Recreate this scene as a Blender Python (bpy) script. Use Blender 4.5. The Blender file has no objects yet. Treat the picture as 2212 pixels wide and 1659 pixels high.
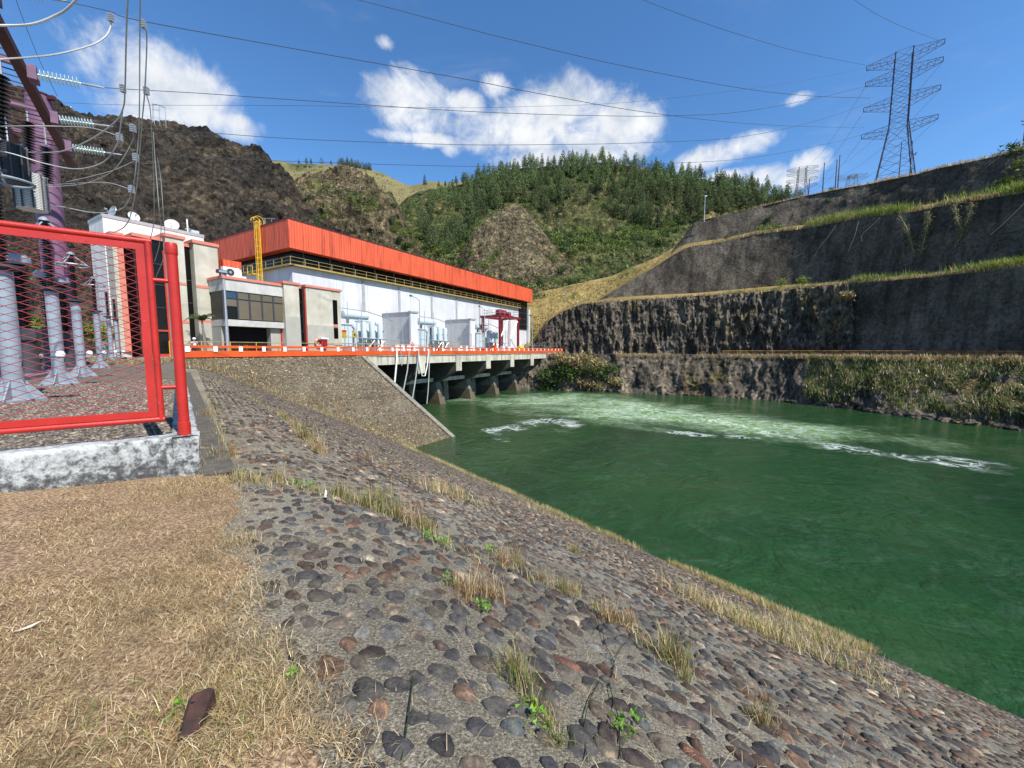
import bpy, math, random
import numpy as np
from mathutils import Vector, Matrix, noise as mnoise
random.seed(7); RNG = np.random.default_rng(7)
sc = bpy.context.scene
COL = sc.collection

# ------------------------------------------------------------------ camera
W0, H0, F0 = 2212.0, 1659.0, 840.0          # photograph units used for measuring
PITCH = math.radians(4.97)
cam_d = bpy.data.cameras.new("camera"); cam = bpy.data.objects.new("camera", cam_d); COL.objects.link(cam)
cam_d.sensor_width = 36.0; cam_d.lens = F0 / W0 * 36.0
cam_d.clip_start = 0.05; cam_d.clip_end = 6000
cam.location = (0, 0, 0); cam.rotation_euler = (math.radians(90) - PITCH, 0, 0)
sc.camera = cam

# ------------------------------------------------------------------ sky, sun, exposure
SUN_AZ, SUN_EL = math.radians(134), math.radians(49)
sc.view_settings.view_transform = 'Standard'; sc.view_settings.look = 'None'
sc.view_settings.gamma = 1.0; sc.view_settings.use_curve_mapping = False
sc.view_settings.exposure = 0.5
sun_d = bpy.data.lights.new("sun", 'SUN'); sun_d.energy = 4.7; sun_d.angle = math.radians(0.53)
sun_d.color = (1.0, 0.95, 0.87)
sun = bpy.data.objects.new("sun", sun_d); COL.objects.link(sun)
SUNV = Vector((math.sin(SUN_AZ) * math.cos(SUN_EL), math.cos(SUN_AZ) * math.cos(SUN_EL), math.sin(SUN_EL)))
sun.rotation_euler = SUNV.to_track_quat('Z', 'Y').to_euler(); sun.location = SUNV * 50

def ray(px, py):
    x = (px - W0 / 2) / F0; y = (H0 / 2 - py) / F0
    return Vector((x, math.cos(PITCH) + y * math.sin(PITCH), -math.sin(PITCH) + y * math.cos(PITCH)))

class NT:
    """small node-tree writer"""
    def __init__(s, tree): s.t = tree; s.n = tree.nodes; s.l = tree.links
    def node(s, typ, **kw):
        n = s.n.new(typ)
        for k, v in kw.items(): setattr(n, k, v)
        return n
    def put(s, sock, v):
        if isinstance(v, bpy.types.NodeSocket): s.l.new(v, sock)
        elif isinstance(v, (tuple, list)) and len(v) == 3 and sock.type == 'RGBA': sock.default_value = (*v, 1)
        else: sock.default_value = v
    def math(s, op, a, b=0.0, c=None, clamp=False):
        n = s.node('ShaderNodeMath', operation=op, use_clamp=clamp)
        s.put(n.inputs[0], a); s.put(n.inputs[1], b)
        if c is not None: s.put(n.inputs[2], c)
        return n.outputs[0]
    def mix(s, f, a, b, blend='MIX'):
        n = s.node('ShaderNodeMix', data_type='RGBA', blend_type=blend)
        s.put(n.inputs[0], f); s.put(n.inputs[6], a); s.put(n.inputs[7], b)
        return n.outputs[2]
    def noise(s, vec, scale, detail=5.0, rough=0.55, dist=0.0):
        n = s.node('ShaderNodeTexNoise'); s.l.new(vec, n.inputs['Vector'])
        n.inputs['Scale'].default_value = scale; n.inputs['Detail'].default_value = detail
        n.inputs['Roughness'].default_value = rough; n.inputs['Distortion'].default_value = dist
        return n.outputs[0]
    def voro(s, vec, scale, feature='F1', rnd=1.0):
        n = s.node('ShaderNodeTexVoronoi', feature=feature); s.l.new(vec, n.inputs['Vector'])
        n.inputs['Scale'].default_value = scale; n.inputs['Randomness'].default_value = rnd
        return n
    def ramp(s, f, stops, interp='LINEAR'):
        n = s.node('ShaderNodeValToRGB'); cr = n.color_ramp; cr.interpolation = interp
        while len(cr.elements) < len(stops): cr.elements.new(0.5)
        for e, (p, c) in zip(cr.elements, stops):
            e.position = p; e.color = (*c, 1) if len(c) == 3 else c
        s.put(n.inputs[0], f); return n.outputs[0]
    def pos(s): return s.node('ShaderNodeNewGeometry').outputs['Position']
    def obj(s): return s.node('ShaderNodeTexCoord').outputs['Object']
    def sep(s, v):
        n = s.node('ShaderNodeSeparateXYZ'); s.l.new(v, n.inputs[0]); return n.outputs
    def scaled(s, v, sc3, rot=(0, 0, 0)):
        n = s.node('ShaderNodeMapping'); s.l.new(v, n.inputs[0]); n.inputs['Scale'].default_value = sc3
        n.inputs['Rotation'].default_value = rot
        return n.outputs[0]
    def bump(s, h, strength, dist, normal=None):
        n = s.node('ShaderNodeBump'); s.put(n.inputs['Height'], h)
        n.inputs['Strength'].default_value = strength; n.inputs['Distance'].default_value = dist
        if normal is not None: s.l.new(normal, n.inputs['Normal'])
        return n.outputs[0]

# world: Nishita sky with fair weather cumulus given by direction
world = bpy.data.worlds.new("World"); sc.world = world; world.use_nodes = True
wt = NT(world.node_tree); wt.n.clear()
sky = wt.node('ShaderNodeTexSky', sky_type='NISHITA'); sky.sun_disc = False
sky.sun_elevation = SUN_EL; sky.sun_rotation = SUN_AZ; sky.air_density = 1.0; sky.dust_density = 0.1; sky.ozone_density = 3.5
sky.altitude = 900
gen = wt.node('ShaderNodeTexCoord').outputs['Generated']
sx, sy, sz = wt.sep(gen)
az = wt.math('ARCTAN2', sx, sy); el = wt.math('ARCSINE', sz)
clouds = [(330, 190, 120, 95), (400, 225, 110, 70), (470, 262, 75, 32), (510, 262, 34, 20), (885, 232, 68, 62), (1180, 255, 125, 74), (1110, 285, 130, 45),
          (1300, 285, 110, 52), (1075, 190, 40, 28, .5), (1010, 225, 40, 26), (925, 300, 90, 14), (1235, 345, 150, 28),
          (1600, 318, 62, 24), (1530, 342, 80, 24), (1655, 385, 52, 24), (1750, 352, 40, 26), (1570, 380, 60, 14),
          (1720, 215, 45, 14, 1.2), (1700, 392, 55, 20), (975, 322, 20, 16, .5), (830, 92, 24, 18, 1.1), (205, 110, 34, 10, .7)]
m = None
for (cx, cy, rx, ry, *weak) in clouds:
    d = ray(cx, cy); d.normalize(); a0 = math.atan2(d.x, d.y); e0 = math.asin(d.z)
    d1 = ray(cx + rx, cy); d2 = ray(cx, cy - ry); d2.normalize()
    ra = abs(math.atan2(d1.x, d1.y) - a0); re = abs(math.asin(d2.z) - e0)
    ta = wt.math('DIVIDE', wt.math('SUBTRACT', az, a0), ra); te = wt.math('DIVIDE', wt.math('SUBTRACT', el, e0), re)
    q = wt.math('SUBTRACT', 1.0 - (weak[0] if weak else 0), wt.math('ADD', wt.math('MULTIPLY', ta, ta), wt.math('MULTIPLY', te, te)))
    q = wt.math('MAXIMUM', q, -3.0)
    m = q if m is None else wt.math('SMOOTH_MAX', m, q, 0.35)
n1 = wt.noise(gen, 10.0, 9.0, 0.62, 0.6); n2 = wt.noise(gen, 24.0, 8.0, 0.62, 0.5)
dens = wt.math('ADD', m, wt.math('MULTIPLY', wt.math('SUBTRACT', n1, 0.5), 5.2))
dens = wt.math('ADD', dens, wt.math('MULTIPLY', wt.math('SUBTRACT', n2, 0.5), 2.4))
mr = wt.node('ShaderNodeMapRange', interpolation_type='SMOOTHSTEP'); wt.put(mr.inputs[0], dens)
mr.inputs[1].default_value = -1.25; mr.inputs[2].default_value = 1.25; cov = mr.outputs[0]
wisp = wt.noise(wt.scaled(gen, (1, 1, 3.0)), 3.5, 8.0, 0.6, 0.6)
wm = wt.node('ShaderNodeMapRange', interpolation_type='SMOOTHSTEP'); wt.put(wm.inputs[0], wisp)
wm.inputs[1].default_value = 0.56; wm.inputs[2].default_value = 0.85; wm.inputs[4].default_value = 0.16
cov = wt.math('MAXIMUM', wt.math('MULTIPLY', cov, 0.97), wm.outputs[0])
shade = wt.noise(gen, 14.0, 6.0, 0.55, 0.3)
ccol = wt.ramp(shade, [(0.28, (0.50, 0.56, 0.65)), (0.46, (0.74, 0.77, 0.81)), (0.62, (0.88, 0.89, 0.90))])
hsv = wt.node('ShaderNodeHueSaturation'); hsv.inputs['Saturation'].default_value = 1.18; wt.put(hsv.inputs['Color'], sky.outputs[0])
bg1 = wt.node('ShaderNodeBackground'); wt.put(bg1.inputs[0], hsv.outputs[0]); bg1.inputs[1].default_value = 0.148
bg2 = wt.node('ShaderNodeBackground'); wt.put(bg2.inputs[0], ccol); bg2.inputs[1].default_value = 0.82
mx = wt.node('ShaderNodeMixShader'); wt.put(mx.inputs[0], cov); wt.l.new(bg1.outputs[0], mx.inputs[1]); wt.l.new(bg2.outputs[0], mx.inputs[2])
wo = wt.node('ShaderNodeOutputWorld'); wt.l.new(mx.outputs[0], wo.inputs[0])

# ------------------------------------------------------------------ measuring helpers
def at_d(px, py, d): r = ray(px, py); return r * (d / r.y)
def at_z(px, py, z): r = ray(px, py); return r * (z / r.z)
PA = math.radians(30.5); PU = Vector((math.sin(PA), math.cos(PA), 0)); PV = Vector((-math.cos(PA), math.sin(PA), 0))
def PL(u, v, z): return PU * u + PV * v + Vector((0, 0, z))          # plant frame: along the deck, into the plant, up
def at_v(px, py, v): r = ray(px, py); return r * (v / r.dot(PV))
def PU_(px, v): return at_v(px, 757, v).dot(PU)                       # u of a vertical edge seen at px on the plane v
def PZ(px, py, v): return at_v(px, py, v).z
def HX(px, y): return W0 / 2 + (px - W0 / 2) * 9713.0 / (10470.0 - y)   # column at eye level of a vertical edge seen at (px, y)
def PVof(px, u): r = ray(px, 757); return (r * (u / r.dot(PU))).dot(PV)
BA = math.radians(-39.6); BS = Vector((math.sin(BA), math.cos(BA), 0)); BN = Vector((math.cos(BA), -math.sin(BA), 0))  # bank frame
DECK = -0.65; WATER = -9.8; YARD = -1.12

# ------------------------------------------------------------------ mesh helpers
WL = {}
def link(o, parent=None):
    COL.objects.link(o)
    if parent is not None: o.parent = parent
    return o
def tag(o, label=None, cat=None, group=None, kind=None):
    if label: o["label"] = label
    if cat: o["category"] = cat
    if group: o["group"] = group
    if kind: o["kind"] = kind
    return o
def thing(name, label, cat, loc=(0, 0, 0), group=None):
    o = bpy.data.objects.new(name, None); o.empty_display_size = 0.2; COL.objects.link(o)
    o.location = loc; WL[o.name] = Vector(loc)
    return tag(o, label, cat, group)
def copy_tree(o, parent=None):
    c = o.copy(); COL.objects.link(c)
    if parent is not None: c.parent = parent
    for ch in o.children: copy_tree(ch, c)
    return c
def smooth(me, ang=40):
    me.polygons.foreach_set('use_smooth', np.ones(len(me.polygons), bool)); me.set_sharp_from_angle(angle=math.radians(ang))
class MB:
    def __init__(s): s.v = []; s.f = []; s.m = []; s.mi = 0
    def add(s, vs, fs):
        b = len(s.v); s.v += [tuple(v) for v in vs]; s.f += [tuple(b + i for i in f) for f in fs]; s.m += [s.mi] * len(fs); return s
    def box(s, a0, a1, b0, b1, c0, c1, fr=None):
        fr = fr or (lambda x, y, z: (x, y, z))
        return s.add([fr(a, b, c) for c in (c0, c1) for b in (b0, b1) for a in (a0, a1)],
                     [(0, 2, 3, 1), (4, 5, 7, 6), (0, 1, 5, 4), (2, 6, 7, 3), (0, 4, 6, 2), (1, 3, 7, 5)])
    def prism(s, pts, ext):                    # polygon extruded by vector ext
        n = len(pts); ext = Vector(ext); P = [Vector(p) for p in pts]
        return s.add(P + [p + ext for p in P], [tuple(range(n - 1, -1, -1)), tuple(range(n, 2 * n))] +
                     [(i, (i + 1) % n, n + (i + 1) % n, n + i) for i in range(n)])
    def quad(s, *p): return s.add(p, [tuple(range(len(p)))])
    def tube(s, p, q, r, n=6, r2=None, caps=True):
        return s.pipe([p, q], [r, r if r2 is None else r2], n, caps)
    def pipe(s, pts, r, n=6, caps=True):
        P = [Vector(p) for p in pts]; R = r if isinstance(r, (list, tuple)) else [r] * len(P)
        vs = []; up = None
        for i, p in enumerate(P):
            t = (P[min(i + 1, len(P) - 1)] - P[max(i - 1, 0)])
            t = t.normalized() if t.length > 1e-9 else Vector((0, 0, 1))
            if up is None: up = Vector((0, 0, 1)) if abs(t.z) < 0.9 else Vector((1, 0, 0))
            a = up - t * up.dot(t); a = a.normalized() if a.length > 1e-6 else t.orthogonal().normalized(); b = t.cross(a); up = a
            vs += [p + (a * math.cos(k * 2 * math.pi / n) + b * math.sin(k * 2 * math.pi / n)) * R[i] for k in range(n)]
        fs = [(i * n + k, i * n + (k + 1) % n, (i + 1) * n + (k + 1) % n, (i + 1) * n + k) for i in range(len(P) - 1) for k in range(n)]
        if caps: fs += [tuple(range(n - 1, -1, -1)), tuple(range((len(P) - 1) * n, len(P) * n))]
        return s.add(vs, fs)
    def bar(s, p, q, w, h=None):               # square bar
        return s.pipe([p, q], w * 0.7, 4)
    def lathe(s, c, prof, n=12, axis=(0, 0, 1)):
        ax = Vector(axis).normalized(); a = ax.orthogonal().normalized(); b = ax.cross(a); c = Vector(c)
        vs = [c + ax * z + (a * math.cos(k * 2 * math.pi / n) + b * math.sin(k * 2 * math.pi / n)) * r for r, z in prof for k in range(n)]
        L = len(prof)
        fs = [(i * n + k, i * n + (k + 1) % n, (i + 1) * n + (k + 1) % n, (i + 1) * n + k) for i in range(L - 1) for k in range(n)]
        fs += [tuple(range(n - 1, -1, -1)), tuple(range((L - 1) * n, L * n))]
        return s.add(vs, fs)
    def torus(s, c, R, r, axis=(0, 0, 1), n=24, k=6):
        ax = Vector(axis).normalized(); a = ax.orthogonal().normalized(); b = ax.cross(a); c = Vector(c); vs = []
        for i in range(n):
            t = 2 * math.pi * i / n; d = a * math.cos(t) + b * math.sin(t)
            for j in range(k):
                q = 2 * math.pi * j / k; vs.append(c + d * (R + r * math.cos(q)) + ax * (r * math.sin(q)))
        fs = [(i * k + j, ((i + 1) % n) * k + j, ((i + 1) % n) * k + (j + 1) % k, i * k + (j + 1) % k) for i in range(n) for j in range(k)]
        return s.add(vs, fs)
    def build(s, name, mats, parent=None, sm=35, origin=None):
        me = bpy.data.meshes.new(name); V = np.array(s.v, float).reshape(-1, 3)
        if parent is not None: off = WL[parent.name]
        elif origin is not None: off = Vector(origin)
        else: off = Vector(((V[:, 0].min() + V[:, 0].max()) / 2, (V[:, 1].min() + V[:, 1].max()) / 2, V[:, 2].min()))
        V = V - np.array(off)
        me.from_pydata(V.tolist(), [], s.f); mats = mats if isinstance(mats, (list, tuple)) else [mats]
        for mm in mats: me.materials.append(mm)
        me.polygons.foreach_set('material_index', s.m)
        if sm: smooth(me, sm)
        me.update(); o = bpy.data.objects.new(name, me); link(o, parent)
        if parent is None: o.location = off
        WL[o.name] = Vector(off); return o
def np_mesh(name, V, F, mat, col=None, parent=None, sm=True, origin=None, ang=None):
    V = np.asarray(V, np.float64); F = np.asarray(F, np.int32); k = F.shape[1]
    off = np.array(WL[parent.name]) if parent is not None else (np.array(origin) if origin is not None else np.array([V[:, 0].mean(), V[:, 1].mean(), V[:, 2].min()]))
    me = bpy.data.meshes.new(name); me.vertices.add(len(V)); me.vertices.foreach_set('co', (V - off).astype(np.float32).ravel())
    me.loops.add(F.size); me.loops.foreach_set('vertex_index', F.ravel())
    me.polygons.add(len(F)); me.polygons.foreach_set('loop_start', np.arange(0, F.size, k, dtype=np.int32))
    try: me.polygons.foreach_set('loop_total', np.full(len(F), k, np.int32))
    except Exception: pass
    me.update(calc_edges=True)
    if sm: me.polygons.foreach_set('use_smooth', np.ones(len(F), bool))
    if ang: me.set_sharp_from_angle(angle=math.radians(ang))
    if col is not None:
        c = np.ones((len(V), 4), np.float32); c[:, :3] = col
        at = me.color_attributes.new('col', 'FLOAT_COLOR', 'POINT'); at.data.foreach_set('color', c.ravel())
    me.materials.append(mat); me.validate()
    o = bpy.data.objects.new(name, me); link(o, parent)
    if parent is None: o.location = off
    WL[o.name] = Vector(off); return o

# ------------------------------------------------------------------ numpy value noise
def _h(ix, iy, iz, seed):
    h = (ix.astype(np.uint64) * np.uint64(374761393) + iy.astype(np.uint64) * np.uint64(668265263) + iz.astype(np.uint64) * np.uint64(2246822519) + np.uint64(seed * 3266489917 % 2**32)) & np.uint64(0xFFFFFFFF)
    h = ((h ^ (h >> np.uint64(13))) * np.uint64(1274126177)) & np.uint64(0xFFFFFFFF)
    h = ((h ^ (h >> np.uint64(16))) * np.uint64(2654435761)) & np.uint64(0xFFFFFFFF)
    return ((h ^ (h >> np.uint64(15))) & np.uint64(0xFFFFFF)).astype(np.float64) / float(0xFFFFFF)
def vnoise(p, seed=0):
    p = np.asarray(p, float) + 10000.0; i = np.floor(p).astype(np.int64); f = p - i; f = f * f * (3 - 2 * f); r = 0
    for dx in (0, 1):
        for dy in (0, 1):
            for dz in (0, 1):
                w = (f[..., 0] if dx else 1 - f[..., 0]) * (f[..., 1] if dy else 1 - f[..., 1]) * (f[..., 2] if dz else 1 - f[..., 2])
                r = r + w * _h(i[..., 0] + dx, i[..., 1] + dy, i[..., 2] + dz, seed)
    return r * 2 - 1
def fbm(p, seed=0, oct=5, gain=0.5):
    r = 0; a = 1.0; p = np.asarray(p, float)
    for o in range(oct): r = r + a * vnoise(p * 2.0 ** o, seed + o); a *= gain
    return r
def ridged(p, seed=0, oct=5, gain=0.5):
    r = 0; a = 1.0; p = np.asarray(p, float)
    for o in range(oct): r = r + a * (1 - 2 * np.abs(vnoise(p * 2.0 ** o, seed + o))); a *= gain
    return r

# ------------------------------------------------------------------ materials
def M(name, stops, scale=3.0, rough=0.8, bump=None, metal=0.0, coord='P', stretch=(1, 1, 1), patch=None, attr=False, rnd=0.0,
      detail=6.0, spec=0.35, nrough=0.6, trans=0.0, streak=None):
    mt = bpy.data.materials.new(name); mt.use_nodes = True; t = NT(mt.node_tree); b = t.n['Principled BSDF']
    v = t.pos() if coord == 'P' else t.obj(); v = t.scaled(v, stretch)
    nz = t.noise(v, scale, detail, nrough)
    c = t.ramp(nz, stops) if len(stops) > 1 else stops[0][1]
    if patch:
        ps, pst = patch; c = t.mix(1.0, c, t.ramp(t.noise(v, ps, 4.0, 0.6), pst), 'MULTIPLY')
    if streak:                                  # weather stains that run down
        ss, amount, colr = streak; q = t.noise(t.scaled(t.pos(), (1, 1, 0.06)), ss, 4.0, 0.65)
        c = t.mix(t.math('MULTIPLY', t.ramp(q, [(0.48, (0, 0, 0)), (0.72, (1, 1, 1))]), amount), c, colr)
    if attr:
        a = t.node('ShaderNodeVertexColor'); a.layer_name = 'col'; c = t.mix(1.0, c, a.outputs[0], 'MULTIPLY')
    if rnd:
        oi = t.node('ShaderNodeObjectInfo').outputs['Random']; hs = t.node('ShaderNodeHueSaturation')
        t.put(hs.inputs['Value'], t.math('ADD', 1 - rnd, t.math('MULTIPLY', oi, 2 * rnd)))
        t.put(hs.inputs['Hue'], t.math('ADD', 0.5 - rnd * 0.05, t.math('MULTIPLY', t.math('FRACT', t.math('MULTIPLY', oi, 7.31)), rnd * 0.10)))
        t.put(hs.inputs['Color'], c); c = hs.outputs[0]
    t.put(b.inputs['Base Color'], c); b.inputs['Roughness'].default_value = rough; b.inputs['Metallic'].default_value = metal
    b.inputs['Specular IOR Level'].default_value = spec
    if bump:
        st, bs, bd = bump; t.l.new(t.bump(t.noise(v, bs, 6.0, 0.62), st, bd), b.inputs['Normal'])
    if trans:
        tr = t.node('ShaderNodeBsdfTranslucent'); t.put(tr.inputs[0], c); ms = t.node('ShaderNodeMixShader'); ms.inputs[0].default_value = trans
        t.l.new(b.outputs[0], ms.inputs[1]); t.l.new(tr.outputs[0], ms.inputs[2]); t.l.new(ms.outputs[0], t.n['Material Output'].inputs[0])
    return mt
def g3(v, t=(1, 1, 1)): return (v * t[0], v * t[1], v * t[2])
def paint(name, c, var=0.12, scale=2.0, rough=0.45, bump=None, metal=0.0, **k):
    lo = tuple(x * (1 - var) for x in c); hi = tuple(min(1, x * (1 + var)) for x in c)
    return M(name, [(0.3, lo), (0.7, hi)], scale, rough, bump, metal, **k)

mRED = paint('red_paint', (0.44, 0.020, 0.013), 0.14, 3.0, 0.42, (0.2, 40, 0.01), spec=0.5, patch=(13.0, [(0.27, (0.42, 0.5, 0.5)), (0.34, (1, 1, 1)), (0.69, (1, 1, 1)), (0.74, (1.15, 4.0, 4.5))]))
mREDWIRE = paint('dull_red_wire', (0.33, 0.045, 0.05), 0.2, 5.0, 0.5)
mPURPLE = paint('purple_paint', (0.185, 0.100, 0.165), 0.16, 0.9, 0.6, patch=(3.0, [(0.3, (0.8, 0.8, 0.8)), (0.6, (1, 1, 1))]))
mBROWN = paint('red_brown_steel', (0.085, 0.022, 0.024), 0.3, 2.0, 0.6)
mGALV = paint('galvanised_steel', (0.42, 0.44, 0.46), 0.15, 4.0, 0.42, metal=0.5)
mGREYP = paint('pale_blue_grey_paint', (0.25, 0.30, 0.345), 0.18, 3.0, 0.4)
mGREYD = paint('dark_grey_paint', (0.045, 0.05, 0.06), 0.2, 3.0, 0.5)
mTRAFO = paint('pale_transformer_paint', (0.46, 0.54, 0.56), 0.07, 1.0, 0.42, streak=(2.0, 0.25, (0.35, 0.38, 0.36)))
mBLACK = paint('black_porcelain', (0.012, 0.012, 0.013), 0.3, 3.0, 0.3, spec=0.5)
mGLASSINS = paint('pale_green_glass_disc', (0.50, 0.60, 0.57), 0.1, 3.0, 0.12, spec=0.8)
mCABLE = paint('aluminium_cable', (0.50, 0.50, 0.47), 0.12, 6.0, 0.5, metal=0.3)
mCABLED = paint('dark_line_cable', (0.055, 0.06, 0.07), 0.12, 6.0, 0.5)
mORANGE = paint('orange_paint', (0.68, 0.092, 0.015), 0.08, 0.8, 0.5, patch=(0.4, [(0.35, (0.84, 0.84, 0.84)), (0.6, (1, 1, 1))]), streak=(1.2, 0.2, (0.5, 0.07, 0.03)))
mWHITE = paint('white_paint', (0.78, 0.78, 0.76), 0.05, 2.0, 0.5, streak=(3.0, 0.25, (0.5, 0.48, 0.44)))
mYELLOW = paint('yellow_paint', (0.72, 0.42, 0.02), 0.12, 2.0, 0.45)
mYELLOWF = paint('faded_yellow_paint', (0.36, 0.27, 0.085), 0.15, 2.0, 0.55)
mCRANE = paint('dark_red_steel', (0.20, 0.018, 0.028), 0.15, 2.0, 0.45)
mTOWER = paint('dark_lattice_steel', (0.075, 0.055, 0.075), 0.25, 0.5, 0.55)
mTOWERF = paint('grey_lattice_steel', (0.22, 0.24, 0.27), 0.2, 0.5, 0.55)
mRUST = M('rusty_steel', [(0.3, (0.025, 0.015, 0.013)), (0.6, (0.075, 0.034, 0.024))], 14, 0.75, (0.4, 40, 0.01))
mSALMON = paint('salmon_trim_paint', (0.58, 0.20, 0.14), 0.12, 1.5, 0.6)
mGLASS = paint('dark_tinted_glass', (0.008, 0.008, 0.008), 0.3, 0.2, 0.12, spec=0.12)
mOCHRE = paint('ochre_sign_paint', (0.40, 0.28, 0.03), 0.15, 4.0, 0.5)
mBLIND = M('drawn_brown_blind_behind_glass', [(0.3, (0.115, 0.092, 0.06)), (0.7, (0.15, 0.12, 0.08))], 0.6, 0.25, spec=0.5)
mDARK = paint('painted_shade_black', (0.006, 0.006, 0.006), 0.2, 1.0, 0.9)  # near black that stands in for deep shade
mCREAM = M('cream_render_wall', [(0.3, (0.44, 0.42, 0.33)), (0.55, (0.53, 0.50, 0.41)), (0.75, (0.60, 0.57, 0.48))], 0.8, 0.85, (0.15, 30, 0.01),
           patch=(0.35, [(0.35, (0.82, 0.82, 0.80)), (0.6, (1, 1, 1))]), streak=(1.1, 0.35, (0.30, 0.28, 0.22)))
mBAND = M('pale_concrete_band', [(0.3, (0.40, 0.40, 0.37)), (0.7, (0.56, 0.55, 0.51))], 1.0, 0.85, streak=(1.4, 0.4, (0.26, 0.25, 0.2)))
mPENT = M('weathered_white_wall', [(0.3, (0.62, 0.61, 0.56)), (0.7, (0.74, 0.73, 0.68))], 0.5, 0.85, streak=(1.6, 0.6, (0.30, 0.29, 0.26)))
mHALL = M('white_painted_wall', [(0.3, (0.56, 0.565, 0.57)), (0.7, (0.66, 0.665, 0.67))], 0.45, 0.75, (0.1, 6, 0.02),
          patch=(0.15, [(0.35, (0.90, 0.90, 0.91)), (0.6, (1, 1, 1))]), streak=(0.9, 0.55, (0.40, 0.395, 0.38)))
mFIREW = M('grey_concrete_wall', [(0.3, (0.46, 0.46, 0.45)), (0.7, (0.58, 0.58, 0.57))], 0.6, 0.85, streak=(1.2, 0.45, (0.34, 0.34, 0.33)))
mPIL = paint('grey_pilaster', (0.34, 0.345, 0.35), 0.15, 1.0, 0.8)
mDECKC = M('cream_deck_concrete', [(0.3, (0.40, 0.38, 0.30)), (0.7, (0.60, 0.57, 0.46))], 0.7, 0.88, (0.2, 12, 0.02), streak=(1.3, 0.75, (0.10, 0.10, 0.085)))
mPIER = M('shaded_stained_pier_concrete', [(0.3, (0.13, 0.12, 0.095)), (0.7, (0.25, 0.235, 0.19))], 0.6, 0.9, (0.25, 8, 0.03), streak=(1.1, 0.7, (0.07, 0.065, 0.055)))  # base darkened for the shade below the deck; the streaks are stains
mBRK = M('shaded_stained_bracket_concrete', [(0.3, (0.06, 0.055, 0.045)), (0.7, (0.125, 0.115, 0.095))], 0.6, 0.9, (0.25, 8, 0.03), streak=(1.1, 0.7, (0.03, 0.03, 0.025)))  # under-deck shade put into the base colour; the streaks are stains
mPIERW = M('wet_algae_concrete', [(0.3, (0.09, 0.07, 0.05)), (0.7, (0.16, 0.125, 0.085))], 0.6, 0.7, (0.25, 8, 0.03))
mGROUNDC = M('plant_concrete', [(0.3, (0.26, 0.25, 0.23)), (0.7, (0.38, 0.37, 0.34))], 0.5, 0.9)
mASPHALT = M('old_asphalt', [(0.3, (0.045, 0.045, 0.045)), (0.7, (0.08, 0.078, 0.075))], 2.0, 0.9)
# corrugated orange cladding
mFASC = bpy.data.materials.new('orange_corrugated_sheet'); mFASC.use_nodes = True; t = NT(mFASC.node_tree); b = t.n['Principled BSDF']
_o = t.pos(); _u = t.node('ShaderNodeVectorMath', operation='DOT_PRODUCT'); t.l.new(_o, _u.inputs[0]); _u.inputs[1].default_value = tuple(PU + PV)
_w = t.math('SINE', t.math('MULTIPLY', _u.outputs['Value'], 2 * math.pi / 0.42))
_c = t.ramp(t.noise(t.scaled(_o, (1, 1, 0.12)), 1.6, 6, 0.6), [(0.32, (0.38, 0.058, 0.024)), (0.48, (0.66, 0.098, 0.034)), (0.75, (0.83, 0.130, 0.046))])
_c = t.mix(t.ramp(t.noise(_o, 0.35, 3.0, 0.5), [(0.5, (0, 0, 0)), (0.8, (0.35, 0.35, 0.35))]), _c, (0.78, 0.125, 0.06))
_g = t.ramp(_w, [(0.0, (0.93, 0.93, 0.93)), (0.25, (1, 1, 1))]); t.put(b.inputs['Base Color'], t.mix(1.0, _c, _g, 'MULTIPLY'))
t.l.new(t.bump(_w, 0.5, 0.05), b.inputs['Normal']); b.inputs['Roughness'].default_value = 0.5

# weathered whitewashed kerb wall
mKERB = bpy.data.materials.new('flaking_whitewash_on_concrete'); mKERB.use_nodes = True; t = NT(mKERB.node_tree); b = t.n['Principled BSDF']
_o = t.pos(); _n1 = t.noise(t.scaled(_o, (1, 1, 1.3)), 2.6, 9, 0.68, 0.3); _n2 = t.noise(_o, 16, 8, 0.72)
_z = t.sep(_o)[2]
_f = t.math('ADD', t.math('ADD', t.math('MULTIPLY', _n1, 0.52), t.math('MULTIPLY', _n2, 0.66)), t.math('MULTIPLY', t.math('ADD', _z, 1.33), 0.22))
_c = t.ramp(_f, [(0.48, (0.05, 0.052, 0.054)), (0.56, (0.12, 0.12, 0.115)), (0.615, (0.30, 0.31, 0.30)), (0.69, (0.46, 0.475, 0.46)), (0.82, (0.60, 0.60, 0.57))])
t.put(b.inputs['Base Color'], _c); b.inputs['Roughness'].default_value = 0.9
t.l.new(t.bump(t.math('ADD', _n2, t.noise(_o, 60, 5, 0.7)), 0.5, 0.012), b.inputs['Normal'])

mGRAVEL = M('dark_gravel', [(0.30, (0.06, 0.05, 0.042)), (0.5, (0.135, 0.115, 0.095)), (0.66, (0.36, 0.31, 0.25))], 30, 0.95, (0.9, 30, 0.04), nrough=0.75,
            patch=(0.8, [(0.3, (0.8, 0.78, 0.75)), (0.7, (1.1, 1.05, 1.0))]))
mSOIL = M('straw_covered_soil', [(0.38, (0.10, 0.060, 0.035)), (0.5, (0.26, 0.175, 0.10)), (0.62, (0.50, 0.37, 0.23))], 46, 0.95, (0.6, 40, 0.02), nrough=0.7,
          patch=(1.6, [(0.3, (0.78, 0.72, 0.70)), (0.7, (1.1, 1.08, 1.05))]))
mBLADE = M('grass_blade', [(0.3, (0.85, 0.85, 0.85)), (0.7, (1.0, 1.0, 1.0))], 6, 0.7, attr=True, trans=0.25)
mLEAF = M('leaf', [(0.3, (0.75, 0.75, 0.75)), (0.7, (1.1, 1.1, 1.0))], 1.3, 0.6, attr=True, trans=0.22, rnd=0.16)
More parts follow.
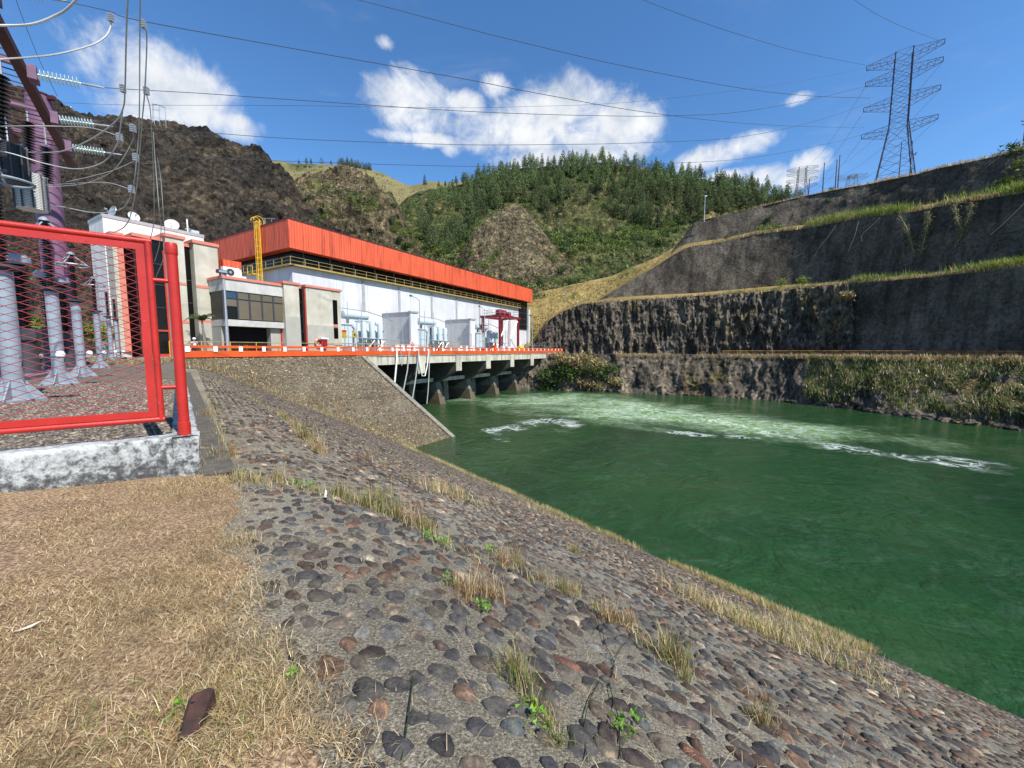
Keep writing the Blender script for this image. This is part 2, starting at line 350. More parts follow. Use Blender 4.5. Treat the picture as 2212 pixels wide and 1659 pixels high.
mNEEDLE = M('pine_needle', [(0.3, (0.7, 0.7, 0.7)), (0.7, (1.2, 1.2, 1.05))], 0.5, 0.65, attr=True, trans=0.18, rnd=0.36)
mMORTAR = M('stone_set_mortar', [(0.34, (0.09, 0.077, 0.056)), (0.46, (0.205, 0.180, 0.134)), (0.55, (0.33, 0.293, 0.222)), (0.65, (0.55, 0.50, 0.40))], 62, 0.95, (1.0, 60, 0.03), nrough=0.75,
            patch=(0.45, [(0.32, (0.66, 0.65, 0.62)), (0.62, (1.05, 1.04, 1.02))]))
mSTONE = M('river_stone', [(0.36, (0.40, 0.38, 0.36)), (0.47, (0.85, 0.84, 0.82)), (0.56, (1.15, 1.08, 0.98)), (0.66, (2.3, 2.0, 1.6))], 15, 0.75, (0.7, 55, 0.014), attr=True, nrough=0.7, spec=0.4)
mSTRIP = M('dirty_concrete_strip', [(0.3, (0.06, 0.055, 0.045)), (0.7, (0.14, 0.128, 0.105))], 5, 0.92, (0.5, 30, 0.01))
mWMORT = M('embankment_mortar', [(0.36, (0.060, 0.052, 0.038)), (0.5, (0.135, 0.118, 0.088)), (0.64, (0.26, 0.23, 0.175))], 5, 0.95, (0.8, 20, 0.05), nrough=0.75, patch=(0.22, [(0.32, (0.55, 0.55, 0.52)), (0.62, (1.1, 1.08, 1.0))]))
mEDGE = M('embankment_edge_concrete', [(0.3, (0.15, 0.135, 0.105)), (0.7, (0.30, 0.275, 0.22))], 2, 0.92, (0.5, 20, 0.01))
# ================================================================== TERRAIN AND WATER
def grid_faces(nv, nu):
    j, i = np.meshgrid(np.arange(nv - 1), np.arange(nu - 1), indexing='ij'); a = j * nu + i
    return np.stack([a, a + 1, a + nu + 1, a + nu], -1).reshape(-1, 4)

def hillmat(name, big, fine, bigscale, finescale, bstr, bdist, green=None, rough=0.95, stretch=(1, 1, 1), cracks=0.0, chunks=0.0, streaks=0.0):
    mt = bpy.data.materials.new(name); mt.use_nodes = True; t = NT(mt.node_tree); b = t.n['Principled BSDF']; p = t.scaled(t.pos(), stretch)
    nf = t.noise(p, finescale, 8, 0.72, 0.2)
    c = t.mix(1.0, t.ramp(t.noise(p, bigscale, 6, 0.62, 0.4), big), t.ramp(nf, fine), 'MULTIPLY')
    if green:
        gs, lo, hi, gc = green; q = t.ramp(t.noise(t.pos(), gs, 6, 0.65, 0.3), [(lo, (0, 0, 0)), (hi, (1, 1, 1))])
        c = t.mix(q, c, t.mix(1.0, gc, t.ramp(t.noise(t.pos(), finescale * 1.4, 6, 0.7), [(0.3, (0.6, 0.6, 0.6)), (0.7, (1.3, 1.3, 1.2))]), 'MULTIPLY'))
    h = nf
    if chunks:
        vv = t.voro(t.scaled(p, (1, 1, 1)), chunks); cv = t.sep(vv.outputs['Color'])[0]
        c = t.mix(1.0, c, t.ramp(cv, [(0.0, (0.45, 0.44, 0.43)), (0.55, (0.95, 0.93, 0.9)), (0.85, (1.25, 1.18, 1.08)), (1.0, (1.9, 1.75, 1.5))]), 'MULTIPLY'); h = t.math('ADD', nf, t.math('MULTIPLY', cv, 0.5))
    if streaks:
        q = t.noise(t.scaled(t.pos(), (1, 1, 0.05)), streaks, 5, 0.65); c = t.mix(1.0, c, t.ramp(q, [(0.34, (0.55, 0.55, 0.54)), (0.5, (1, 1, 1)), (0.68, (1.35, 1.33, 1.28))]), 'MULTIPLY')
        q2 = t.noise(t.scaled(t.pos(), (0.35, 0.35, 2.2)), 1.5, 5, 0.7, 0.5); c = t.mix(1.0, c, t.ramp(q2, [(0.33, (0.45, 0.45, 0.45)), (0.42, (1, 1, 1))]), 'MULTIPLY')
    if cracks:
        v = t.voro(t.scaled(p, (1, 1, 1)), cracks, 'DISTANCE_TO_EDGE').outputs['Distance']
        cr = t.ramp(v, [(0.0, (0.25, 0.25, 0.25)), (0.16, (1, 1, 1))]); c = t.mix(1.0, c, cr, 'MULTIPLY'); h = t.math('ADD', nf, t.math('MULTIPLY', v, 0.8))
    t.put(b.inputs['Base Color'], c); b.inputs['Roughness'].default_value = rough; b.inputs['Specular IOR Level'].default_value = 0.15
    t.l.new(t.bump(h, bstr, bdist), b.inputs['Normal']); return mt
FINE = [(0.28, (0.42, 0.41, 0.40)), (0.5, (0.95, 0.95, 0.95)), (0.75, (1.75, 1.65, 1.5))]
mBURNT = hillmat('burnt_rocky_hillside', [(0.34, (0.026, 0.024, 0.022)), (0.50, (0.048, 0.042, 0.036)), (0.62, (0.078, 0.064, 0.049)), (0.74, (0.15, 0.122, 0.09))], FINE, 0.085, 0.9, 1.0, 0.9, chunks=0.75)
mROCKY = hillmat('rocky_spur_with_dry_scrub', [(0.34, (0.07, 0.055, 0.04)), (0.5, (0.135, 0.112, 0.07)), (0.66, (0.22, 0.175, 0.105))], FINE, 0.05, 0.5, 1.0, 0.9, green=(0.045, 0.50, 0.60, (0.075, 0.095, 0.028)), chunks=0.5)
mRIDGE = hillmat('dry_green_grass_ridge', [(0.34, (0.15, 0.13, 0.06)), (0.55, (0.21, 0.19, 0.085)), (0.7, (0.26, 0.22, 0.11))], [(0.3, (0.7, 0.7, 0.7)), (0.7, (1.25, 1.2, 1.15))], 0.02, 0.25, 0.8, 0.8, green=(0.02, 0.50, 0.66, (0.075, 0.085, 0.035)))
mPINEHILL = hillmat('scrubby_hillside_soil', [(0.32, (0.035, 0.050, 0.018)), (0.5, (0.075, 0.080, 0.030)), (0.66, (0.15, 0.115, 0.06)), (0.76, (0.24, 0.15, 0.085))], FINE, 0.03, 0.35, 1.0, 0.9, green=(0.035, 0.48, 0.64, (0.050, 0.075, 0.020)), chunks=0.35)
mKNOLL = hillmat('dry_brown_scrub_knoll', [(0.34, (0.11, 0.095, 0.058)), (0.55, (0.17, 0.145, 0.092)), (0.7, (0.23, 0.19, 0.125))], FINE, 0.05, 0.55, 1.0, 0.9, green=(0.05, 0.58, 0.70, (0.07, 0.085, 0.03)), chunks=0.7)
mYSLOPE = hillmat('yellow_dry_grass_slope', [(0.34, (0.22, 0.155, 0.055)), (0.55, (0.31, 0.225, 0.085)), (0.7, (0.38, 0.28, 0.12))], [(0.3, (0.72, 0.72, 0.7)), (0.7, (1.2, 1.2, 1.15))], 0.05, 0.6, 0.8, 0.5, green=(0.07, 0.54, 0.66, (0.10, 0.125, 0.035)))
mBASALT = hillmat('dark_jointed_rock_face', [(0.34, (0.055, 0.050, 0.045)), (0.5, (0.125, 0.110, 0.092)), (0.66, (0.25, 0.215, 0.165))], FINE, 0.16, 1.5, 1.0, 0.6, stretch=(1, 1, 0.42), green=(0.09, 0.56, 0.66, (0.19, 0.15, 0.075)), chunks=2.3)
mSHOT = hillmat('grey_sprayed_concrete_face', [(0.34, (0.060, 0.051, 0.040)), (0.5, (0.108, 0.092, 0.072)), (0.66, (0.165, 0.141, 0.110))], [(0.30, (0.40, 0.40, 0.40)), (0.5, (0.95, 0.95, 0.95)), (0.70, (1.7, 1.62, 1.5))], 0.16, 2.2, 1.0, 0.45, stretch=(1, 1, 0.8), streaks=0.7)
mBANKG = hillmat('bank_rock_with_dead_grass', [(0.34, (0.05, 0.045, 0.035)), (0.5, (0.12, 0.10, 0.06)), (0.66, (0.22, 0.175, 0.10))], FINE, 0.12, 1.0, 1.0, 0.5, green=(0.10, 0.46, 0.60, (0.11, 0.115, 0.035)))
mPLATEAU = hillmat('dry_grass_plateau', [(0.34, (0.20, 0.15, 0.07)), (0.6, (0.30, 0.23, 0.11))], [(0.3, (0.7, 0.7, 0.7)), (0.7, (1.2, 1.2, 1.1))], 0.1, 1.0, 0.6, 0.3)
mEARTH = hillmat('dark_valley_earth', [(0.34, (0.05, 0.05, 0.03)), (0.6, (0.10, 0.09, 0.05))], [(0.3, (0.7, 0.7, 0.7)), (0.7, (1.2, 1.2, 1.1))], 0.02, 0.3, 0.6, 0.3)

# one ground sheet under everything, out to the horizon
o = MB().quad((-3000, -3000, -13.5), (3000, -3000, -13.5), (3000, 3000, -13.5), (-3000, 3000, -13.5)).build('ground', mEARTH, sm=0, origin=(0, 0, -13.5)); tag(o, kind='structure')

SHEETS = {}
def sheet(name, cols, nu, nv, amp, scale, mat, seed=1, back=1.22, backz=-25, kind='fbm', detail=()):
    """terrain surface lofted through control rows; each column is (px, [(py, distance), ...]) from foot to ridge"""
    cx = np.array([c[0] for c in cols], float); R = len(cols[0][1])
    PY = np.array([[r[0] for r in c[1]] for c in cols], float); D = np.array([[r[1] for r in c[1]] for c in cols], float)
    px = np.linspace(cx[0], cx[-1], nu); rows = np.linspace(0, R - 1, nv)
    pyr = np.stack([np.interp(px, cx, PY[:, k]) for k in range(R)]); dr = np.stack([np.interp(px, cx, D[:, k]) for k in range(R)])
    k0 = np.minimum(np.floor(rows).astype(int), R - 2); f = rows - k0
    py = pyr[k0] * (1 - f)[:, None] + pyr[k0 + 1] * f[:, None]; d = dr[k0] * (1 - f)[:, None] + dr[k0 + 1] * f[:, None]
    X = (px[None, :] - W0 / 2) / F0 + 0 * py; yy = (H0 / 2 - py) / F0
    ry = math.cos(PITCH) + yy * math.sin(PITCH); rz = -math.sin(PITCH) + yy * math.cos(PITCH)
    P = np.stack([X / ry * d, d, rz / ry * d], -1)
    q = P / scale
    n = (ridged if kind == 'ridged' else fbm)(q, seed, 6, 0.55)
    fade = np.ones((nv, 1)); fade[:max(2, nv // 12), 0] = np.linspace(0, 1, max(2, nv // 12)); fade[-3:, 0] = (0.7, 0.5, 0.35)
    P[..., 2] += n * amp * 0.55 * fade
    r = np.stack([P[..., 0], P[..., 1]], -1); r /= np.linalg.norm(r, axis=-1, keepdims=True)
    m2 = fbm(q * 1.3 + 37.0, seed + 9, 6, 0.55) * amp * 0.8 * fade
    P[..., 0] -= r[..., 0] * m2; P[..., 1] -= r[..., 1] * m2
    for da, ds in detail:
        n3 = ridged(P / ds, seed + 21, 4, 0.6) * da * fade; P[..., 2] += n3 * .6; P[..., 0] -= r[..., 0] * n3; P[..., 1] -= r[..., 1] * n3
    ridge = P[-1]; b1 = ridge * np.array([1.06, 1.06, 1.0]) + np.array([0, 0, backz * 0.15]); b2 = ridge * np.array([back, back, 1.0]); b2[:, 2] = np.minimum(b2[:, 2] + backz, b2[:, 2] * 0.5)
    Q = np.concatenate([P, b1[None], b2[None]], 0)
    o = np_mesh(name, Q.reshape(-1, 3), grid_faces(nv + 2, nu), mat); tag(o, kind='structure')
    SHEETS[name] = (px, py, P); return o

def C(px, *rows): return (px, list(rows))
# burnt hill on the left, foot just behind the offices
xs = [-700, -400, -200, 0, 132, 203, 247, 274, 324, 380, 434, 485, 521, 545, 560, 579, 598, 612, 628, 656, 680, 696, 724, 755, 800]
ry_ = [140, 150, 165, 186, 240, 260, 256, 255, 265, 273, 286, 304, 321, 326, 327, 333, 364, 378, 400, 444, 466, 480, 498, 520, 570]
db = np.interp(xs, [-700, 0, 200, 324, 434, 560, 660, 800], [70, 66, 70, 78, 88, 100, 114, 135]); dt_ = np.interp(xs, [-700, 0, 324, 560, 660, 800], [110, 120, 150, 150, 142, 145])
sheet('burnt_hill', [C(x, (785, b), (0.62 * 785 + 0.38 * y, b * 0.72 + t_ * 0.28), (0.25 * 785 + 0.75 * y, b * 0.36 + t_ * 0.64), (y, t_)) for x, y, b, t_ in zip(xs, ry_, db, dt_)],
      760, 280, 3.4, 17.0, mBURNT, 3, kind='ridged', detail=((.55, 4.2), (.28, 1.7)))
# rocky benched spur behind the hall
xs = [540, 590, 628, 660, 711, 738, 760, 782, 801, 820, 845, 864, 883, 900, 925, 950]; yr = [420, 400, 394, 384, 371, 363, 362, 369, 392, 420, 428, 466, 506, 545, 590, 640]
sheet('rocky_spur', [C(x, (690, 150), (max(y + 10, 545), 178), (max(y + 5, 440), 188), (max(y + 3, 428), 205), (y, 222)) for x, y in zip(xs, yr)], 260, 170, 3.0, 14.0, mROCKY, 5, kind='ridged', detail=((1.0, 4.0),))
# far grassy ridge
xs = [480, 545, 590, 640, 700, 760, 800, 825, 840, 870, 890, 905, 930, 960, 1000, 1050, 1100]; yr = [350, 345, 345, 351, 353, 357, 366, 373, 381, 397, 400, 396, 391, 395, 393, 388, 390]
sheet('grassy_ridge', [C(x, (540, 300), ((y + 540) / 2, 360), (y, 430)) for x, y in zip(xs, yr)], 150, 60, 4.0, 40.0, mRIDGE, 7)
# pine hill and the green valley in front of it
xs = [840, 880, 905, 940, 985, 1010, 1040, 1080, 1130, 1180, 1230, 1300, 1350, 1420, 1500, 1560, 1640, 1700, 1760, 1850, 1950]
yr = [470, 425, 415, 408, 402, 394, 382, 368, 364, 362, 358, 352, 358, 370, 384, 396, 412, 432, 446, 470, 500]
dr_ = np.interp(xs, [840, 1000, 1200, 1500, 1950], [370, 365, 355, 335, 310])
sheet('pine_hill', [C(x, (790, 122), (655, 150), (575, 205), (max(505, y + 30), 262), (y, d)) for x, y, d in zip(xs, yr, dr_)], 340, 190, 5.0, 30.0, mPINEHILL, 11, detail=((1.2, 7.0),))
# dry brown knoll
xs = [930, 960, 985, 1012, 1054, 1095, 1111, 1131, 1160, 1190, 1230, 1270, 1310]; yr = [690, 640, 575, 512, 472, 449, 444, 452, 484, 524, 575, 620, 680]
sheet('brown_knoll', [C(x, (y + 60 if y > 640 else 700, 172), (y * 0.5 + 350, 184), (y, 212 - (y - 444) * 0.06)) for x, y in zip(xs, yr)], 200, 140, 1.5, 11.0, mKNOLL, 13, back=1.12, backz=-12, kind='ridged', detail=((.5, 3.0),))

# ---- right bank: everything is offset from the far waterline
WLP = [at_z(px, py, WATER) for px, py in [(1150, 842), (1225, 842.5), (1300, 846), (1450, 851.5), (1650, 862), (1750, 873), (1850, 886), (2000, 904), (2212, 931)]]
WLP = [Vector((p.x, p.y, 0)) for p in WLP]
d0 = (WLP[0] - WLP[2]).normalized()
WLP = [WLP[0] + d0 * 60, WLP[0] + d0 * 20] + WLP + [Vector((65, 34, 0)), Vector((66.5, 15, 0)), Vector((67, -12, 0)), Vector((67, -60, 0))]
def _smooth(P, k=2):
    for _ in range(k):
        Q = [P[0]]
        for a, b_ in zip(P[:-1], P[1:]): Q += [a * 0.75 + b_ * 0.25, a * 0.25 + b_ * 0.75]
        P = Q + [P[-1]]
    return P
WLP = _smooth(WLP)
_nr = []
for i in range(len(WLP)):
    tdir = (WLP[min(i + 1, len(WLP) - 1)] - WLP[max(i - 1, 0)]).normalized(); _nr.append(Vector((-tdir.y, tdir.x, 0)))
def bankline(off): return [p + n * off for p, n in zip(WLP, _nr)]
_bl = {}
def bank(px, off):
    """where the sight line of column px crosses the line lying off metres behind the waterline"""
    k = round(off, 2)
    if k not in _bl: _bl[k] = bankline(off)
    r = ray(px, 757); best = None
    for a, b_ in zip(_bl[k][:-1], _bl[k][1:]):
        e = b_ - a; den = r.x * e.y - r.y * e.x
        if abs(den) < 1e-9: continue
        tt = (a.x * e.y - a.y * e.x) / den; uu = (a.x * r.y - a.y * r.x) / den
        if tt > 0 and -1e-6 <= uu <= 1 + 1e-6 and (best is None or tt < best): best = tt
    if best is None: best = 100.0
    return Vector((r.x * best, r.y * best, 0))
def bankpt(px, py, off):
    b_ = bank(px, off); r = ray(px, py); t = b_.y / r.y; return Vector((r.x * t, b_.y, r.z * t))

def face_between(name, lo, hi, nu, nv, amp, scale, mat, seed, kind='ridged', stretch=(1, 1, 0.35), bulge=0.0, label=None):
    """rock or concrete face between a foot line and a crest line (lists of world points at equal parameters)"""
    lo = np.array([tuple(p) for p in lo]); hi = np.array([tuple(p) for p in hi])
    def res(A, n):
        L = np.concatenate([[0], np.cumsum(np.linalg.norm(np.diff(A, axis=0), axis=1))]); s = np.linspace(0, L[-1], n); return np.stack([np.interp(s, L, A[:, k]) for k in range(3)], -1)
    par = np.linspace(0, len(lo) - 1, nu); A = np.stack([np.interp(par, np.arange(len(lo)), lo[:, k]) for k in range(3)], -1); B = np.stack([np.interp(par, np.arange(len(hi)), hi[:, k]) for k in range(3)], -1)
    f = np.linspace(0, 1, nv)[:, None, None]; P = A[None] * (1 - f) + B[None] * f
    tg = np.gradient(A, axis=0); nn = np.stack([tg[:, 1], -tg[:, 0], 0 * tg[:, 0]], -1); nn /= np.linalg.norm(nn, axis=-1, keepdims=True) + 1e-9
    q = P * np.array(stretch) / scale
    n = (ridged if kind == 'ridged' else fbm)(q, seed, 6, 0.58)
    P = P + nn[None] * (n * amp)[..., None] + nn[None] * (bulge * np.sin(math.pi * f))
    P[..., 2] += fbm(P / scale * 2 + 5, seed + 3, 4) * amp * 0.3 * np.sin(math.pi * f[..., 0])
    o = np_mesh(name, P.reshape(-1, 3), grid_faces(nv, nu), mat); tag(o, kind='structure'); return P

# lower rock bank between water and road
loL = [Vector((p.x, p.y, WATER - 1.2)) for p in bankline(-0.6)]; offc = [4.2 + 5.2 * min(1, max(0, ((p.x / max(p.y, 5)) * F0 + W0 / 2 - 1720) / 260)) if p.y > 5 else 9.4 for p in WLP]
def crest_line(e=0.0): return [p + n * (c + e) for p, n, c in zip(WLP, _nr, offc)]
hiL = [Vector((p.x, p.y, -1.0)) for p in crest_line()]
lowP = face_between('lower_rock_bank', loL, hiL, 800, 60, 0.8, 3.0, mBASALT, 21, stretch=(1, 1, 0.34), bulge=0.3)
# road along the bank
A = crest_line(-.2); Bq = bankline(15.0); mb = MB()
for i in range(len(A) - 1):
    mb.quad((A[i].x, A[i].y, -1.0), (A[i + 1].x, A[i + 1].y, -1.0), (Bq[i + 1].x, Bq[i + 1].y, -1.0), (Bq[i].x, Bq[i].y, -1.0))
tag(mb.build('road', mASPHALT, sm=0), kind='structure')
# first cutting: jointed rock on the left, sprayed concrete on the right
def interp_pts(tab, px): return float(np.interp(px, [a for a, _ in tab], [b for _, b in tab]))
CR1 = [(1150, 748), (1168, 715), (1185, 692), (1215, 674), (1260, 657), (1400, 647), (1500, 641), (1700, 627), (1850, 612), (2000, 599), (2212, 577), (2600, 530), (3300, 470)]
TO2 = [(1290, 652), (1305, 645), (1373, 640), (1500, 634), (1700, 616), (1850, 603), (2000, 588), (2212, 563), (2600, 515), (3300, 450)]
CR2 = [(1290, 651), (1305, 641), (1373, 600), (1408, 581), (1455, 551), (1483, 534), (1565, 523), (1630, 507), (1742, 493), (1811, 479), (1879, 468), (1962, 459), (2058, 441), (2212, 416), (2600, 350), (3300, 250)]
TO3 = [(1450, 545), (1480, 528), (1565, 515), (1630, 500), (1742, 486), (1811, 472), (1879, 460), (1962, 450), (2058, 432), (2212, 406), (2600, 340), (3300, 240)]
CR3 = [(1450, 544), (1462, 532), (1488, 496), (1499, 480), (1538, 471), (1605, 455), (1702, 433), (1742, 423), (1879, 397), (1970, 379), (2044, 360), (2126, 343), (2181, 330), (2212, 322), (2600, 240), (3300, 120)]
def run(tab, off, a, b_, n):
    return [bankpt(px, interp_pts(tab, px), off) for px in np.linspace(a, b_, n)]
def run_z(z, off, a, b_, n):
    return [bank(px, off) + Vector((0, 0, z)) for px in np.linspace(a, b_, n)]
face_between('upper_rock_face', run_z(-1.0, 13, 1150, 1850, 90), run(CR1, 16.5, 1150, 1850, 90), 620, 90, 0.95, 2.0, mBASALT, 31, stretch=(1, 1, 0.42), bulge=0.4)
face_between('sprayed_concrete_face', run_z(-1.0, 13.4, 1838, 3300, 90), run(CR1, 16.2, 1838, 3300, 90), 300, 40, 0.10, 2.6, mSHOT, 32, 'fbm', (1, 1, 1))
face_between('middle_concrete_face', run(TO2, 22, 1290, 3300, 120), run(CR2, 25.5, 1290, 3300, 120), 420, 46, 0.28, 3.0, mSHOT, 33, 'fbm', (1, 1, 0.7))
face_between('upper_concrete_face', run(TO3, 31, 1450, 3300, 110), run(CR3, 34.5, 1450, 3300, 110), 380, 34, 0.30, 3.0, mSHOT, 34, 'fbm', (1, 1, 0.7))
# grassy ledges between the cuttings, and the plateau on top
face_between('lower_ledge', run(CR1, 16.5, 1150, 3300, 120), [bankpt(px, interp_pts(TO2, px) if px > 1290 else interp_pts(CR1, px) - 6, 22.2) + Vector((0, 0, 0.1)) for px in np.linspace(1150, 3300, 120)], 300, 8, 0.12, 2.0, mYSLOPE, 35, 'fbm', (1, 1, 1))
face_between('upper_ledge', run(CR2, 25.5, 1290, 3300, 120), [bankpt(px, interp_pts(TO3, px) if px > 1450 else interp_pts(CR2, px) - 4, 31.2) + Vector((0, 0, 0.1)) for px in np.linspace(1290, 3300, 120)], 300, 8, 0.12, 2.0, mYSLOPE, 36, 'fbm', (1, 1, 1))
top0 = run(CR3, 34.5, 1450, 3300, 110)
face_between('plateau', top0, [Vector((p.x * 1.9, p.y * 1.9, p.z + 6)) for p in top0], 200, 30, 0.5, 9.0, mPLATEAU, 37, 'fbm', (1, 1, 1))
# yellow grass slope beyond the end of the cuttings
xs = [1060, 1100, 1150, 1200, 1260, 1320, 1370, 1420, 1455, 1490, 1530]; yr = [655, 648, 634, 623, 611, 597, 575, 555, 535, 506, 492]
sheet('yellow_grass_slope', [C(x, (775, bank(max(x, 1120), 19).y), (max(695, y + 25), bank(max(x, 1120), 27).y), (y, bank(max(x, 1120), 27).y + 34)) for x, y in zip(xs, yr)], 160, 100, 1.0, 9.0, mYSLOPE, 41, detail=((.3, 2.2),))

# ------------------------------------------------------------------ near bank
KS = 0.45
def zs(n):
    n = np.asarray(n, float); x = (n - 0.95) / KS
    sp = KS * np.where(x > 30, x, np.log1p(np.exp(np.minimum(x, 30))))
    return -1.6 - 0.525 * sp + 0.07 * np.maximum(0, -n)
def bank_np(s, n, dz=0.0):
    s = np.asarray(s, float); n = np.asarray(n, float); z = zs(n) + dz
    return np.stack([BS.x * s + BN.x * n, BS.y * s + BN.y * n, z], -1)
def wedge_z(v): return DECK - 0.10 - 0.606 * (42.9 - v)
def wedge_np(u, v, dz=0.0):
    u = np.asarray(u, float); v = np.asarray(v, float)
    return np.stack([PU.x * u + PV.x * v, PU.y * u + PV.y * v, wedge_z(v) + dz], -1)
def on_slope(px, py):
    r = ray(px, py); lo, hi = 0.5, 80.0
    for _ in range(4000):
        p = r * lo; n = p.dot(BN)
        if p.z < float(zs(n)): break
        lo += 0.02
    return r * lo
WEDGE_U = 34.5
# paved slope: mortar bed
s_ax = np.concatenate([np.arange(-16, 10, 0.12), np.arange(10, 62, 0.4)]); n_ax = np.concatenate([np.arange(-3, 6, 0.12), np.arange(6, 21, 0.3)])
S, N = np.meshgrid(s_ax, n_ax, indexing='xy'); P = bank_np(S, N)
P[..., 2] += 0.018 * fbm(P * 1.1, 51, 4) - np.where((N < 0.0), 0.02, 0)
tag(np_mesh('paved_slope', P.reshape(-1, 3), grid_faces(*S.shape), mMORTAR), kind='structure')
# paved embankment below the deck, seen face on
u_ax = np.arange(-30, WEDGE_U - 0.5, 0.4); v_ax = np.arange(24.6, 43.3, 0.3); U_, V_ = np.meshgrid(u_ax, v_ax); P = wedge_np(U_, V_)
P[..., 2] += 0.03 * fbm(P * 0.8, 52, 4)
tag(np_mesh('paved_embankment', P.reshape(-1, 3), grid_faces(*U_.shape), mWMORT), kind='structure')
mb = MB(); a, b_ = 24.6, 43.0
pass
for (ua, ub) in ((WEDGE_U - 0.62, WEDGE_U),):
    c = [PL(ua, a, wedge_z(a) + .07), PL(ub, a, wedge_z(a) + .07), PL(ub, b_, wedge_z(b_) + .07), PL(ua, b_, wedge_z(b_) + .07), PL(ua, a, -13), PL(ub, a, -13), PL(ub, b_, -13), PL(ua, b_, -13)]
    mb.add(c, [(0, 1, 2, 3), (7, 6, 5, 4), (0, 4, 5, 1), (1, 5, 6, 2), (2, 6, 7, 3), (3, 7, 4, 0)])
tag(mb.build('embankment_edge', mEDGE, sm=0), kind='structure')

# set stones: real domed cobbles
def cobbles(name, cen, T1, T2, Nn, a, b, h, ang, col, rings, n, mat, seed, kind='structure'):
    K = len(cen); rng = np.random.default_rng(seed); th = np.linspace(0, 2 * np.pi, n, endpoint=False)[None] + rng.uniform(0, 0.6, (K, 1))
    wob = 1 + 0.17 * np.sin(2 * th + rng.uniform(0, 6.3, (K, 1))) * rng.uniform(0.2, 1, (K, 1)) + 0.05 * np.sin(5 * th + rng.uniform(0, 6.3, (K, 1))) + 0.11 * np.sin(3 * th + rng.uniform(0, 6.3, (K, 1))) + rng.normal(0, 0.035, (K, n))
    ca, sa = np.cos(ang)[:, None], np.sin(ang)[:, None]; V = []
    tilt1 = rng.normal(0, 0.10, (K, 1)); tilt2 = rng.normal(0, 0.10, (K, 1))
    for (rr, hh) in rings:
        ex = a[:, None] * rr * wob * np.cos(th); ey = b[:, None] * rr * wob * np.sin(th)
        x = ex * ca - ey * sa; y = ex * sa + ey * ca; z = h[:, None] * hh * (1 + 0.12 * rng.normal(0, 1, (K, n))) + (tilt1 * x + tilt2 * y) * (1 if hh > 0 else 0)
        V.append(cen[:, None] + x[..., None] * T1 + y[..., None] * T2 + z[..., None] * Nn[:, None])
    top = cen + Nn * (h * rings[-1][1] * 1.06)[:, None]
    V = np.concatenate(V + [top[:, None]], 1); per = len(rings) * n + 1
    k = np.arange(n); F4 = np.concatenate([np.stack([r * n + k, r * n + (k + 1) % n, (r + 1) * n + (k + 1) % n, (r + 1) * n + k], -1) for r in range(len(rings) - 1)], 0)
    F3 = np.stack([(len(rings) - 1) * n + k, (len(rings) - 1) * n + (k + 1) % n, np.full(n, per - 1)], -1)
    tri = np.concatenate([F4[:, [0, 1, 2]], F4[:, [0, 2, 3]], F3], 0)
    F = (tri[None] + (np.arange(K) * per)[:, None, None]).reshape(-1, 3)
    cc = np.repeat(col[:, None], per, 1); 
    o = np_mesh(name, V.reshape(-1, 3), F, mat, col=cc.reshape(-1, 3)); tag(o, kind=kind); return o
SPAL = np.array([(0.064, 0.061, 0.058), (0.090, 0.085, 0.078), (0.045, 0.044, 0.046), (0.090, 0.078, 0.064), (0.125, 0.104, 0.080), (0.085, 0.058, 0.043), (0.112, 0.070, 0.046), (0.056, 0.042, 0.036), (0.115, 0.115, 0.108), (0.165, 0.140, 0.105), (0.105, 0.055, 0.040), (0.10, 0.112, 0.110), (0.25, 0.22, 0.175)])
SPW = np.array([15, 15, 12, 12, 10, 8, 5, 9, 9, 6, 2, 5, 2], float); SPW /= SPW.sum()
def scatter_grid(x0, x1, y0, y1, dx, dy, jit, rng):
    xs = np.arange(x0, x1, dx); ys = np.arange(y0, y1, dy); X, Y = np.meshgrid(xs, ys); X = X + (np.arange(len(ys)) % 2 * 0.5 * dx)[:, None]
    X = X + rng.uniform(-jit, jit, X.shape) * dx; Y = Y + rng.uniform(-jit, jit, Y.shape) * dy; return X.ravel(), Y.ravel()
def slope_stones(name, s0, s1, n0, n1, dx, dy, rings, nseg, seed, keep=None, size=1.0):
    rng = np.random.default_rng(seed); s, n = scatter_grid(s0, s1, n0, n1, dx, dy, 0.24, rng); m = rng.uniform(size=len(s)) > 0.07
    if keep is not None: m &= keep(s, n)
    s, n = s[m], n[m]; K = len(s); c = bank_np(s, n); e = 0.05
    dzn = (zs(n + e) - zs(n - e)) / (2 * e)
    Nn = np.stack([-dzn * BN.x, -dzn * BN.y, np.ones(K)], -1); Nn /= np.linalg.norm(Nn, axis=1, keepdims=True)
    T1 = np.broadcast_to(np.array([BS.x, BS.y, 0.0]), (K, 3)); T2 = np.cross(Nn, T1)
    a = size * rng.uniform(0.052, 0.118, K); b = a * rng.uniform(0.52, 0.82, K); h = rng.uniform(0.012, 0.032, K) * size
    if len(s) < 20000:
        dn = np.full(K, 9.9)
        for q0 in range(0, K, 500):
            D = np.hypot(s[q0:q0 + 500, None] - s[None], (n[q0:q0 + 500, None] - n[None]) * 1.35); D[np.arange(len(D)), np.arange(q0, q0 + len(D))] = 9; dn[q0:q0 + 500] = D.min(1)
        a = np.minimum(a, .56 * dn); b = np.minimum(b, a * .85)
    big = rng.uniform(size=K) < 0.08; a[big] *= 1.15; b[big] *= 1.12
    ang = rng.normal(0.25, 0.5, K); ci = rng.choice(len(SPAL), K, p=SPW); col = SPAL[ci] * rng.uniform(0.7, 1.4, (K, 1)) * (1 if rings is RN else np.array([1.08, 1.0, .90]) * rng.uniform(.5, 1.7, (K, 1)))
    cobbles(name, c, T1[:, None], T2[:, None], Nn, a, b, h, ang, col, rings, nseg, mSTONE, seed + 1)
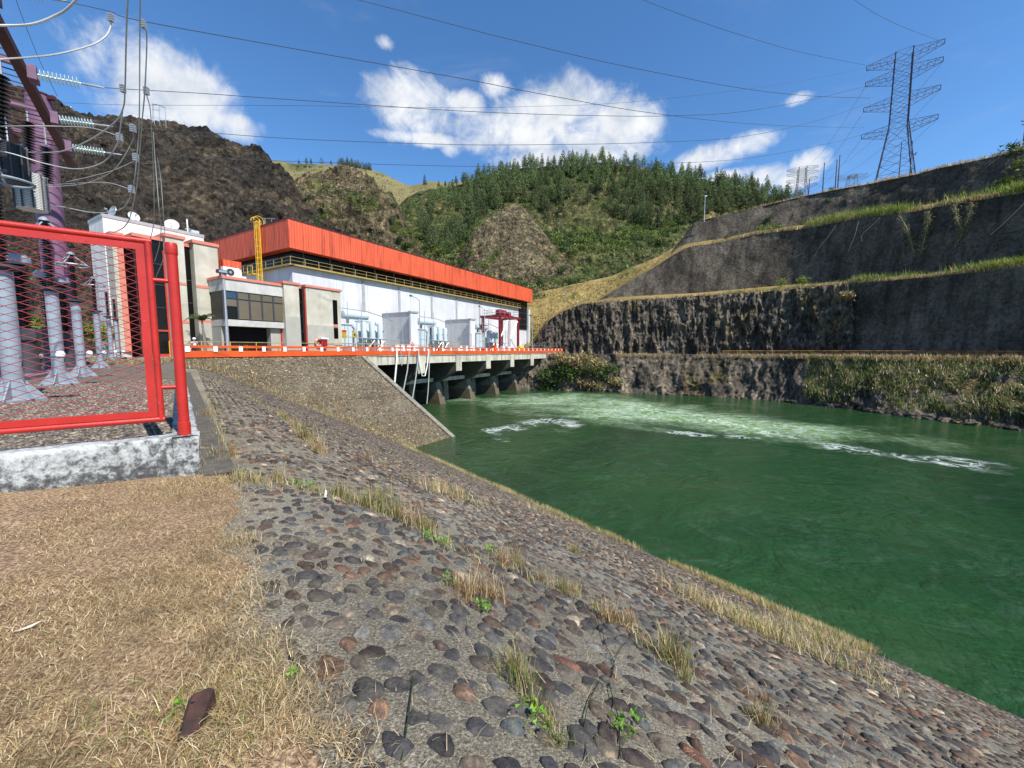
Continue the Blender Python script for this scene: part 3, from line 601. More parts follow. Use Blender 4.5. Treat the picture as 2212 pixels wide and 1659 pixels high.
def edge_n(s): return 0.30 + 0.09 * np.sin(s * 1.3 + 0.6) + 0.05 * np.sin(s * 4.1) + 0.03 * np.sin(s * 9.7)
RN = [(1.0, -0.5), (0.97, 0.12), (0.86, 0.55), (0.6, 0.88), (0.3, 0.99)]; RF = [(1.0, -0.4), (0.88, 0.5), (0.5, 0.95)]
slope_stones('set_river_stones', -5.0, 5.6, 0.1, 6.0, 0.185, 0.124, RN, 16, 61, keep=lambda s, n: (n > edge_n(s) + 0.05))
slope_stones('set_river_stones', -9.0, 14.0, 0.5, 16.9, 0.20, 0.136, RF, 9, 62, keep=lambda s, n: ~((s < 5.6) & (s > -5.0) & (n < 6.0)))
slope_stones('set_river_stones', 14.0, 48.0, 0.5, 16.9, 0.21, 0.155, RF[1:], 7, 63, keep=lambda s, n: True, size=1.05)
rng = np.random.default_rng(64); u, v = scatter_grid(-6, WEDGE_U - 0.7, 27.6, 42.8, 0.30, 0.22, 0.33, rng); K = len(u); c = wedge_np(u, v)
nn_ = c[:, 0] * BN.x + c[:, 1] * BN.y; m = (c[:, 2] > zs(nn_) - 0.05) & (rng.uniform(size=K) > 0.06) ; u, v, c = u[m], v[m], c[m]; K = len(u)
Nw = np.array(PV * -0.606) + np.array([0, 0, 1.0]); Nw /= np.linalg.norm(Nw); Nw = np.broadcast_to(Nw, (K, 3)); T1 = np.broadcast_to(np.array(PU), (K, 3)); T2 = np.cross(Nw, T1)
a = rng.uniform(0.09, 0.17, K); col = SPAL[rng.choice(len(SPAL), K, p=SPW)] * rng.uniform(0.5, 2.1, (K, 1)) * np.array([1.12, 1.0, .8]) + np.array([0.02, 0.014, 0.004])
cobbles('embankment_stones', c, T1[:, None], T2[:, None], Nw, a, a * rng.uniform(0.55, 0.85, K), rng.uniform(0.03, 0.07, K), rng.normal(0, 0.7, K), col, RF[1:], 7, mSTONE, 65)

# ------------------------------------------------------------------ lawn and yard ground
s_ax = np.arange(-14, 12.0, 0.08); n_ax = np.linspace(0, 1, 120); S, T = np.meshgrid(s_ax, n_ax); N = -11 + T ** 0.6 * (11 + edge_n(S) + 0.06 * fbm(np.stack([S, S * 0, S * 0], -1) * 3, 71, 3))
P = bank_np(S, N, 0.03); P[..., 2] += 0.022 * fbm(P * 1.6, 72, 5) - 0.06 * np.clip((T - 0.985) / 0.015, 0, 1)
tag(np_mesh('lawn', P.reshape(-1, 3), grid_faces(*S.shape), mSOIL), kind='structure')

# ------------------------------------------------------------------ river
mWATER = bpy.data.materials.new('green_river_water'); mWATER.use_nodes = True; t = NT(mWATER.node_tree); b = t.n['Principled BSDF']; p = t.pos()
_wn = t.node('ShaderNodeTexNoise'); t.l.new(p, _wn.inputs['Vector']); _wn.inputs['Scale'].default_value = 0.11; _wn.inputs['Detail'].default_value = 4
_wa = t.node('ShaderNodeVectorMath', operation='SUBTRACT'); t.l.new(_wn.outputs['Color'], _wa.inputs[0]); _wa.inputs[1].default_value = (.5, .5, .5)
_wb = t.node('ShaderNodeVectorMath', operation='MULTIPLY_ADD'); t.l.new(_wa.outputs[0], _wb.inputs[0]); _wb.inputs[1].default_value = (9, 9, 0); t.l.new(p, _wb.inputs[2]); pz = _wb.outputs[0]
def blob(cx, cy, rx, ry, rot=0.0):
    q = t.node('ShaderNodeMapping', vector_type='TEXTURE'); t.l.new(pz, q.inputs[0]); q.inputs['Location'].default_value = (cx, cy, WATER); q.inputs['Rotation'].default_value = (0, 0, rot); q.inputs['Scale'].default_value = (rx, ry, 1000)
    ln = t.node('ShaderNodeVectorMath', operation='LENGTH'); t.l.new(q.outputs[0], ln.inputs[0]); return t.math('SUBTRACT', 1.0, ln.outputs['Value'])
warp = t.node('ShaderNodeTexNoise'); t.l.new(p, warp.inputs['Vector']); warp.inputs['Scale'].default_value = 0.06; warp.inputs['Detail'].default_value = 5
wv = t.node('ShaderNodeVectorMath', operation='MULTIPLY_ADD'); t.l.new(warp.outputs['Color'], wv.inputs[0]); wv.inputs[1].default_value = (9, 9, 0); t.l.new(p, wv.inputs[2]); pw = wv.outputs[0]
def wpt(px, py): return at_z(px, py, WATER)
c0 = wpt(1330, 884); c1 = wpt(1190, 862); c2 = wpt(1540, 905)
n_big = t.noise(p, 0.055, 6, 0.6, 0.8)
boil = t.math('SMOOTH_MAX', t.math('SMOOTH_MAX', blob(c0.x, c0.y, 27, 19, math.radians(-30)), blob(c1.x, c1.y, 20, 16, math.radians(10)), 0.2), blob(c2.x, c2.y, 26, 12, math.radians(-45)), 0.2)
boil = t.math('ADD', boil, t.math('MULTIPLY', t.math('SUBTRACT', n_big, 0.5), 2.2))
boilr = t.ramp(boil, [(0.10, (0, 0, 0)), (0.42, (0.40, 0.40, 0.40)), (0.85, (0.9, 0.9, 0.9))])
deep = t.ramp(t.noise(p, 0.035, 5, 0.6, 1.0), [(0.3, (0.010, 0.040, 0.012)), (0.52, (0.018, 0.062, 0.017)), (0.68, (0.036, 0.070, 0.024)), (0.8, (0.052, 0.070, 0.030))])
col_ = t.mix(boilr, deep, t.ramp(t.noise(pw, 0.35, 7, 0.65, 0.5), [(0.3, (0.10, 0.20, 0.05)), (0.52, (0.15, 0.27, 0.085)), (0.72, (0.28, 0.41, 0.18))]))
# foam: thin filaments along the eddies
fv = t.noise(pw, 0.13, 7, 0.60, 1.6); fil = t.ramp(t.math('ABSOLUTE', t.math('SUBTRACT', fv, 0.5)), [(0.0, (1, 1, 1)), (0.02, (0.45, 0.45, 0.45)), (0.06, (0, 0, 0))])
fv2 = t.noise(pw, 0.42, 7, 0.62, 1.2); fil2 = t.ramp(t.math('ABSOLUTE', t.math('SUBTRACT', fv2, 0.5)), [(0.0, (1, 1, 1)), (0.03, (0.45, 0.45, 0.45)), (0.075, (0, 0, 0))])
brk = t.ramp(t.noise(p, 0.9, 6, 0.72), [(0.42, (0, 0, 0)), (0.62, (1, 1, 1))])
def streakline(pts, w):
    mm = None
    for (ax_, ay_), (bx_, by_) in zip(pts[:-1], pts[1:]):
        A_, B_ = wpt(ax_, ay_), wpt(bx_, by_); cc_ = (A_ + B_) / 2; dd_ = B_ - A_
        q = blob(cc_.x, cc_.y, dd_.length * 0.62, w, math.atan2(dd_.y, dd_.x)); mm = q if mm is None else t.math('SMOOTH_MAX', mm, q, 0.15)
    return mm
zone1 = streakline([(1500, 905), (1640, 925), (1760, 952), (1900, 985), (2010, 992), (2180, 1015)], 2.3)
zone2 = streakline([(1440, 930), (1560, 945), (1660, 950)], 1.7)
zone3 = streakline([(1040, 935), (1120, 915), (1200, 905), (1240, 925)], 2.6)
zone4 = streakline([(1050, 925), (1090, 945), (1080, 960)], 1.5)
zz = t.math('MAXIMUM', t.math('MAXIMUM', zone1, zone2), t.math('MAXIMUM', zone3, zone4))
zr = t.ramp(t.math('ADD', zz, t.math('MULTIPLY', t.math('SUBTRACT', fv2, 0.5), 1.6)), [(0.12, (0, 0, 0)), (0.55, (1, 1, 1))])
foam = t.math('MAXIMUM', t.math('MULTIPLY', zr, t.math('MULTIPLY', t.math('MAXIMUM', fil2, t.math('MULTIPLY', t.math('MULTIPLY', brk, brk), 0.35)), 0.78)), t.math('MULTIPLY', t.math('MULTIPLY', fil, brk), t.math('ADD', 0.03, t.math('MULTIPLY', boilr, 1.15))))
foam = t.math('MAXIMUM', foam, t.math('MULTIPLY', t.math('MULTIPLY', fil2, boilr), 0.5))
spk = t.ramp(t.noise(p, 2.6, 4, 0.7), [(0.72, (0, 0, 0)), (0.78, (1, 1, 1))]); spz = t.ramp(t.noise(p, 0.12, 4, 0.6, 0.5), [(0.60, (0, 0, 0)), (0.70, (1, 1, 1))])
foam = t.math('MAXIMUM', foam, t.math('MULTIPLY', t.math('MULTIPLY', spk, spz), 0.5), clamp=True)
col_ = t.mix(foam, col_, (0.74, 0.80, 0.76)); t.put(b.inputs['Base Color'], col_)
b.inputs['IOR'].default_value = 1.33; b.inputs['Specular IOR Level'].default_value = 0.5
t.put(b.inputs['Roughness'], t.math('ADD', 0.08, t.math('MULTIPLY', t.math('MAXIMUM', foam, boilr), 0.45)))
w1 = t.noise(t.scaled(p, (1.0, 0.6, 1), (0, 0, math.radians(-35))), 0.9, 5, 0.60, 0.8); w2 = t.noise(t.scaled(p, (1, 0.55, 1), (0, 0, math.radians(-45))), 3.2, 5, 0.6, 0.3); w3 = t.noise(p, 0.22, 4, 0.6, 1.2)
hh = t.math('ADD', t.math('ADD', t.math('MULTIPLY', w1, 0.30), t.math('MULTIPLY', w2, 0.17)), t.math('ADD', t.math('MULTIPLY', w3, 0.55), t.math('MULTIPLY', t.noise(t.scaled(p, (1, .5, 1), (0, 0, math.radians(-42))), 9.0, 3, .6), .035)))
t.l.new(t.bump(hh, 1.0, 0.85), b.inputs['Normal'])
mb = MB(); ed = [Vector((p_.x, p_.y, WATER)) for p_ in bankline(2.5)]
lft = [PL(-30, 60, WATER), PL(120, 60, WATER)]
mb.quad((-60, -70, WATER), (80, -70, WATER), *[tuple(e) for e in reversed(ed)], tuple(PL(105, 56, WATER)), tuple(PL(-5, 56, WATER)))
tag(mb.build('river', mWATER, sm=0, origin=(0, 0, WATER)), kind='structure')
# ================================================================== PLANT: DECK, HALL, OFFICES
VR = 42.9                                   # guard rail line
# paved yard of the plant (ground) - stops at the deck edge
mb = MB(); mb.box(-60, 130, 43.3, 140, -0.95, DECK, PL); tag(mb.build('plant_yard', mGROUNDC, sm=0), kind='structure')
# ---- deck over the outlets
deck = thing('outlet_deck', 'cream stained concrete deck on brackets and piers above the green river outlets', 'deck', PL(68, 44, WATER))
u0, u1 = 33.2, 101.8
mb = MB(); mb.box(u0, u1, 43.0, 46.5, -2.05, -0.70, PL); mb.build('slab', mDECKC, deck, 0)
mb = MB(); mb.box(u0, u1, 42.86, 43.06, -0.82, -0.66, PL); mb.build('slab_lip', mDECKC, deck, 0)
bu = [PU_(px, 43) for px in (916, 999, 1057.5, 1112.5, 1152.8, 1187.4)]; bu = [bu[0] - (bu[1] - bu[0])] + bu
pitch_ = (bu[-1] - bu[1]) / 5; bu = [bu[1] + pitch_ * (i - 1) for i in range(7)]
for ub in bu:
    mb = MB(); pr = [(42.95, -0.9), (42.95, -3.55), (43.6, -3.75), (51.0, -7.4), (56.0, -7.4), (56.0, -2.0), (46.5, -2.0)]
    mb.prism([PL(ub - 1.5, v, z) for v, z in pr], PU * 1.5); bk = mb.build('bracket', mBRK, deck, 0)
    mb = MB(); mb.box(ub - 1.52, ub + .02, 42.84, 42.948, -3.6, -.9, PL); mb.build('front_face', mDECKC, bk, 0)  # thin pale plate: sunlit front against the shade-darkened bracket sides
mb = MB(); mb.box(u0 + 1, u1 - 3, 48.2, 49.0, -5.75, -5.05, PL); mb.build('cross_beam', mDECKC, deck, 0)
for k, ub in enumerate(bu):
    for (off, wd) in ((0.0, 1.5),):
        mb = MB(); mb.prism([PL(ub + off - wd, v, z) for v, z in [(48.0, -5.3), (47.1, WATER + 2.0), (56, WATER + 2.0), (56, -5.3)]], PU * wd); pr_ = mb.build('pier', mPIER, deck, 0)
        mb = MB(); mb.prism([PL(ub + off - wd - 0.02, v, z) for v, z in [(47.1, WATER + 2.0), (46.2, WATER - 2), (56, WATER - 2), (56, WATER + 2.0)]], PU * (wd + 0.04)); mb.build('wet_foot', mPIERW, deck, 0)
    mb = MB(); mb.prism([PL(ub - pitch_ * 0.5 - .7, v, z) for v, z in [(50.5, -5.4), (50.0, WATER - 2), (56, WATER - 2), (56, -5.4)]], PU * 1.3); mb.build('pier', mPIER, deck, 0)
mb = MB(); mb.box(u0 - 4, u1 + 1, 56.0, 57.0, -13, -0.96, PL); mb.build('rear_wall', mDARK, deck, 0)  # painted black for the shade behind the piers
mb = MB(); mb.box(u0 + 1, u1 - 1, 46.6, 56, -2.0, -1.2, PL); mb.build('soffit', mBRK, deck, 0)  # underside shade is in the dark colour
mb = MB(); mb.box(u1 - 1.2, u1 - .2, 46.6, 56, -13, -2.06, PL); mb.build('end_wall', mPIER, deck, 0)
mb = MB(); mb.box(u0 + 0.2, u0 + 1.0, 43.3, 56, -13, -2.06, PL); mb.build('end_wall', mPIER, deck, 0)

# ---- orange guard rail
gr = thing('guard_rail', 'bright orange two beam guard rail with white blocks along the deck edge', 'guard rail', PL(60, VR, DECK))
ug0 = PU_(376, VR)
mb = MB(); mb.box(ug0, u1, VR - .12, VR + .12, -0.66, -0.06, PL); mb.build('lower_beam', mORANGE, gr, 0)
mb = MB(); mb.box(ug0, u1, VR - .10, VR + .10, 0.20, 0.44, PL); mb.build('upper_beam', mORANGE, gr, 0)
ub = PU_(466, VR) - 4.4; n = 0
while ub < u1:
    mb = MB(); mb.box(ub - .17, ub + .17, VR - .19, VR - .121, -0.15, 0.36, PL); mb.box(ub - .09, ub + .09, VR - .02, VR + .02, -.06, .2, PL); mb.build('white_block', mWHITE, gr, 0); ub += 2.16
# yellow hand rail behind it
yr_ = thing('hand_rail', 'low yellow and black pipe hand rail just behind the orange guard rail', 'hand rail', PL(40, VR + .9, DECK))
mb = MB(); mb.tube(PL(ug0, VR + .9, 0.80), PL(61, VR + .9, 0.80), 0.035); mb.build('top_pipe', mYELLOWF, yr_)
ub = ug0
while ub < 61:
    mb = MB(); mb.tube(PL(ub, VR + .9, DECK), PL(ub, VR + .9, 0.8), 0.035); mb.build('post', mYELLOW, yr_); ub += 2.4

# ---- turbine hall
hall = thing('turbine_hall', 'long white turbine hall with a deep orange corrugated roof fascia', 'building', PL(68, 68, DECK))
VH = 56.0; hu0, hu1 = PU_(HX(630, 560), VH), PU_(1143, VH); hv1 = 82.0
zr = 18.25; zf = 14.35; zw = 12.05
ubs = [PU_(p, VH) for p in (788.8, 865, 934, 987, 1036.4, 1081.6, 1120)]
mb = MB(); mb.box(hu0, ubs[-1], VH, hv1, DECK, zw, PL); mb.box(ubs[-1], hu1 - .2, VH + .6, hv1, DECK, 6.2, PL); mb.build('wall', mHALL, hall, 0)
mb = MB(); mb.box(hu1 - .9, hu1 + .1, VH - .25, VH + 1.2, DECK, 12.2, PL); mb.build('end_pillar', mHALL, hall, 0)
mb = MB(); e = .75
mb.box(hu0 - e, hu1 + .6, VH - e, hv1 + e, zf, zr, PL); mb.build('roof_fascia', mFASC, hall, 0)
mb = MB(); mb.box(hu0 - e - .06, hu1 + .66, VH - e - .06, hv1 + e + .06, zr, zr + .14, PL); mb.build('roof_edge', mBROWN, hall, 0)
mb = MB(); mb.box(hu0 + .5, hu1 - .3, VH + .55, hv1 - 1, zw - .5, zf + .3, PL); mb.build('strip_window', mGLASS, hall, 0)
mb = MB(); mb.box(ubs[-1] + .05, hu1 - .95, VH + .3, VH + .58, 6.22, zf, PL); ew = mb.build('end_window', mGLASS, hall, 0)
mb = MB()
for z in (7.6, 9.2, 10.9, 12.4): mb.box(ubs[-1] + .05, hu1 - .95, VH + .25, VH + .298, z - .05, z + .05, PL)
for k in (1, 2): u_ = ubs[-1] + (hu1 - .95 - ubs[-1]) * k / 3; mb.box(u_ - .04, u_ + .04, VH + .24, VH + .296, 6.25, zf, PL)
mb.build('mullion', mGREYD, ew, 0)
ub = hu0 + 2.0; mb = MB()
while ub < ubs[-1]:
    mb = MB(); mb.box(ub - .14, ub + .14, VH + .36, VH + .545, zw - .1, zf, PL); mb.build('window_post', mGREYD, hall, 0); ub += 4.35
for x in ubs[:-1]:
    mb = MB(); mb.box(x - .26, x + .26, VH - .10, VH + .02, DECK, zw - .3, PL); mb.build('pilaster', mPIL, hall, 0)
mb = MB(); mb.box(hu0 - .55, ubs[-1], VH - .75, VH - .003, zw - .06, zw + .16, PL); mb.box(hu0 - .75, hu0 - .003, VH - .75, hv1 - 6, zw - .06, zw + .16, PL); mb.build('walkway', mYELLOWF, hall, 0)
mb = MB()
for z in (zw + .62, zw + 1.12): mb.tube(PL(hu0 - .6, VH - .7, z), PL(ubs[-1], VH - .7, z), .032, 5); mb.tube(PL(hu0 - .6, VH - .7, z), PL(hu0 - .6, hv1 - 6, z), .032, 5)
ub = hu0 - .6
while ub < ubs[-1]: mb.tube(PL(ub, VH - .7, zw), PL(ub, VH - .7, zw + 1.12), .045, 5); ub += 2.15
vb = VH + 1.4
while vb < hv1 - 6: mb.tube(PL(hu0 - .6, vb, zw), PL(hu0 - .6, vb, zw + 1.12), .045, 5); vb += 2.15
mb.build('walkway_railing', mYELLOWF, hall)
mb = MB()
for x in (hu0 + 7, hu0 + 13, hu0 + 30): mb.box(x, x + .04, VH - .012, VH - .002, 1.0, zw - .4, PL)
mb.build('wall_joint', mPIL, hall, 0)
# caged ladder on the near gable
lu = hu0 - 1.0; lv = PVof(HX(561, 545), lu)
lad = thing('caged_ladder', 'tall yellow caged ladder climbing the gable of the white hall', 'ladder', PL(lu, lv, 8))
ztop = zr + .9; mb = MB()
for dv in (-.35, .35): mb.tube(PL(lu, lv + dv, 8.0), PL(lu, lv + dv, ztop), .07, 5)
mb.build('stringer', mYELLOW, lad)
mb = MB(); z = 8.2
while z < ztop - .8: mb.tube(PL(lu, lv - .35, z), PL(lu, lv + .35, z), .03, 4); z += .33
mb.build('rung', mYELLOW, lad)
mb = MB(); z = 10.2; hoops = []
while z < ztop - .2:
    pts = [PL(lu - .58 * math.sin(a), lv + .34 * math.cos(a), z) for a in np.linspace(0, math.pi, 9)]; mb.pipe(pts, .045, 4); z += .85
for a in np.linspace(.3, math.pi - .3, 5): mb.tube(PL(lu - .58 * math.sin(a), lv + .34 * math.cos(a), 10.2), PL(lu - .58 * math.sin(a), lv + .34 * math.cos(a), ztop - .3), .035, 4)
mb.build('safety_cage', mYELLOW, lad)
mb = MB(); mb.pipe([PL(lu - .1 + .9 * math.sin(a) * .8, lv - .4, ztop - .2 + .75 * math.cos(a) - .1) for a in np.linspace(-1.5, 2.2, 9)], .05, 5); mb.pipe([PL(lu - .1 + .9 * math.sin(a) * .8, lv + .4, ztop - .2 + .75 * math.cos(a) - .1) for a in np.linspace(-1.5, 2.2, 9)], .05, 5); mb.build('top_hoop', mYELLOW, lad)
mb = MB(); mb.box(lu - .9, lu + .4, lv + .4, lv + 1.9, 11.2, 11.35, PL); mb.tube(PL(lu - .9, lv + 1.9, 11.3), PL(lu - .9, lv + 1.9, 12.5), .05, 4); mb.tube(PL(lu - .9, lv + .5, 11.3), PL(lu - .9, lv + .5, 12.5), .05, 4); mb.tube(PL(lu - .9, lv + .5, 12.5), PL(lu - .9, lv + 1.9, 12.5), .05, 4); mb.build('landing', mYELLOW, lad)

# ---- office building in blocks
off = thing('office_building', 'cream three storey office block with salmon copings and dark glass slots', 'building', PL(0, 50, DECK))
def block(px0, px1, v, vb, ztop, name='wall', m=mCREAM, z0=DECK, cope=True, capm=mSALMON, over=.12):
    ua, ub = PU_(HX(px0, 515), v), PU_(HX(px1, 515), v); mb = MB(); mb.box(ua, ub, v, vb, z0, ztop, PL); w = mb.build(name, m, off, 0)
    if cope:
        mb = MB(); mb.box(ua - over, ub + over, v - over, vb + over, ztop + .002, ztop + .30, PL); mb.build('coping', capm, w, 0)
    return ua, ub, w
zp = PZ(225, 469, 50.5); ua = PU_(HX(225, 515), 50.5)
block(225, 440, 50.5, PVof(HX(193, 500), ua), zp, 'penthouse_wall', mPENT, capm=mPIL, over=.05)
zC = PZ(288, 510, 47.3); uc = PU_(HX(288, 515), 47.3); vcb = PVof(HX(262, 515), uc)
block(241, 263, 48.8, 50.45, PZ(250, 509, 48.8), 'column_wall')
mb = MB(); ua, ub = PU_(HX(250, 515), 48.8), PU_(HX(263, 515), 48.8); mb.box(ub - .38, ub + .02, 48.72, 48.79, DECK + .4, PZ(250, 509, 48.8) - .8, PL); mb.build('orange_strip', mSALMON, off, 0)
a, b_, w = block(288, 356, 47.3, vcb, zC, 'glazed_wall', mGLASS)
mb = MB()
for z in (1.9, 4.0, 6.1, 8.0): mb.box(a - .02, b_, 47.26, 47.298, z - .03, z + .03, PL); mb.box(a - .04, a - .002, 47.3, vcb, z - .03, z + .03, PL)
mb.build('mullion', mGREYD, w, 0)
mb = MB()
for (x0, x1) in ((a, a + .22), (b_ - .3, b_)): mb.box(x0, x1, 47.14, 47.295, DECK, 2.1 if x0 == a else 9.3, PL)
mb.box(a, b_, 47.15, 47.29, DECK, DECK + .3, PL); mb.box(a, b_, 47.15, 47.29, 1.75, 1.9, PL); mb.box(a - .15, a - .003, vcb - .3, vcb, DECK, 9.2, PL); mb.build('red_frame', paint('dark_red_frame', (0.42, 0.05, 0.03)), w, 0)
def wall_bands(ua, ub, v, zs_, w):
    mb = MB()
    for z in zs_: mb.box(ua - .003, ub + .003, v - .035, v - .002, z - .13, z + .13, PL)
    mb.build('floor_band', mSALMON, w, 0)
zD = PZ(375, 514, 46.8); a, b_, w = block(356, 396, 46.8, 52, zD); wall_bands(a, b_, 46.8, (PZ(378, 611, 46.8), PZ(378, 694, 46.8)), w)
zE = PZ(405, 534, 47.7); a, b_, w = block(396, 416.5, 47.7, 52, zE, 'window_slot', mGLASS)
mb = MB(); mb.box(b_ - .32, b_ - .02, 47.55, 47.695, DECK, zE, PL); mb.build('salmon_jamb', mSALMON, w, 0)
mb = MB()
for z in (1.2, 3.2, 4.7, 6.9): mb.box(a, b_ - .35, 47.65, 47.698, z - .03, z + .03, PL)
mb.build('mullion', mGREYD, w, 0)
zF = PZ(416, 524, 46.8); a, b_, w = block(416.5, 468, 46.8, 54, zF); wall_bands(a, b_, 46.8, (PZ(440, 620, 46.8), PZ(440, 694, 46.8)), w)
mb = MB(); mb.box(a - .003, b_ + .003, 46.77, 46.797, DECK, PZ(440, 695.5, 46.8), PL); mb.build('grey_base', M('grey_base_paint', [(0.3, (0.33, 0.33, 0.28)), (0.7, (0.40, 0.39, 0.34))], 1.0, 0.85, streak=(1.2, 0.3, (0.25, 0.24, 0.2))), w, 0)
mGB = bpy.data.materials['grey_base_paint']
# projecting first floor
uG = PU_(HX(450, 606), 46.75); VG = PVof(HX(481, 601), uG); uG1 = PU_(HX(615, 615), VG)
zt, zb1, zb2, zsp = PZ(481, 601, VG), PZ(481, 626, VG), PZ(481, 689, VG), PZ(481, 703, VG)
ob = thing('projecting_block', 'projecting first floor with brown blinds above an open dark carport', 'building', PL(24, VG, DECK))
mb = MB(); mb.box(uG, uG1, VG, 53, zb1, zt, PL); w = mb.build('parapet_wall', mBAND, ob, 0)
mb = MB(); mb.box(uG - .12, uG1, VG - .12, 53, zt + .003, zt + .26, PL); mb.build('coping', mSALMON, w, 0)
mb = MB(); mb.box(uG + .1, uG1, VG + .12, 52.9, zb2, zb1, PL); wg = mb.build('window', mGLASS, ob, 0)
xs_ = [PU_(HX(p, 655), VG) for p in (483, 513.5, 539.5, 566, 590.5, 613)]
for k in range(1, 5):
    mb = MB(); mb.box(xs_[k] + .07, xs_[k + 1] - .07, VG + .06, VG + .118, zb2 + .1, zb1 - .1, PL); mb.build('blind', mBLIND, wg, 0)
mb = MB(); mb.box(xs_[0] + .1, xs_[1] - .07, VG + .06, VG + .118, zb1 - 1.5, zb1 - .75, PL); mb.build('blind', mBLIND, wg, 0)
mb = MB(); mb.box(xs_[0] + .1, xs_[1] - .07, VG + .06, VG + .118, zb1 - .74, zb1 - .1, PL); mb.build('blue_pane', paint('blue_reflecting_glass', (0.03, 0.06, 0.10), rough=.1), wg, 0)
mb = MB()
for x in xs_: mb.box(x - .07, x + .07, VG - .02, VG + .125, zb2, zb1, PL)
mb.box(xs_[0], xs_[-1], VG - .015, VG + .05, zb1 - .75, zb1 - .70, PL); mb.box(uG + .02, uG + .1, VG + .13, 46.8, zb2, zb2 + .12, PL); mb.build('mullion', mGREYD, wg, 0)
mb = MB(); mb.box(uG, uG1, VG, 53, zsp, zb2, PL); mb.build('spandrel', mBAND, ob, 0)
mb = MB(); mb.box(uG + .55, uG1 - 1.45, VG + 1.3, 52.5, DECK, zsp - .01, PL); mb.build('carport_shade_block', mDARK, ob, 0)  # solid black block painted as the shade inside the open carport
mb = MB(); mb.box(uG + .02, uG + .5, VG + 1.0, 53, DECK, zsp, PL); mb.box(uG1 - 1.5, uG1, VG + .5, 53, DECK, zsp, PL); mb.build('side_wall', mGB, ob, 0)
mb = MB(); mb.box(uG1 - .45, uG1 - .05, VG + .42, VG + .495, DECK, zsp, PL); mb.build('red_jamb', mRED, ob, 0)
# chair glimpsed behind the glass is too dark to see; pier and two storey end block
eb = thing('end_block', 'two storey cream end block with tall dark window slots beside the transformers', 'building', PL(38, 47, DECK))
def eblock(px0, px1, v, vb, ztop, name='wall', m=mCREAM, cope=True):
    ua, ub = PU_(HX(px0, 620), v), PU_(HX(px1, 620), v); mb = MB(); mb.box(ua, ub, v, vb, DECK, ztop, PL); w = mb.build(name, m, eb, 0)
    if cope: mb = MB(); mb.box(ua - .14, ub + .14, v - .14, vb + .1, ztop + .002, ztop + .26, PL); mb.build('coping', mSALMON, w, 0)
    return ua, ub, w
a, b_, w = eblock(613, 645, VG - .35, 50, PZ(613, 612, VG - .35)); mb = MB(); mb.box(a - .003, b_ + .003, VG - .385, VG - .353, DECK, PZ(630, 684, VG - .35), PL); mb.build('grey_base', mGB, w, 0)
vI = VG + .9; a, b_, w = eblock(645, 661, vI, 51, PZ(650, 624, vI), 'window_slot', mGLASS)
mb = MB()
for z in (1.0, 2.2, 4.0, 5.6): mb.box(a, b_, vI - .05, vI - .002, z - .04, z + .04, PL)
mb.build('mullion', mGREYD, w, 0)
vJ = VG + .1; mb = MB(); x = PU_(HX(660, 620), vJ); mb.box(x - .16, x - .003, vJ + .05, vJ + .3, DECK, PZ(660, 617, vJ) - .1, PL); mb.build('red_jamb', paint('dull_red_jamb', (0.34, 0.05, 0.03)), eb, 0)
a, b_, w = eblock(660, 717, vJ, 52, PZ(660, 619.5, vJ)); mb = MB(); mb.box(a - .003, b_ + .003, vJ - .035, vJ - .003, DECK, PZ(690, 703, vJ), PL); mb.build('grey_base', mGB, w, 0)
a, b_, w = eblock(717, 734.5, vJ + .1, 50, PZ(725, 629, vJ + .1))
for (y0, y1) in ((648, 700), (708, 731)):
    mb = MB(); mb.box(PU_(HX(718, 660), vJ), PU_(HX(729, 660), vJ), vJ + .04, vJ + .098, PZ(723, y1, vJ), PZ(723, y0, vJ), PL); mb.build('window', mGLASS, w, 0)
mb = MB(); mb.box(PU_(HX(718, 660), vJ), PU_(HX(729, 660), vJ), vJ + .03, vJ + .097, PZ(723, 706, vJ), PZ(723, 701, vJ), PL); mb.build('orange_sill', mSALMON, w, 0)
# canopy, air conditioner and roof things
zro = zt + .26
cano = thing('roof_canopy', 'small salmon canopy on white posts above the projecting block roof', 'canopy', PL(uG + 4, 50, zro))
ucn0 = PU_(557 - 0, 49.5); mb = MB(); cu = PU_(HX(482, 565), 48.2); mb.box(cu, PU_(HX(521, 568), 48.2), 48.2, 51.2, PZ(482, 574, 48.2), PZ(482, 560, 48.2), PL); mb.build('roof', mFASC, cano, 0)
for px in (486, 519):
    mb = MB(); mb.tube(PL(PU_(HX(px, 575), 48.4), 48.4, zro), PL(PU_(HX(px, 575), 48.4), 48.4, PZ(482, 574, 48.2)), .09, 6); mb.build('post', mWHITE, cano)
mb = MB(); mb.tube(PL(PU_(HX(500, 575), 48.5), 48.5, zro + .2), PL(PU_(HX(512, 575), 48.5), 48.5, PZ(482, 574, 48.2)), .08, 6); mb.build('brace', mWHITE, cano)
acu = PU_(458, VG + 1.2)
def air_con(u, v, z, w_, h, label):
    r_ = thing('air_conditioner', label, 'air conditioner', PL(u, v, z)); mb = MB(); mb.box(u, u + w_, v, v + .5, z, z + h, PL); mb.build('casing', mWHITE, r_, 0)
    mb = MB(); mb.lathe(PL(u + w_ * .42, v - .03, z + h * .5), [(h * .36, 0), (h * .36, .04)], 16, PV); mb.build('fan_grille', mGREYD, r_, 0)
    mb = MB(); mb.lathe(PL(u + w_ * .42, v - .045, z + h * .5), [(h * .12, 0), (h * .12, .03)], 12, PV); mb.build('fan_hub', mGALV, r_, 0)
air_con(uG + .25, VG + .35, zro, 1.45, .98, 'white air conditioner with round fan on the projecting roof corner')
air_con(PU_(HX(503, 585), 48), 48.0, zro, 1.3, .9, 'white air conditioner standing under the small salmon roof canopy')
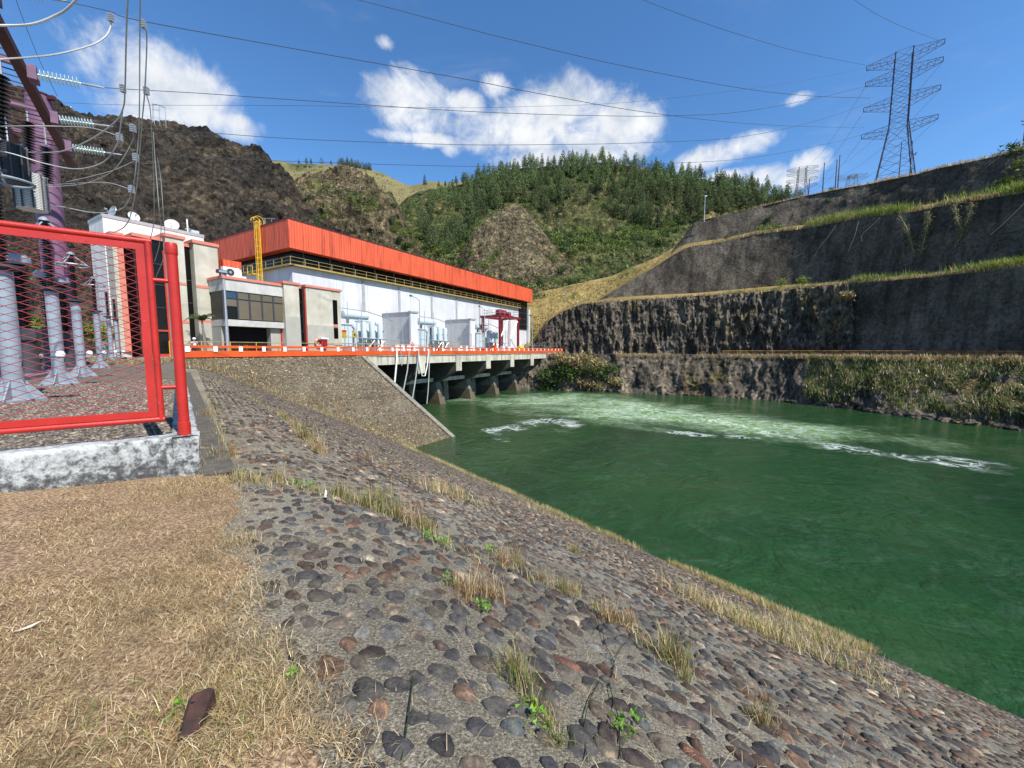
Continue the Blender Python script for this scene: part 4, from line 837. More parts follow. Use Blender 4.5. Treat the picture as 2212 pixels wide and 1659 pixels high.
def dish(px, py, v, R, label, yaw, grid=False):
    c = at_v(px, py, v); r_ = thing('satellite_dish', label, 'satellite dish', (c.x, c.y, zp + .3))
    ax = Vector((math.sin(yaw) * .8, math.cos(yaw) * .8, .22)).normalized()
    mb = MB(); mb.lathe(c, [(0.02, -R * .28), (R * .5, -R * .21), (R * .82, -R * .08), (R, 0.03), (R * .99, .0), (R * .8, -R * .12), (R * .02, -R * .3)][:4] + [(R * .97, .06), (R * .8, -.02), (R * .4, -R * .18), (.02, -R * .24)], 20, ax)
    mb.build('reflector', mWHITE if not grid else mGALV, r_)
    mb = MB(); mb.tube(c - ax * R * .28, (c.x, c.y, zp + .3), R * .10, 6); mb.tube(c - ax * R * .28, c - ax * R * .1 - Vector((0, 0, R * .9)), .04, 5); mb.build('mast', mGALV, r_)
    mb = MB(); mb.tube(c + ax * R * .02 - Vector((0, 0, R * .9)), c + ax * R * .75, .03, 5); mb.lathe(c + ax * R * .7, [(.09, 0), (.09, .16)], 8, ax); mb.build('feed_arm', mGALV, r_)
dish(371, 486, 51.5, .62, 'white satellite dish in the middle of the office roof edge', math.radians(150))
dish(289, 468, 52.5, .48, 'small white satellite dish turned sideways behind the roof cables', math.radians(110))
dish(243, 458, 53.5, .62, 'pale grid satellite dish at the left end of the office roof', math.radians(200), True)
am = at_v(406, 505, 52); mb = MB(); mb.tube((am.x, am.y, zp + .3), (am.x, am.y, at_v(406, 474, 52).z), .07, 6); mb.tube((am.x - .25, am.y, am.z + .5), (am.x + .25, am.y, am.z + .5), .04, 5)
tag(mb.build('roof_antenna', mWHITE), 'short white antenna mast standing right of the middle roof dish', 'antenna')
am = at_v(422, 513, 50.6); mb = MB(); a0_ = am.dot(PU); mb.box(a0_ - .35, a0_ + .35, 50.52, 51.0, zp - .6, zp + .6, PL); tag(mb.build('roof_cabinet', mTRAFO, sm=0), 'small pale grey cabinet on the right end of the white office roof', 'cabinet')

# ---- fire walls between the transformers
def fire_wall(pxb, pxf, ytop, label):
    u = PU_(pxb, VH); vf = PVof(pxf, u); r_ = thing('fire_wall', label, 'wall', PL(u, vf, DECK)); zt_ = PZ(pxf, ytop, vf)
    mb = MB(); mb.box(u, u + .45, vf + .1, VH - .12, DECK, zt_, PL); mb.build('panel', mFIREW, r_, 0)
    mb = MB(); mb.box(u - .75, u + .9, vf - .25, vf + .095, DECK, zt_, PL); mb.build('end_column', mHALL, r_, 0)
    mb = MB(); mb.box(u - .12, u + .57, vf - .1, VH - .13, zt_ + .002, zt_ + .25, PL); mb.box(u - .9, u + 1.1, vf - .4, vf + .12, zt_ + .003, zt_ + .26, PL); mb.build('cap', mPIL, r_, 0)
    return u, vf
fw1 = fire_wall(828, 893, 676, 'grey concrete fire wall right of the nearest transformer')
fw2 = fire_wall(962.6, 1019, 691, 'grey concrete fire wall left of the farthest transformer')

# ---- transformers
def transformer(u, v, label, sc_=1.0):
    r_ = thing('power_transformer', label, 'transformer', PL(u, v, DECK), 'power transformers in front of the hall')
    def L(a, b, c): return PL(u + a * sc_, v + b * sc_, DECK + c * sc_)
    mb = MB(); mb.box(3.0, 7.6, 1.2, 4.2, .5, 3.6, L); mb.box(2.8, 7.8, 1.0, 4.4, .15, .5, L); mb.build('tank', mTRAFO, r_, 0)
    mb = MB(); mb.box(0, 2.4, .6, .7, 1.0, 4.3, L)
    for k in range(12): mb.box(.05 + k * .2, .17 + k * .2, .72, 3.2, .9, 4.4, L)
    rd = mb.build('radiator', mTRAFO, r_, 0)
    mb = MB(); mb.tube(L(-.05, .55, 4.45), L(2.5, .55, 4.45), .12, 8); mb.pipe([L(2.4, .55, 4.3), L(2.9, .7, 3.8), L(3.0, .8, 2.4), L(2.9, .8, .9)], .2, 8); mb.build('header_pipe', mTRAFO, rd)
    mb = MB(); mb.lathe(L(2.2, 2.4, 6.0), [(.25, -.12), (.62, -.03), (.62, 0), (.62, 4.3), (.62, 4.33), (.25, 4.42)], 16, PU); mb.build('conservator', mTRAFO, r_)
    mb = MB()
    for a in (3.0, 5.6): mb.box(a - .12, a + .12, 2.2, 2.5, 3.6, 5.5, L)
    mb.build('conservator_leg', mGREYD, r_, 0)
    for k in range(3):
        a = 4.15 + k * 1.55
        mb = MB(); mb.lathe(L(a, .15, 2.55), [(.52, -.12), (.52, 0), (.44, .02), (.46, 2.15), (.36, 2.35), (.12, 2.45)], 16); cy = mb.build('bushing_housing', mTRAFO, r_)
        mb = MB(); mb.lathe(L(a + .16, -.32, 3.6), [(.09, 0), (.09, .06)], 8, -PV); mb.build('inspection_port', mGREYD, cy)
        mb = MB(); mb.pipe([L(a - .45, .5, 4.9), L(a - .7, .8, 4.9), L(a - .72, .9, 3.0)], .14, 8); mb.build('bushing_pipe', mTRAFO, r_)
    mb = MB(); mb.pipe([L(3.2, .9, 5.0), L(3.9, .8, 5.15), L(6.4, .8, 5.1), L(7.3, 1.0, 4.6)], .13, 7); mb.build('top_pipe', mTRAFO, r_)
    mb = MB(); mb.box(3.5, 7.9, -.45, .75, 2.30, 2.42, L)
    for a in (3.7, 5.7, 7.7):
        for b in (-.35, .65): mb.tube(L(a, b, 0), L(a, b, 2.3), .055, 4)
    for a in (3.7, 5.7): mb.tube(L(a, -.35, .1), L(a + 2, -.35, 2.2), .045, 4); mb.tube(L(a + 2, -.35, .1), L(a, -.35, 2.2), .045, 4)
    mb.build('support_frame', mGALV, r_, 0)
    mb = MB()
    for a in (4.3, 5.8, 7.2): mb.pipe([L(a, .2, 2.3), L(a + .2, .3, 1.5), L(a - .15, .5, .9), L(a, .7, .2)], .12, 6)
    mb.build('cable_tail', mBLACK, r_)
    mb = MB()
    for a, h in ((.9, 7.6), (3.3, 7.6), (8.2, 6.9), (8.6, 5.8), (10.5, 5.4), (11.4, 5.5)): mb.tube(L(a, -.5, 0), L(a, -.5, h), .05, 4)
    mb.tube(L(-.4, -.5, 2.6), L(12.2, -.5, 2.2), .05, 4); mb.tube(L(-.4, -.5, 6.6), L(4, -.5, 6.5), .05, 4); mb.pipe([L(4, -.5, 6.5), L(8.5, -.3, 5.7), L(10.0, .4, 5.5)], .06, 4); mb.build('spray_pipework', mGALV, r_)
    return r_
transformer(PU_(737, 49.5), 49.5, 'pale transformer between the cream end block and the first fire wall', 1.0)
transformer(PU_(906, 49.8), 49.8, 'pale transformer between the two grey fire walls', 1.0)
transformer(PU_(1034, 50.2), 50.2, 'pale transformer farthest along the deck beside the dark red gantry', 1.0)

# ---- dark red gantry hoist
gu = PU_(1080, 46.5); gv = 46.5
gh = thing('gantry_hoist', 'dark red four legged gantry hoist at the far end of the deck', 'hoist', PL(gu, gv, DECK)); zg = PZ(1080, 685, gv); gl = PU_(1119, gv) - gu; gd = 4.6
for (du, dv) in ((0, 0), (gl, 0), (0, gd), (gl, gd)):
    mb = MB(); mb.box(gu + du - .22, gu + du + .22, gv + dv - .22, gv + dv + .22, DECK, zg, PL); mb.build('leg', mCRANE, gh, 0)
mb = MB(); mb.box(gu - .5, gu + gl + .5, gv - .4, gv + .4, zg, zg + .5, PL); mb.box(gu - .5, gu + gl + .5, gv + gd - .4, gv + gd + .4, zg, zg + .5, PL); mb.box(gu - .4, gu + .4, gv + .4, gv + gd - .4, zg + .02, zg + .48, PL); mb.box(gu + gl - .4, gu + gl + .4, gv + .4, gv + gd - .4, zg + .02, zg + .48, PL); mb.build('top_beam', mCRANE, gh, 0)
mb = MB(); mb.lathe(PL(gu + 1.6, gv + 1.6, zg + 1.25), [(.55, 0), (.7, .1), (.7, 3.2), (.55, 3.3)], 12, PU); mb.box(gu + 1.2, gu + gl - 1, gv + .8, gv + 2.6, zg + .5, zg + .8, PL); mb.box(gu + 5.5, gu + gl - 1.6, gv + 1, gv + 2.2, zg + .8, zg + 1.6, PL); mb.build('winch', mCRANE, gh)
mb = MB()
for (p_, q_) in (((0, 0), (gl, 0)), ((gl, 0), (gl, gd)), ((gl, gd), (0, gd)), ((0, gd), (0, 0))):
    for z in (1.1, 1.7): mb.tube(PL(gu + p_[0], gv + p_[1], zg + z), PL(gu + q_[0], gv + q_[1], zg + z), .04, 4)
    for k in range(4): f = k / 4; a_ = p_[0] + (q_[0] - p_[0]) * f; b2 = p_[1] + (q_[1] - p_[1]) * f; mb.tube(PL(gu + a_, gv + b2, zg + .5), PL(gu + a_, gv + b2, zg + 1.7), .04, 4)
mb.build('platform_railing', mGALV, gh)
mb = MB()
for z0_, z1_ in ((DECK + .3, DECK + 3.4), (DECK + 3.4, zg - .2)): mb.tube(PL(gu + .2, gv, z1_ if z0_ < 1 else z0_), PL(gu + gl * .45, gv, z0_ if z0_ < 1 else z1_), .09, 4); mb.tube(PL(gu + gl * .55, gv, z1_ if z0_ < 1 else z0_), PL(gu + gl - .2, gv, z0_ if z0_ < 1 else z1_), .09, 4)
mb.build('brace', mGALV, gh, 0)
mb = MB(); 
for du in (gl * .44, gl * .52): mb.tube(PL(gu + du, gv - .1, DECK), PL(gu + du, gv - .1, zg), .06, 4)
z = DECK + .3
while z < zg: mb.tube(PL(gu + gl * .44, gv - .1, z), PL(gu + gl * .52, gv - .1, z), .04, 4); z += .35
mb.build('ladder', mCRANE, gh)

# ---- lamp posts
def lamp_post(px, py, v, label, arm=1.6, grp='lamp posts on the deck', base=None, side=-1, dr=PU):
    u = PU_(px, v); zt_ = PZ(px, py, v); z0 = DECK if base is None else base
    r_ = thing('lamp_post', label, 'lamp post', PL(u, v, z0), grp)
    mb = MB(); mb.tube(PL(u, v, z0), PL(u, v, zt_), .10, 8, .06); mb.lathe(PL(u, v, z0), [(.18, 0), (.18, .25), (.1, .3)], 8); mb.build('pole', mGALV, r_)
    mb = MB(); mb.pipe([PL(u, v, zt_ - .1), PL(u + side * arm * .5, v, zt_ + .22), PL(u + side * arm, v, zt_ + .38)], .05, 6); am_ = mb.build('arm', mGALV, r_)
    mb = MB(); c = PL(u + side * arm * 1.15, v, zt_ + .42); mb.lathe(c - PU * .3, [(.03, 0), (.13, .1), (.15, .35), (.05, .62)], 8, PU); mb.build('lamp_head', mGREYD, am_)
lamp_post(908, 648, 44.6, 'galvanised lamp post in front of the nearer grey fire wall')
lamp_post(1047.5, 668, 44.6, 'galvanised lamp post in front of the farthest transformer')
lamp_post(1150, 686, 44.4, 'galvanised lamp post beyond the end of the white hall', 1.3)
lamp_post(1218.5, 694, 44.0, 'galvanised lamp post at the far right end of the orange rail', 1.6)
fp = thing('flag_pole', 'tall silver pole rising in front of the projecting office block', 'pole', PL(PU_(493, 43.8), 43.8, DECK))
uu = PU_(493, 43.8); mb = MB(); mb.tube(PL(uu, 43.8, DECK), PL(uu, 43.8, PZ(490, 592, 43.8)), .16, 10, .09); mb.build('pole', mGALV, fp)
mb = MB(); zz_ = PZ(490, 592, 43.8); mb.box(uu - .55, uu + .35, 43.6, 44.0, zz_, zz_ + .32, PL); fl = mb.build('floodlight', mGREYD, fp, 0)
mb = MB(); mb.box(uu - .45, uu + .25, 43.57, 43.598, zz_ + .06, zz_ + .26, PL); mb.build('lens', mGALV, fl, 0)

# ---- small things on the deck
def at_deck(px, v): return PU_(px, v)
def life_ring(px, py, v, R, label):
    c = at_v(px, py, v); r_ = thing('life_ring', label, 'life ring', c); mb = MB(); mb.torus(c, R, R * .26, PV, 24, 8); mb.build('ring', mSALMON, r_)
    for a in range(4):
        q = math.radians(45 + 90 * a); d = PU * math.cos(q) + Vector((0, 0, 1)) * math.sin(q); tg = PU * -math.sin(q) + Vector((0, 0, 1)) * math.cos(q)
        mb = MB(); mb.lathe(c + d * R - tg * .05, [(R * .285, 0), (R * .285, .1)], 8, tg); mb.build('white_band', mWHITE, r_)
life_ring(689, 740, vJ - .25, .42, 'orange life ring hung on the cream end block wall')
life_ring(890, 745, 48.0, .42, 'orange life ring on the end column of the nearer fire wall')
hb = thing('hose_cabinet', 'small red fire hose cabinet with a white hood beside the wall life ring', 'hose cabinet', PL(PU_(700, vJ - .4), vJ - .4, DECK)); a0_ = PU_(695, vJ - .4); a1_ = PU_(707, vJ - .4)
mb = MB(); mb.box(a0_, a1_, vJ - .5, vJ - .05, PZ(700, 748, vJ), PZ(700, 733, vJ), PL); mb.build('box', mRED, hb, 0)
mb = MB(); mb.box(a0_ - .12, a1_ + .12, vJ - .62, vJ - .04, PZ(700, 732.8, vJ), PZ(700, 730, vJ), PL); mb.build('hood', mWHITE, hb, 0)
mb = MB(); mb.box(a0_ + .12, a1_ - .12, vJ - .53, vJ - .502, PZ(700, 747, vJ), PZ(700, 735, vJ), PL); mb.build('door', mCRANE, hb, 0)
for k, (px, w_) in enumerate(((856, .8), (868, .75), (881, .8), (994, .7), (1006, .75), (1016, .7))):
    u = PU_(px, 46.4); mb = MB(); mb.box(u - w_ / 2, u + w_ / 2, 46.1, 46.9, DECK, DECK + 1.45, PL); mb.box(u - w_ / 2 - .05, u + w_ / 2 + .05, 46.05, 46.95, DECK + 1.451, DECK + 1.56, PL)
    tag(mb.build('white_bin', mWHITE, sm=0), ['white box with a flat lid standing before the nearer fire wall', 'white box with a flat lid standing before the farther fire wall'][k > 2], 'box', 'white boxes behind the rail by the ' + ('nearer', 'farther')[k > 2] + ' fire wall')
for px, y0, y1, lab in ((745, 713, 731, 'yellow and red warning sign on the fence before the nearest transformer'), (767, 717, 729, 'ochre warning sign right of the yellow and red sign')):
    u = PU_(px, 45.2); w_ = .32; mb = MB(); r_ = thing('warning_sign', lab, 'sign', PL(u, 45.2, DECK)); mb.box(u - w_, u + w_, 45.18, 45.21, PZ(px, y1, 45.2), PZ(px, y0, 45.2), PL); mb.build('panel', mOCHRE, r_, 0)
    if 'red' in lab[:20]: mb = MB(); mb.box(u - w_, u + w_, 45.16, 45.177, PZ(px, y0 + 4, 45.2), PZ(px, y0, 45.2), PL); mb.build('red_header', mRED, r_, 0)
    else: mb = MB(); mb.lathe(PL(u, 45.17, PZ(px, 723, 45.2)), [(.16, 0), (.16, .008)], 12, PV); mb.build('black_symbol', mGREYD, r_, 0)
    mb = MB(); mb.tube(PL(u, 45.22, DECK), PL(u, 45.22, PZ(px, y1, 45.2)), .035, 5); mb.build('post', mGALV, r_)
# wire fence before the transformers
wf = thing('pipe_fence', 'grey pipe fence in front of the nearest transformer', 'fence', PL(45, 45, DECK)); mb = MB(); ua, ub = PU_(707, 45), PU_(822, 45)
for z in (.7, 1.55): mb.tube(PL(ua, 45, DECK + z), PL(ub, 45, DECK + z), .04, 4)
mb.build('rail', mGALV, wf)
for f in np.linspace(0, 1, 9): mb = MB(); mb.tube(PL(ua + (ub - ua) * f, 45, DECK), PL(ua + (ub - ua) * f, 45, DECK + 1.6), .05, 5); mb.build('post', mGALV, wf)
# horizontal tank at the end, yellow drum and small boxes
c = PL(PU_(1155, 51), 51, DECK + 1.35); tk = thing('fuel_tank', 'pale blue horizontal tank with saddle cradle beyond the end of the hall', 'tank', (c.x, c.y, DECK))
L_ = PU_(1186, 51) - PU_(1155, 51); mb = MB(); mb.lathe(c, [(.5, -.35), (1.05, -.1), (1.15, 0), (1.15, L_), (1.05, L_ + .1), (.5, L_ + .35)], 20, PU); mb.build('vessel', mTRAFO, tk)
for f in (.15, .85): mb = MB(); q = c + PU * L_ * f; uq = q.dot(PU); mb.box(uq - .25, uq + .25, 50.2, 51.8, DECK, DECK + .7, PL); mb.build('cradle', mPIL, tk, 0)
mb = MB(); q = c + PU * L_ * .5; uq = q.dot(PU); mb.box(uq - .4, uq + .4, 49.79, 49.86, DECK + .9, DECK + 1.5, PL); mb.build('plate', mGREYD, tk, 0)
wf2 = thing('barbed_fence', 'low wire fence with angled post tops around the pale blue tank', 'fence', PL(98, 47, DECK)); ua, ub = PU_(1128, 47), PU_(1196, 47)
for f in np.linspace(0, 1, 7):
    u = ua + (ub - ua) * f; mb = MB(); mb.pipe([PL(u, 47, DECK), PL(u, 47, DECK + 2.0), PL(u + .1, 46.7, DECK + 2.4)], .05, 5); mb.build('post', mGALV, wf2)
mb = MB()
for z in (.6, 1.2, 1.9): mb.tube(PL(ua, 47, DECK + z), PL(ub, 47, DECK + z), .025, 4)
mb.build('wire', mGALV, wf2)
u = PU_(1124, 45.5); mb = MB(); mb.lathe(PL(u, 45.5, DECK + 1.0), [(.1, -.9), (.62, -.8), (.66, 0), (.62, .8), (.1, .9)], 14, PU); mb.box(u - .6, u + .6, 45.1, 45.9, DECK, DECK + .5, PL); tag(mb.build('yellow_drum', mYELLOW), 'bright yellow drum lying behind the rail right of the red gantry', 'drum')
for px, h, m_, lab in ((1086, 1.5, mWHITE, 'white cabinet between the legs of the dark red gantry'), (1097, 1.4, mWHITE, 'second white cabinet right of the gantry ladder'), (1068, 1.6, mORANGE, 'orange pump unit left of the dark red gantry'), (1109, 1.1, mSALMON, 'salmon box under the right side of the dark red gantry')):
    u = PU_(px, 45.3); mb = MB(); mb.box(u - .5, u + .5, 45.0, 45.7, DECK + .1, DECK + h, PL); mb.box(u - .56, u + .56, 44.95, 45.75, DECK + h + .002, DECK + h + .08, PL); mb.box(u - .4, u + .4, 45.1, 45.6, DECK, DECK + .1, PL); tag(mb.build('equipment_box', m_, sm=0), lab, 'box')
# hoses hanging from the deck edge
for k, (pts, r_, lab) in enumerate([
        ([(857, 752), (857, 775), (855, 800), (852, 830), (850, 853)], .13, 'thick white hose hanging nearest the paved embankment'),
        ([(865, 755), (867, 775), (868, 790)], .06, 'short thin hose ending in mid air below the orange rail'),
        ([(884, 757), (880, 800), (872, 840), (864, 880)], .09, 'grey hose slanting down left to the water'),
        ([(904, 754), (903, 780), (896, 830), (888, 878)], .10, 'pale hose reaching the water left of the looped hose'),
        ([(903, 753), (907, 790), (912, 812), (918, 812), (923, 790), (926, 754)], .09, 'looped white hose hanging in a deep bight from the rail'),
        ([(928, 755), (927, 800), (925, 840), (922, 872)], .08, 'thin straight hose right of the looped hose')]):
    P_ = [at_v(px, py, 42.6 + .0 * i) for i, (px, py) in enumerate(pts)]; mb = MB(); mb.pipe(P_, r_, 6); tag(mb.build('hanging_hose', mWHITE if k in (0, 4) else mCABLE), lab, 'hose', 'hoses hung over the deck edge')
# person in a white helmet behind the rail
def person(px, v, h=1.72):
    u = PU_(px, v); r_ = thing('person', 'person in white helmet and white shirt standing behind the orange rail', 'person', PL(u, v, DECK))
    def skin(name, V, E, R, m, par):
        me = bpy.data.meshes.new(name); base = PL(u, v, DECK); me.from_pydata([tuple(PL(u + a, v + b, DECK + c) - base) for a, b, c in V], E, []); me.materials.append(m)
        o = bpy.data.objects.new(name, me); link(o, par); md = o.modifiers.new('skin', 'SKIN'); s2 = o.modifiers.new('sub', 'SUBSURF'); s2.levels = 1; s2.render_levels = 1
        for i, r2 in enumerate(R): o.data.skin_vertices[0].data[i].radius = (r2, r2 * .85)
        o.data.skin_vertices[0].data[0].use_root = True; WL[o.name] = base; return o
    V = [(0, 0, .95), (0, 0, 1.25), (0, .02, 1.45), (0, .02, 1.54), (0, -.01, 1.62), (0, -.01, 1.70), (-.2, 0, 1.42), (-.27, -.05, 1.14), (-.2, -.24, 1.02), (.2, 0, 1.42), (.28, -.03, 1.14), (.22, -.2, 1.0),
         (-.1, 0, .9), (-.12, -.02, .5), (-.12, .02, .08), (.1, 0, .9), (.12, -.02, .5), (.12, .02, .08), (-.17, -.31, 1.01), (.19, -.27, .99), (-.12, -.12, .04), (.12, -.12, .04)]
    E = [(0, 1), (1, 2), (2, 3), (3, 4), (4, 5), (2, 6), (6, 7), (7, 8), (8, 18), (2, 9), (9, 10), (10, 11), (11, 19), (0, 12), (12, 13), (13, 14), (14, 20), (0, 15), (15, 16), (16, 17), (17, 21)]
    R = [.14, .14, .12, .055, .095, .075, .06, .048, .035, .06, .048, .035, .085, .062, .045, .085, .062, .045, .03, .03, .035, .035]
    skin('body', V, E, R, paint('skin', (0.28, 0.15, 0.09)), r_)
    skin('shirt', V[:4][:3] + [(-.2, 0, 1.42), (-.25, -.03, 1.2), (.2, 0, 1.42), (.26, -.02, 1.2)], [(0, 1), (1, 2), (2, 3), (3, 4), (2, 5), (5, 6)], [.165, .165, .14, .08, .068, .08, .068], mWHITE, r_)
    skin('trousers', [(0, 0, .98), (-.1, 0, .88), (-.12, -.02, .5), (-.12, .02, .1), (.1, 0, .88), (.12, -.02, .5), (.12, .02, .1)], [(0, 1), (1, 2), (2, 3), (0, 4), (4, 5), (5, 6)], [.165, .11, .085, .075, .11, .085, .075], mGREYD, r_)
    mb = MB(); mb.lathe(PL(u, v - .01, DECK + 1.67), [(.155, 0), (.15, .02), (.128, .03), (.12, .09), (.08, .145), (.02, .165)], 14); mb.build('helmet', mWHITE, r_)
person(421, 44.0)
# ================================================================== SWITCHYARD ON THE LEFT
FA = math.radians(53.0); FD = Vector((math.sin(FA), math.cos(FA), 0)); FN = Vector((-math.cos(FA), math.sin(FA), 0))     # along the front fence, into the yard
K0 = at_z(436, 1026, -1.6); K0 = Vector((K0.x, K0.y, 0))
def FR(a, b, z): return K0 + FD * a + FN * b + Vector((0, 0, z))
SA = math.radians(-40.5); SD = Vector((math.sin(SA), math.cos(SA), 0)); SN = Vector((math.cos(SA), -math.sin(SA), 0))   # along the side of the yard
KT = -1.075
# gravel yard
P0, P1, P2, P3 = K0 + FN * .1, K0 + SD * 36, K0 + SD * 36 - SN * 60, K0 - FD * 40 + FN * .1
mb = MB(); mb.prism([(p.x, p.y, -1.75) for p in (P0, P1, P2, P3)], (0, 0, 1.75 + YARD)); tag(mb.build('gravel_yard', mGRAVEL, sm=0), kind='structure')
# kerb walls, front and side
kb = thing('kerb_wall', 'low kerb wall with flaking white and black paint under the red fence', 'wall', FR(-2, 0, -1.75))
rngk = np.random.default_rng(3)
def kerb(name, A, D, N_, L, w, z0, z1):
    nx = int(L / .05); nz = 14; V = []; prof = [(0, z0)] + [(0.0, z) for z in np.linspace(z0 + .03, z1 - .02, nz)] + [(.02, z1)] + [(w * f, z1) for f in (.25, .5, .75)] + [(w, z1)] + [(w, z0)]
    X = np.linspace(0, L, nx); V = np.array([[tuple(A + D * x + N_ * b + Vector((0, 0, z))) for (b, z) in prof] for x in X]); V = V + 0.012 * np.stack([fbm(V * 5, 80, 4), fbm(V * 5, 81, 4), fbm(V * 5, 82, 4) * .6], -1)
    F = grid_faces(nx, len(prof)); return np_mesh(name, V.reshape(-1, 3), F, mKERB, parent=kb, ang=50)
kerb('front_face', FR(-6, 0, 0), FD, FN, 6.0, .30, -1.72, KT)
kerb('side_face', K0 + SD * .0, SD, -SN, 30, .26, -1.72, KT + .004)
mb = MB(); mb.quad(*[tuple(FR(0, 0, 0) + SD * a + SN * b + Vector((0, 0, z))) for a, b, z in ((-.12, .02, -1.585), (30, .02, -1.56), (30, .42, -1.60), (-.08, .36, -1.600))]); tag(mb.build('concrete_strip', mSTRIP, sm=0), kind='structure')
# ---- red mesh fence panel in front
fence = thing('mesh_fence', 'bright red framed expanded mesh fence panel standing on the whitewashed kerb', 'fence', FR(-1.5, .12, KT))
def onF(px, py):
    r = ray(px, py); A = FR(0, .12, 0); t_ = A.dot(FN) / r.dot(FN); p = r * t_; return (p - A).dot(FD), p.z
aR, zB = onF(349, 905); _, zT = onF(322, 522); aL = aR - 3.6
R_ = .034
def P_(a, z, b=.12): return FR(a, b, z)
mb = MB(); mb.pipe([P_(aL, zT), P_(aR, zT), P_(aR, zB), P_(aL, zB), P_(aL, zT)], R_, 12)
mb = MB()
for p, q in ((P_(aL, zT), P_(aR + R_, zT)), (P_(aR, zT), P_(aR, zB)), (P_(aR + R_, zB), P_(aL, zB)), (P_(aL, zB), P_(aL, zT))): mb.tube(p, q, R_, 14)
mb.build('tube_frame', mRED, fence)
i0 = .035; w = .075
def flat(a0, a1, z0, z1): 
    mb.box(a0, a1, .098, .11, z0, z1, FR)
mb = MB(); flat(aL, aR - i0, zT - i0 - w, zT - i0); flat(aR - i0 - w, aR - i0, zB + i0 + w, zT - i0 - w); flat(aL, aR - i0, zB + i0, zB + i0 + w); mb.build('flat_frame', mRED, fence, 0)
mb = MB(); A0, A1, Z0, Z1 = aL, aR - i0 - w + .01, zB + i0 + w - .01, zT - i0 - w + .01; pit = .205; slope_ = .42
for sgn in (1, -1):
    k0_ = -40; 
    for k in range(-60, 90):
        # line z = Zc + sgn*slope*(a-A0)
        zc = Z0 + k * pit * slope_ - (0 if sgn > 0 else 0)
        aa, bb = A0, A1
        za, zb_ = zc + sgn * slope_ * 0, zc + sgn * slope_ * (A1 - A0)
        pts = []
        lo_a, hi_a = A0, A1
        if sgn > 0:
            lo_a = max(A0, A0 + (Z0 - zc) / slope_); hi_a = min(A1, A0 + (Z1 - zc) / slope_)
        else:
            lo_a = max(A0, A0 + (zc - Z1) / slope_); hi_a = min(A1, A0 + (zc - Z0) / slope_)
        if hi_a - lo_a < .02: continue
        f = lambda a: zc + sgn * slope_ * (a - A0)
        mb.tube(P_(lo_a, f(lo_a), .104 + .003 * sgn), P_(hi_a, f(hi_a), .104 + .003 * sgn), .0033, 4, caps=False)
mb.build('wire_mesh', mREDWIRE, fence, 0)
ap, zp0 = onF(399, 934); 
mb = MB(); mb.tube(P_(ap, KT), P_(ap, onF(370, 527)[1]), .056, 18); post = mb.build('post', mRED, fence)
zt_ = onF(370, 527)[1]
mb = MB(); mb.lathe(P_(ap, zt_ - .13), [(.060, 0), (.063, .01), (.063, .12), (.056, .14)], 18); mb.build('cap', mRED, post)
mb = MB(); mb.lathe(P_(ap, KT), [(.066, 0), (.066, .16), (.058, .165)], 18); mb.build('base_collar', mRED, post)
for z in (onF(360, 607)[1], onF(372, 836)[1]): mb = MB(); mb.tube(P_(aR + .02, z), P_(ap - .03, z), .026, 12); mb.build('hinge_bar', mRED, fence)
# next panel seen edge on behind the post
sf = thing('side_fence', 'dark fence panel seen edge on just behind the red post', 'fence', FR(0, .3, KT)); A_ = P_(ap, 0) + SD * .35 - SN * .03
def SR(a, b, z): return A_ + SD * a + SN * b + Vector((0, 0, z))
mb = MB(); mb.box(0, 22, -.02, .02, KT + .12, KT + .20, SR); mb.box(0, 22, -.02, .02, KT + .92, KT + 1.0, SR); mb.box(0, .05, -.021, .021, KT, KT + .99, SR); mb.build('frame', mGREYD, sf, 0)
mb = MB(); mb.box(0.05, 22, -.004, .004, KT + .2, KT + .92, SR); mb.build('sheet', mBLACK, sf, 0)

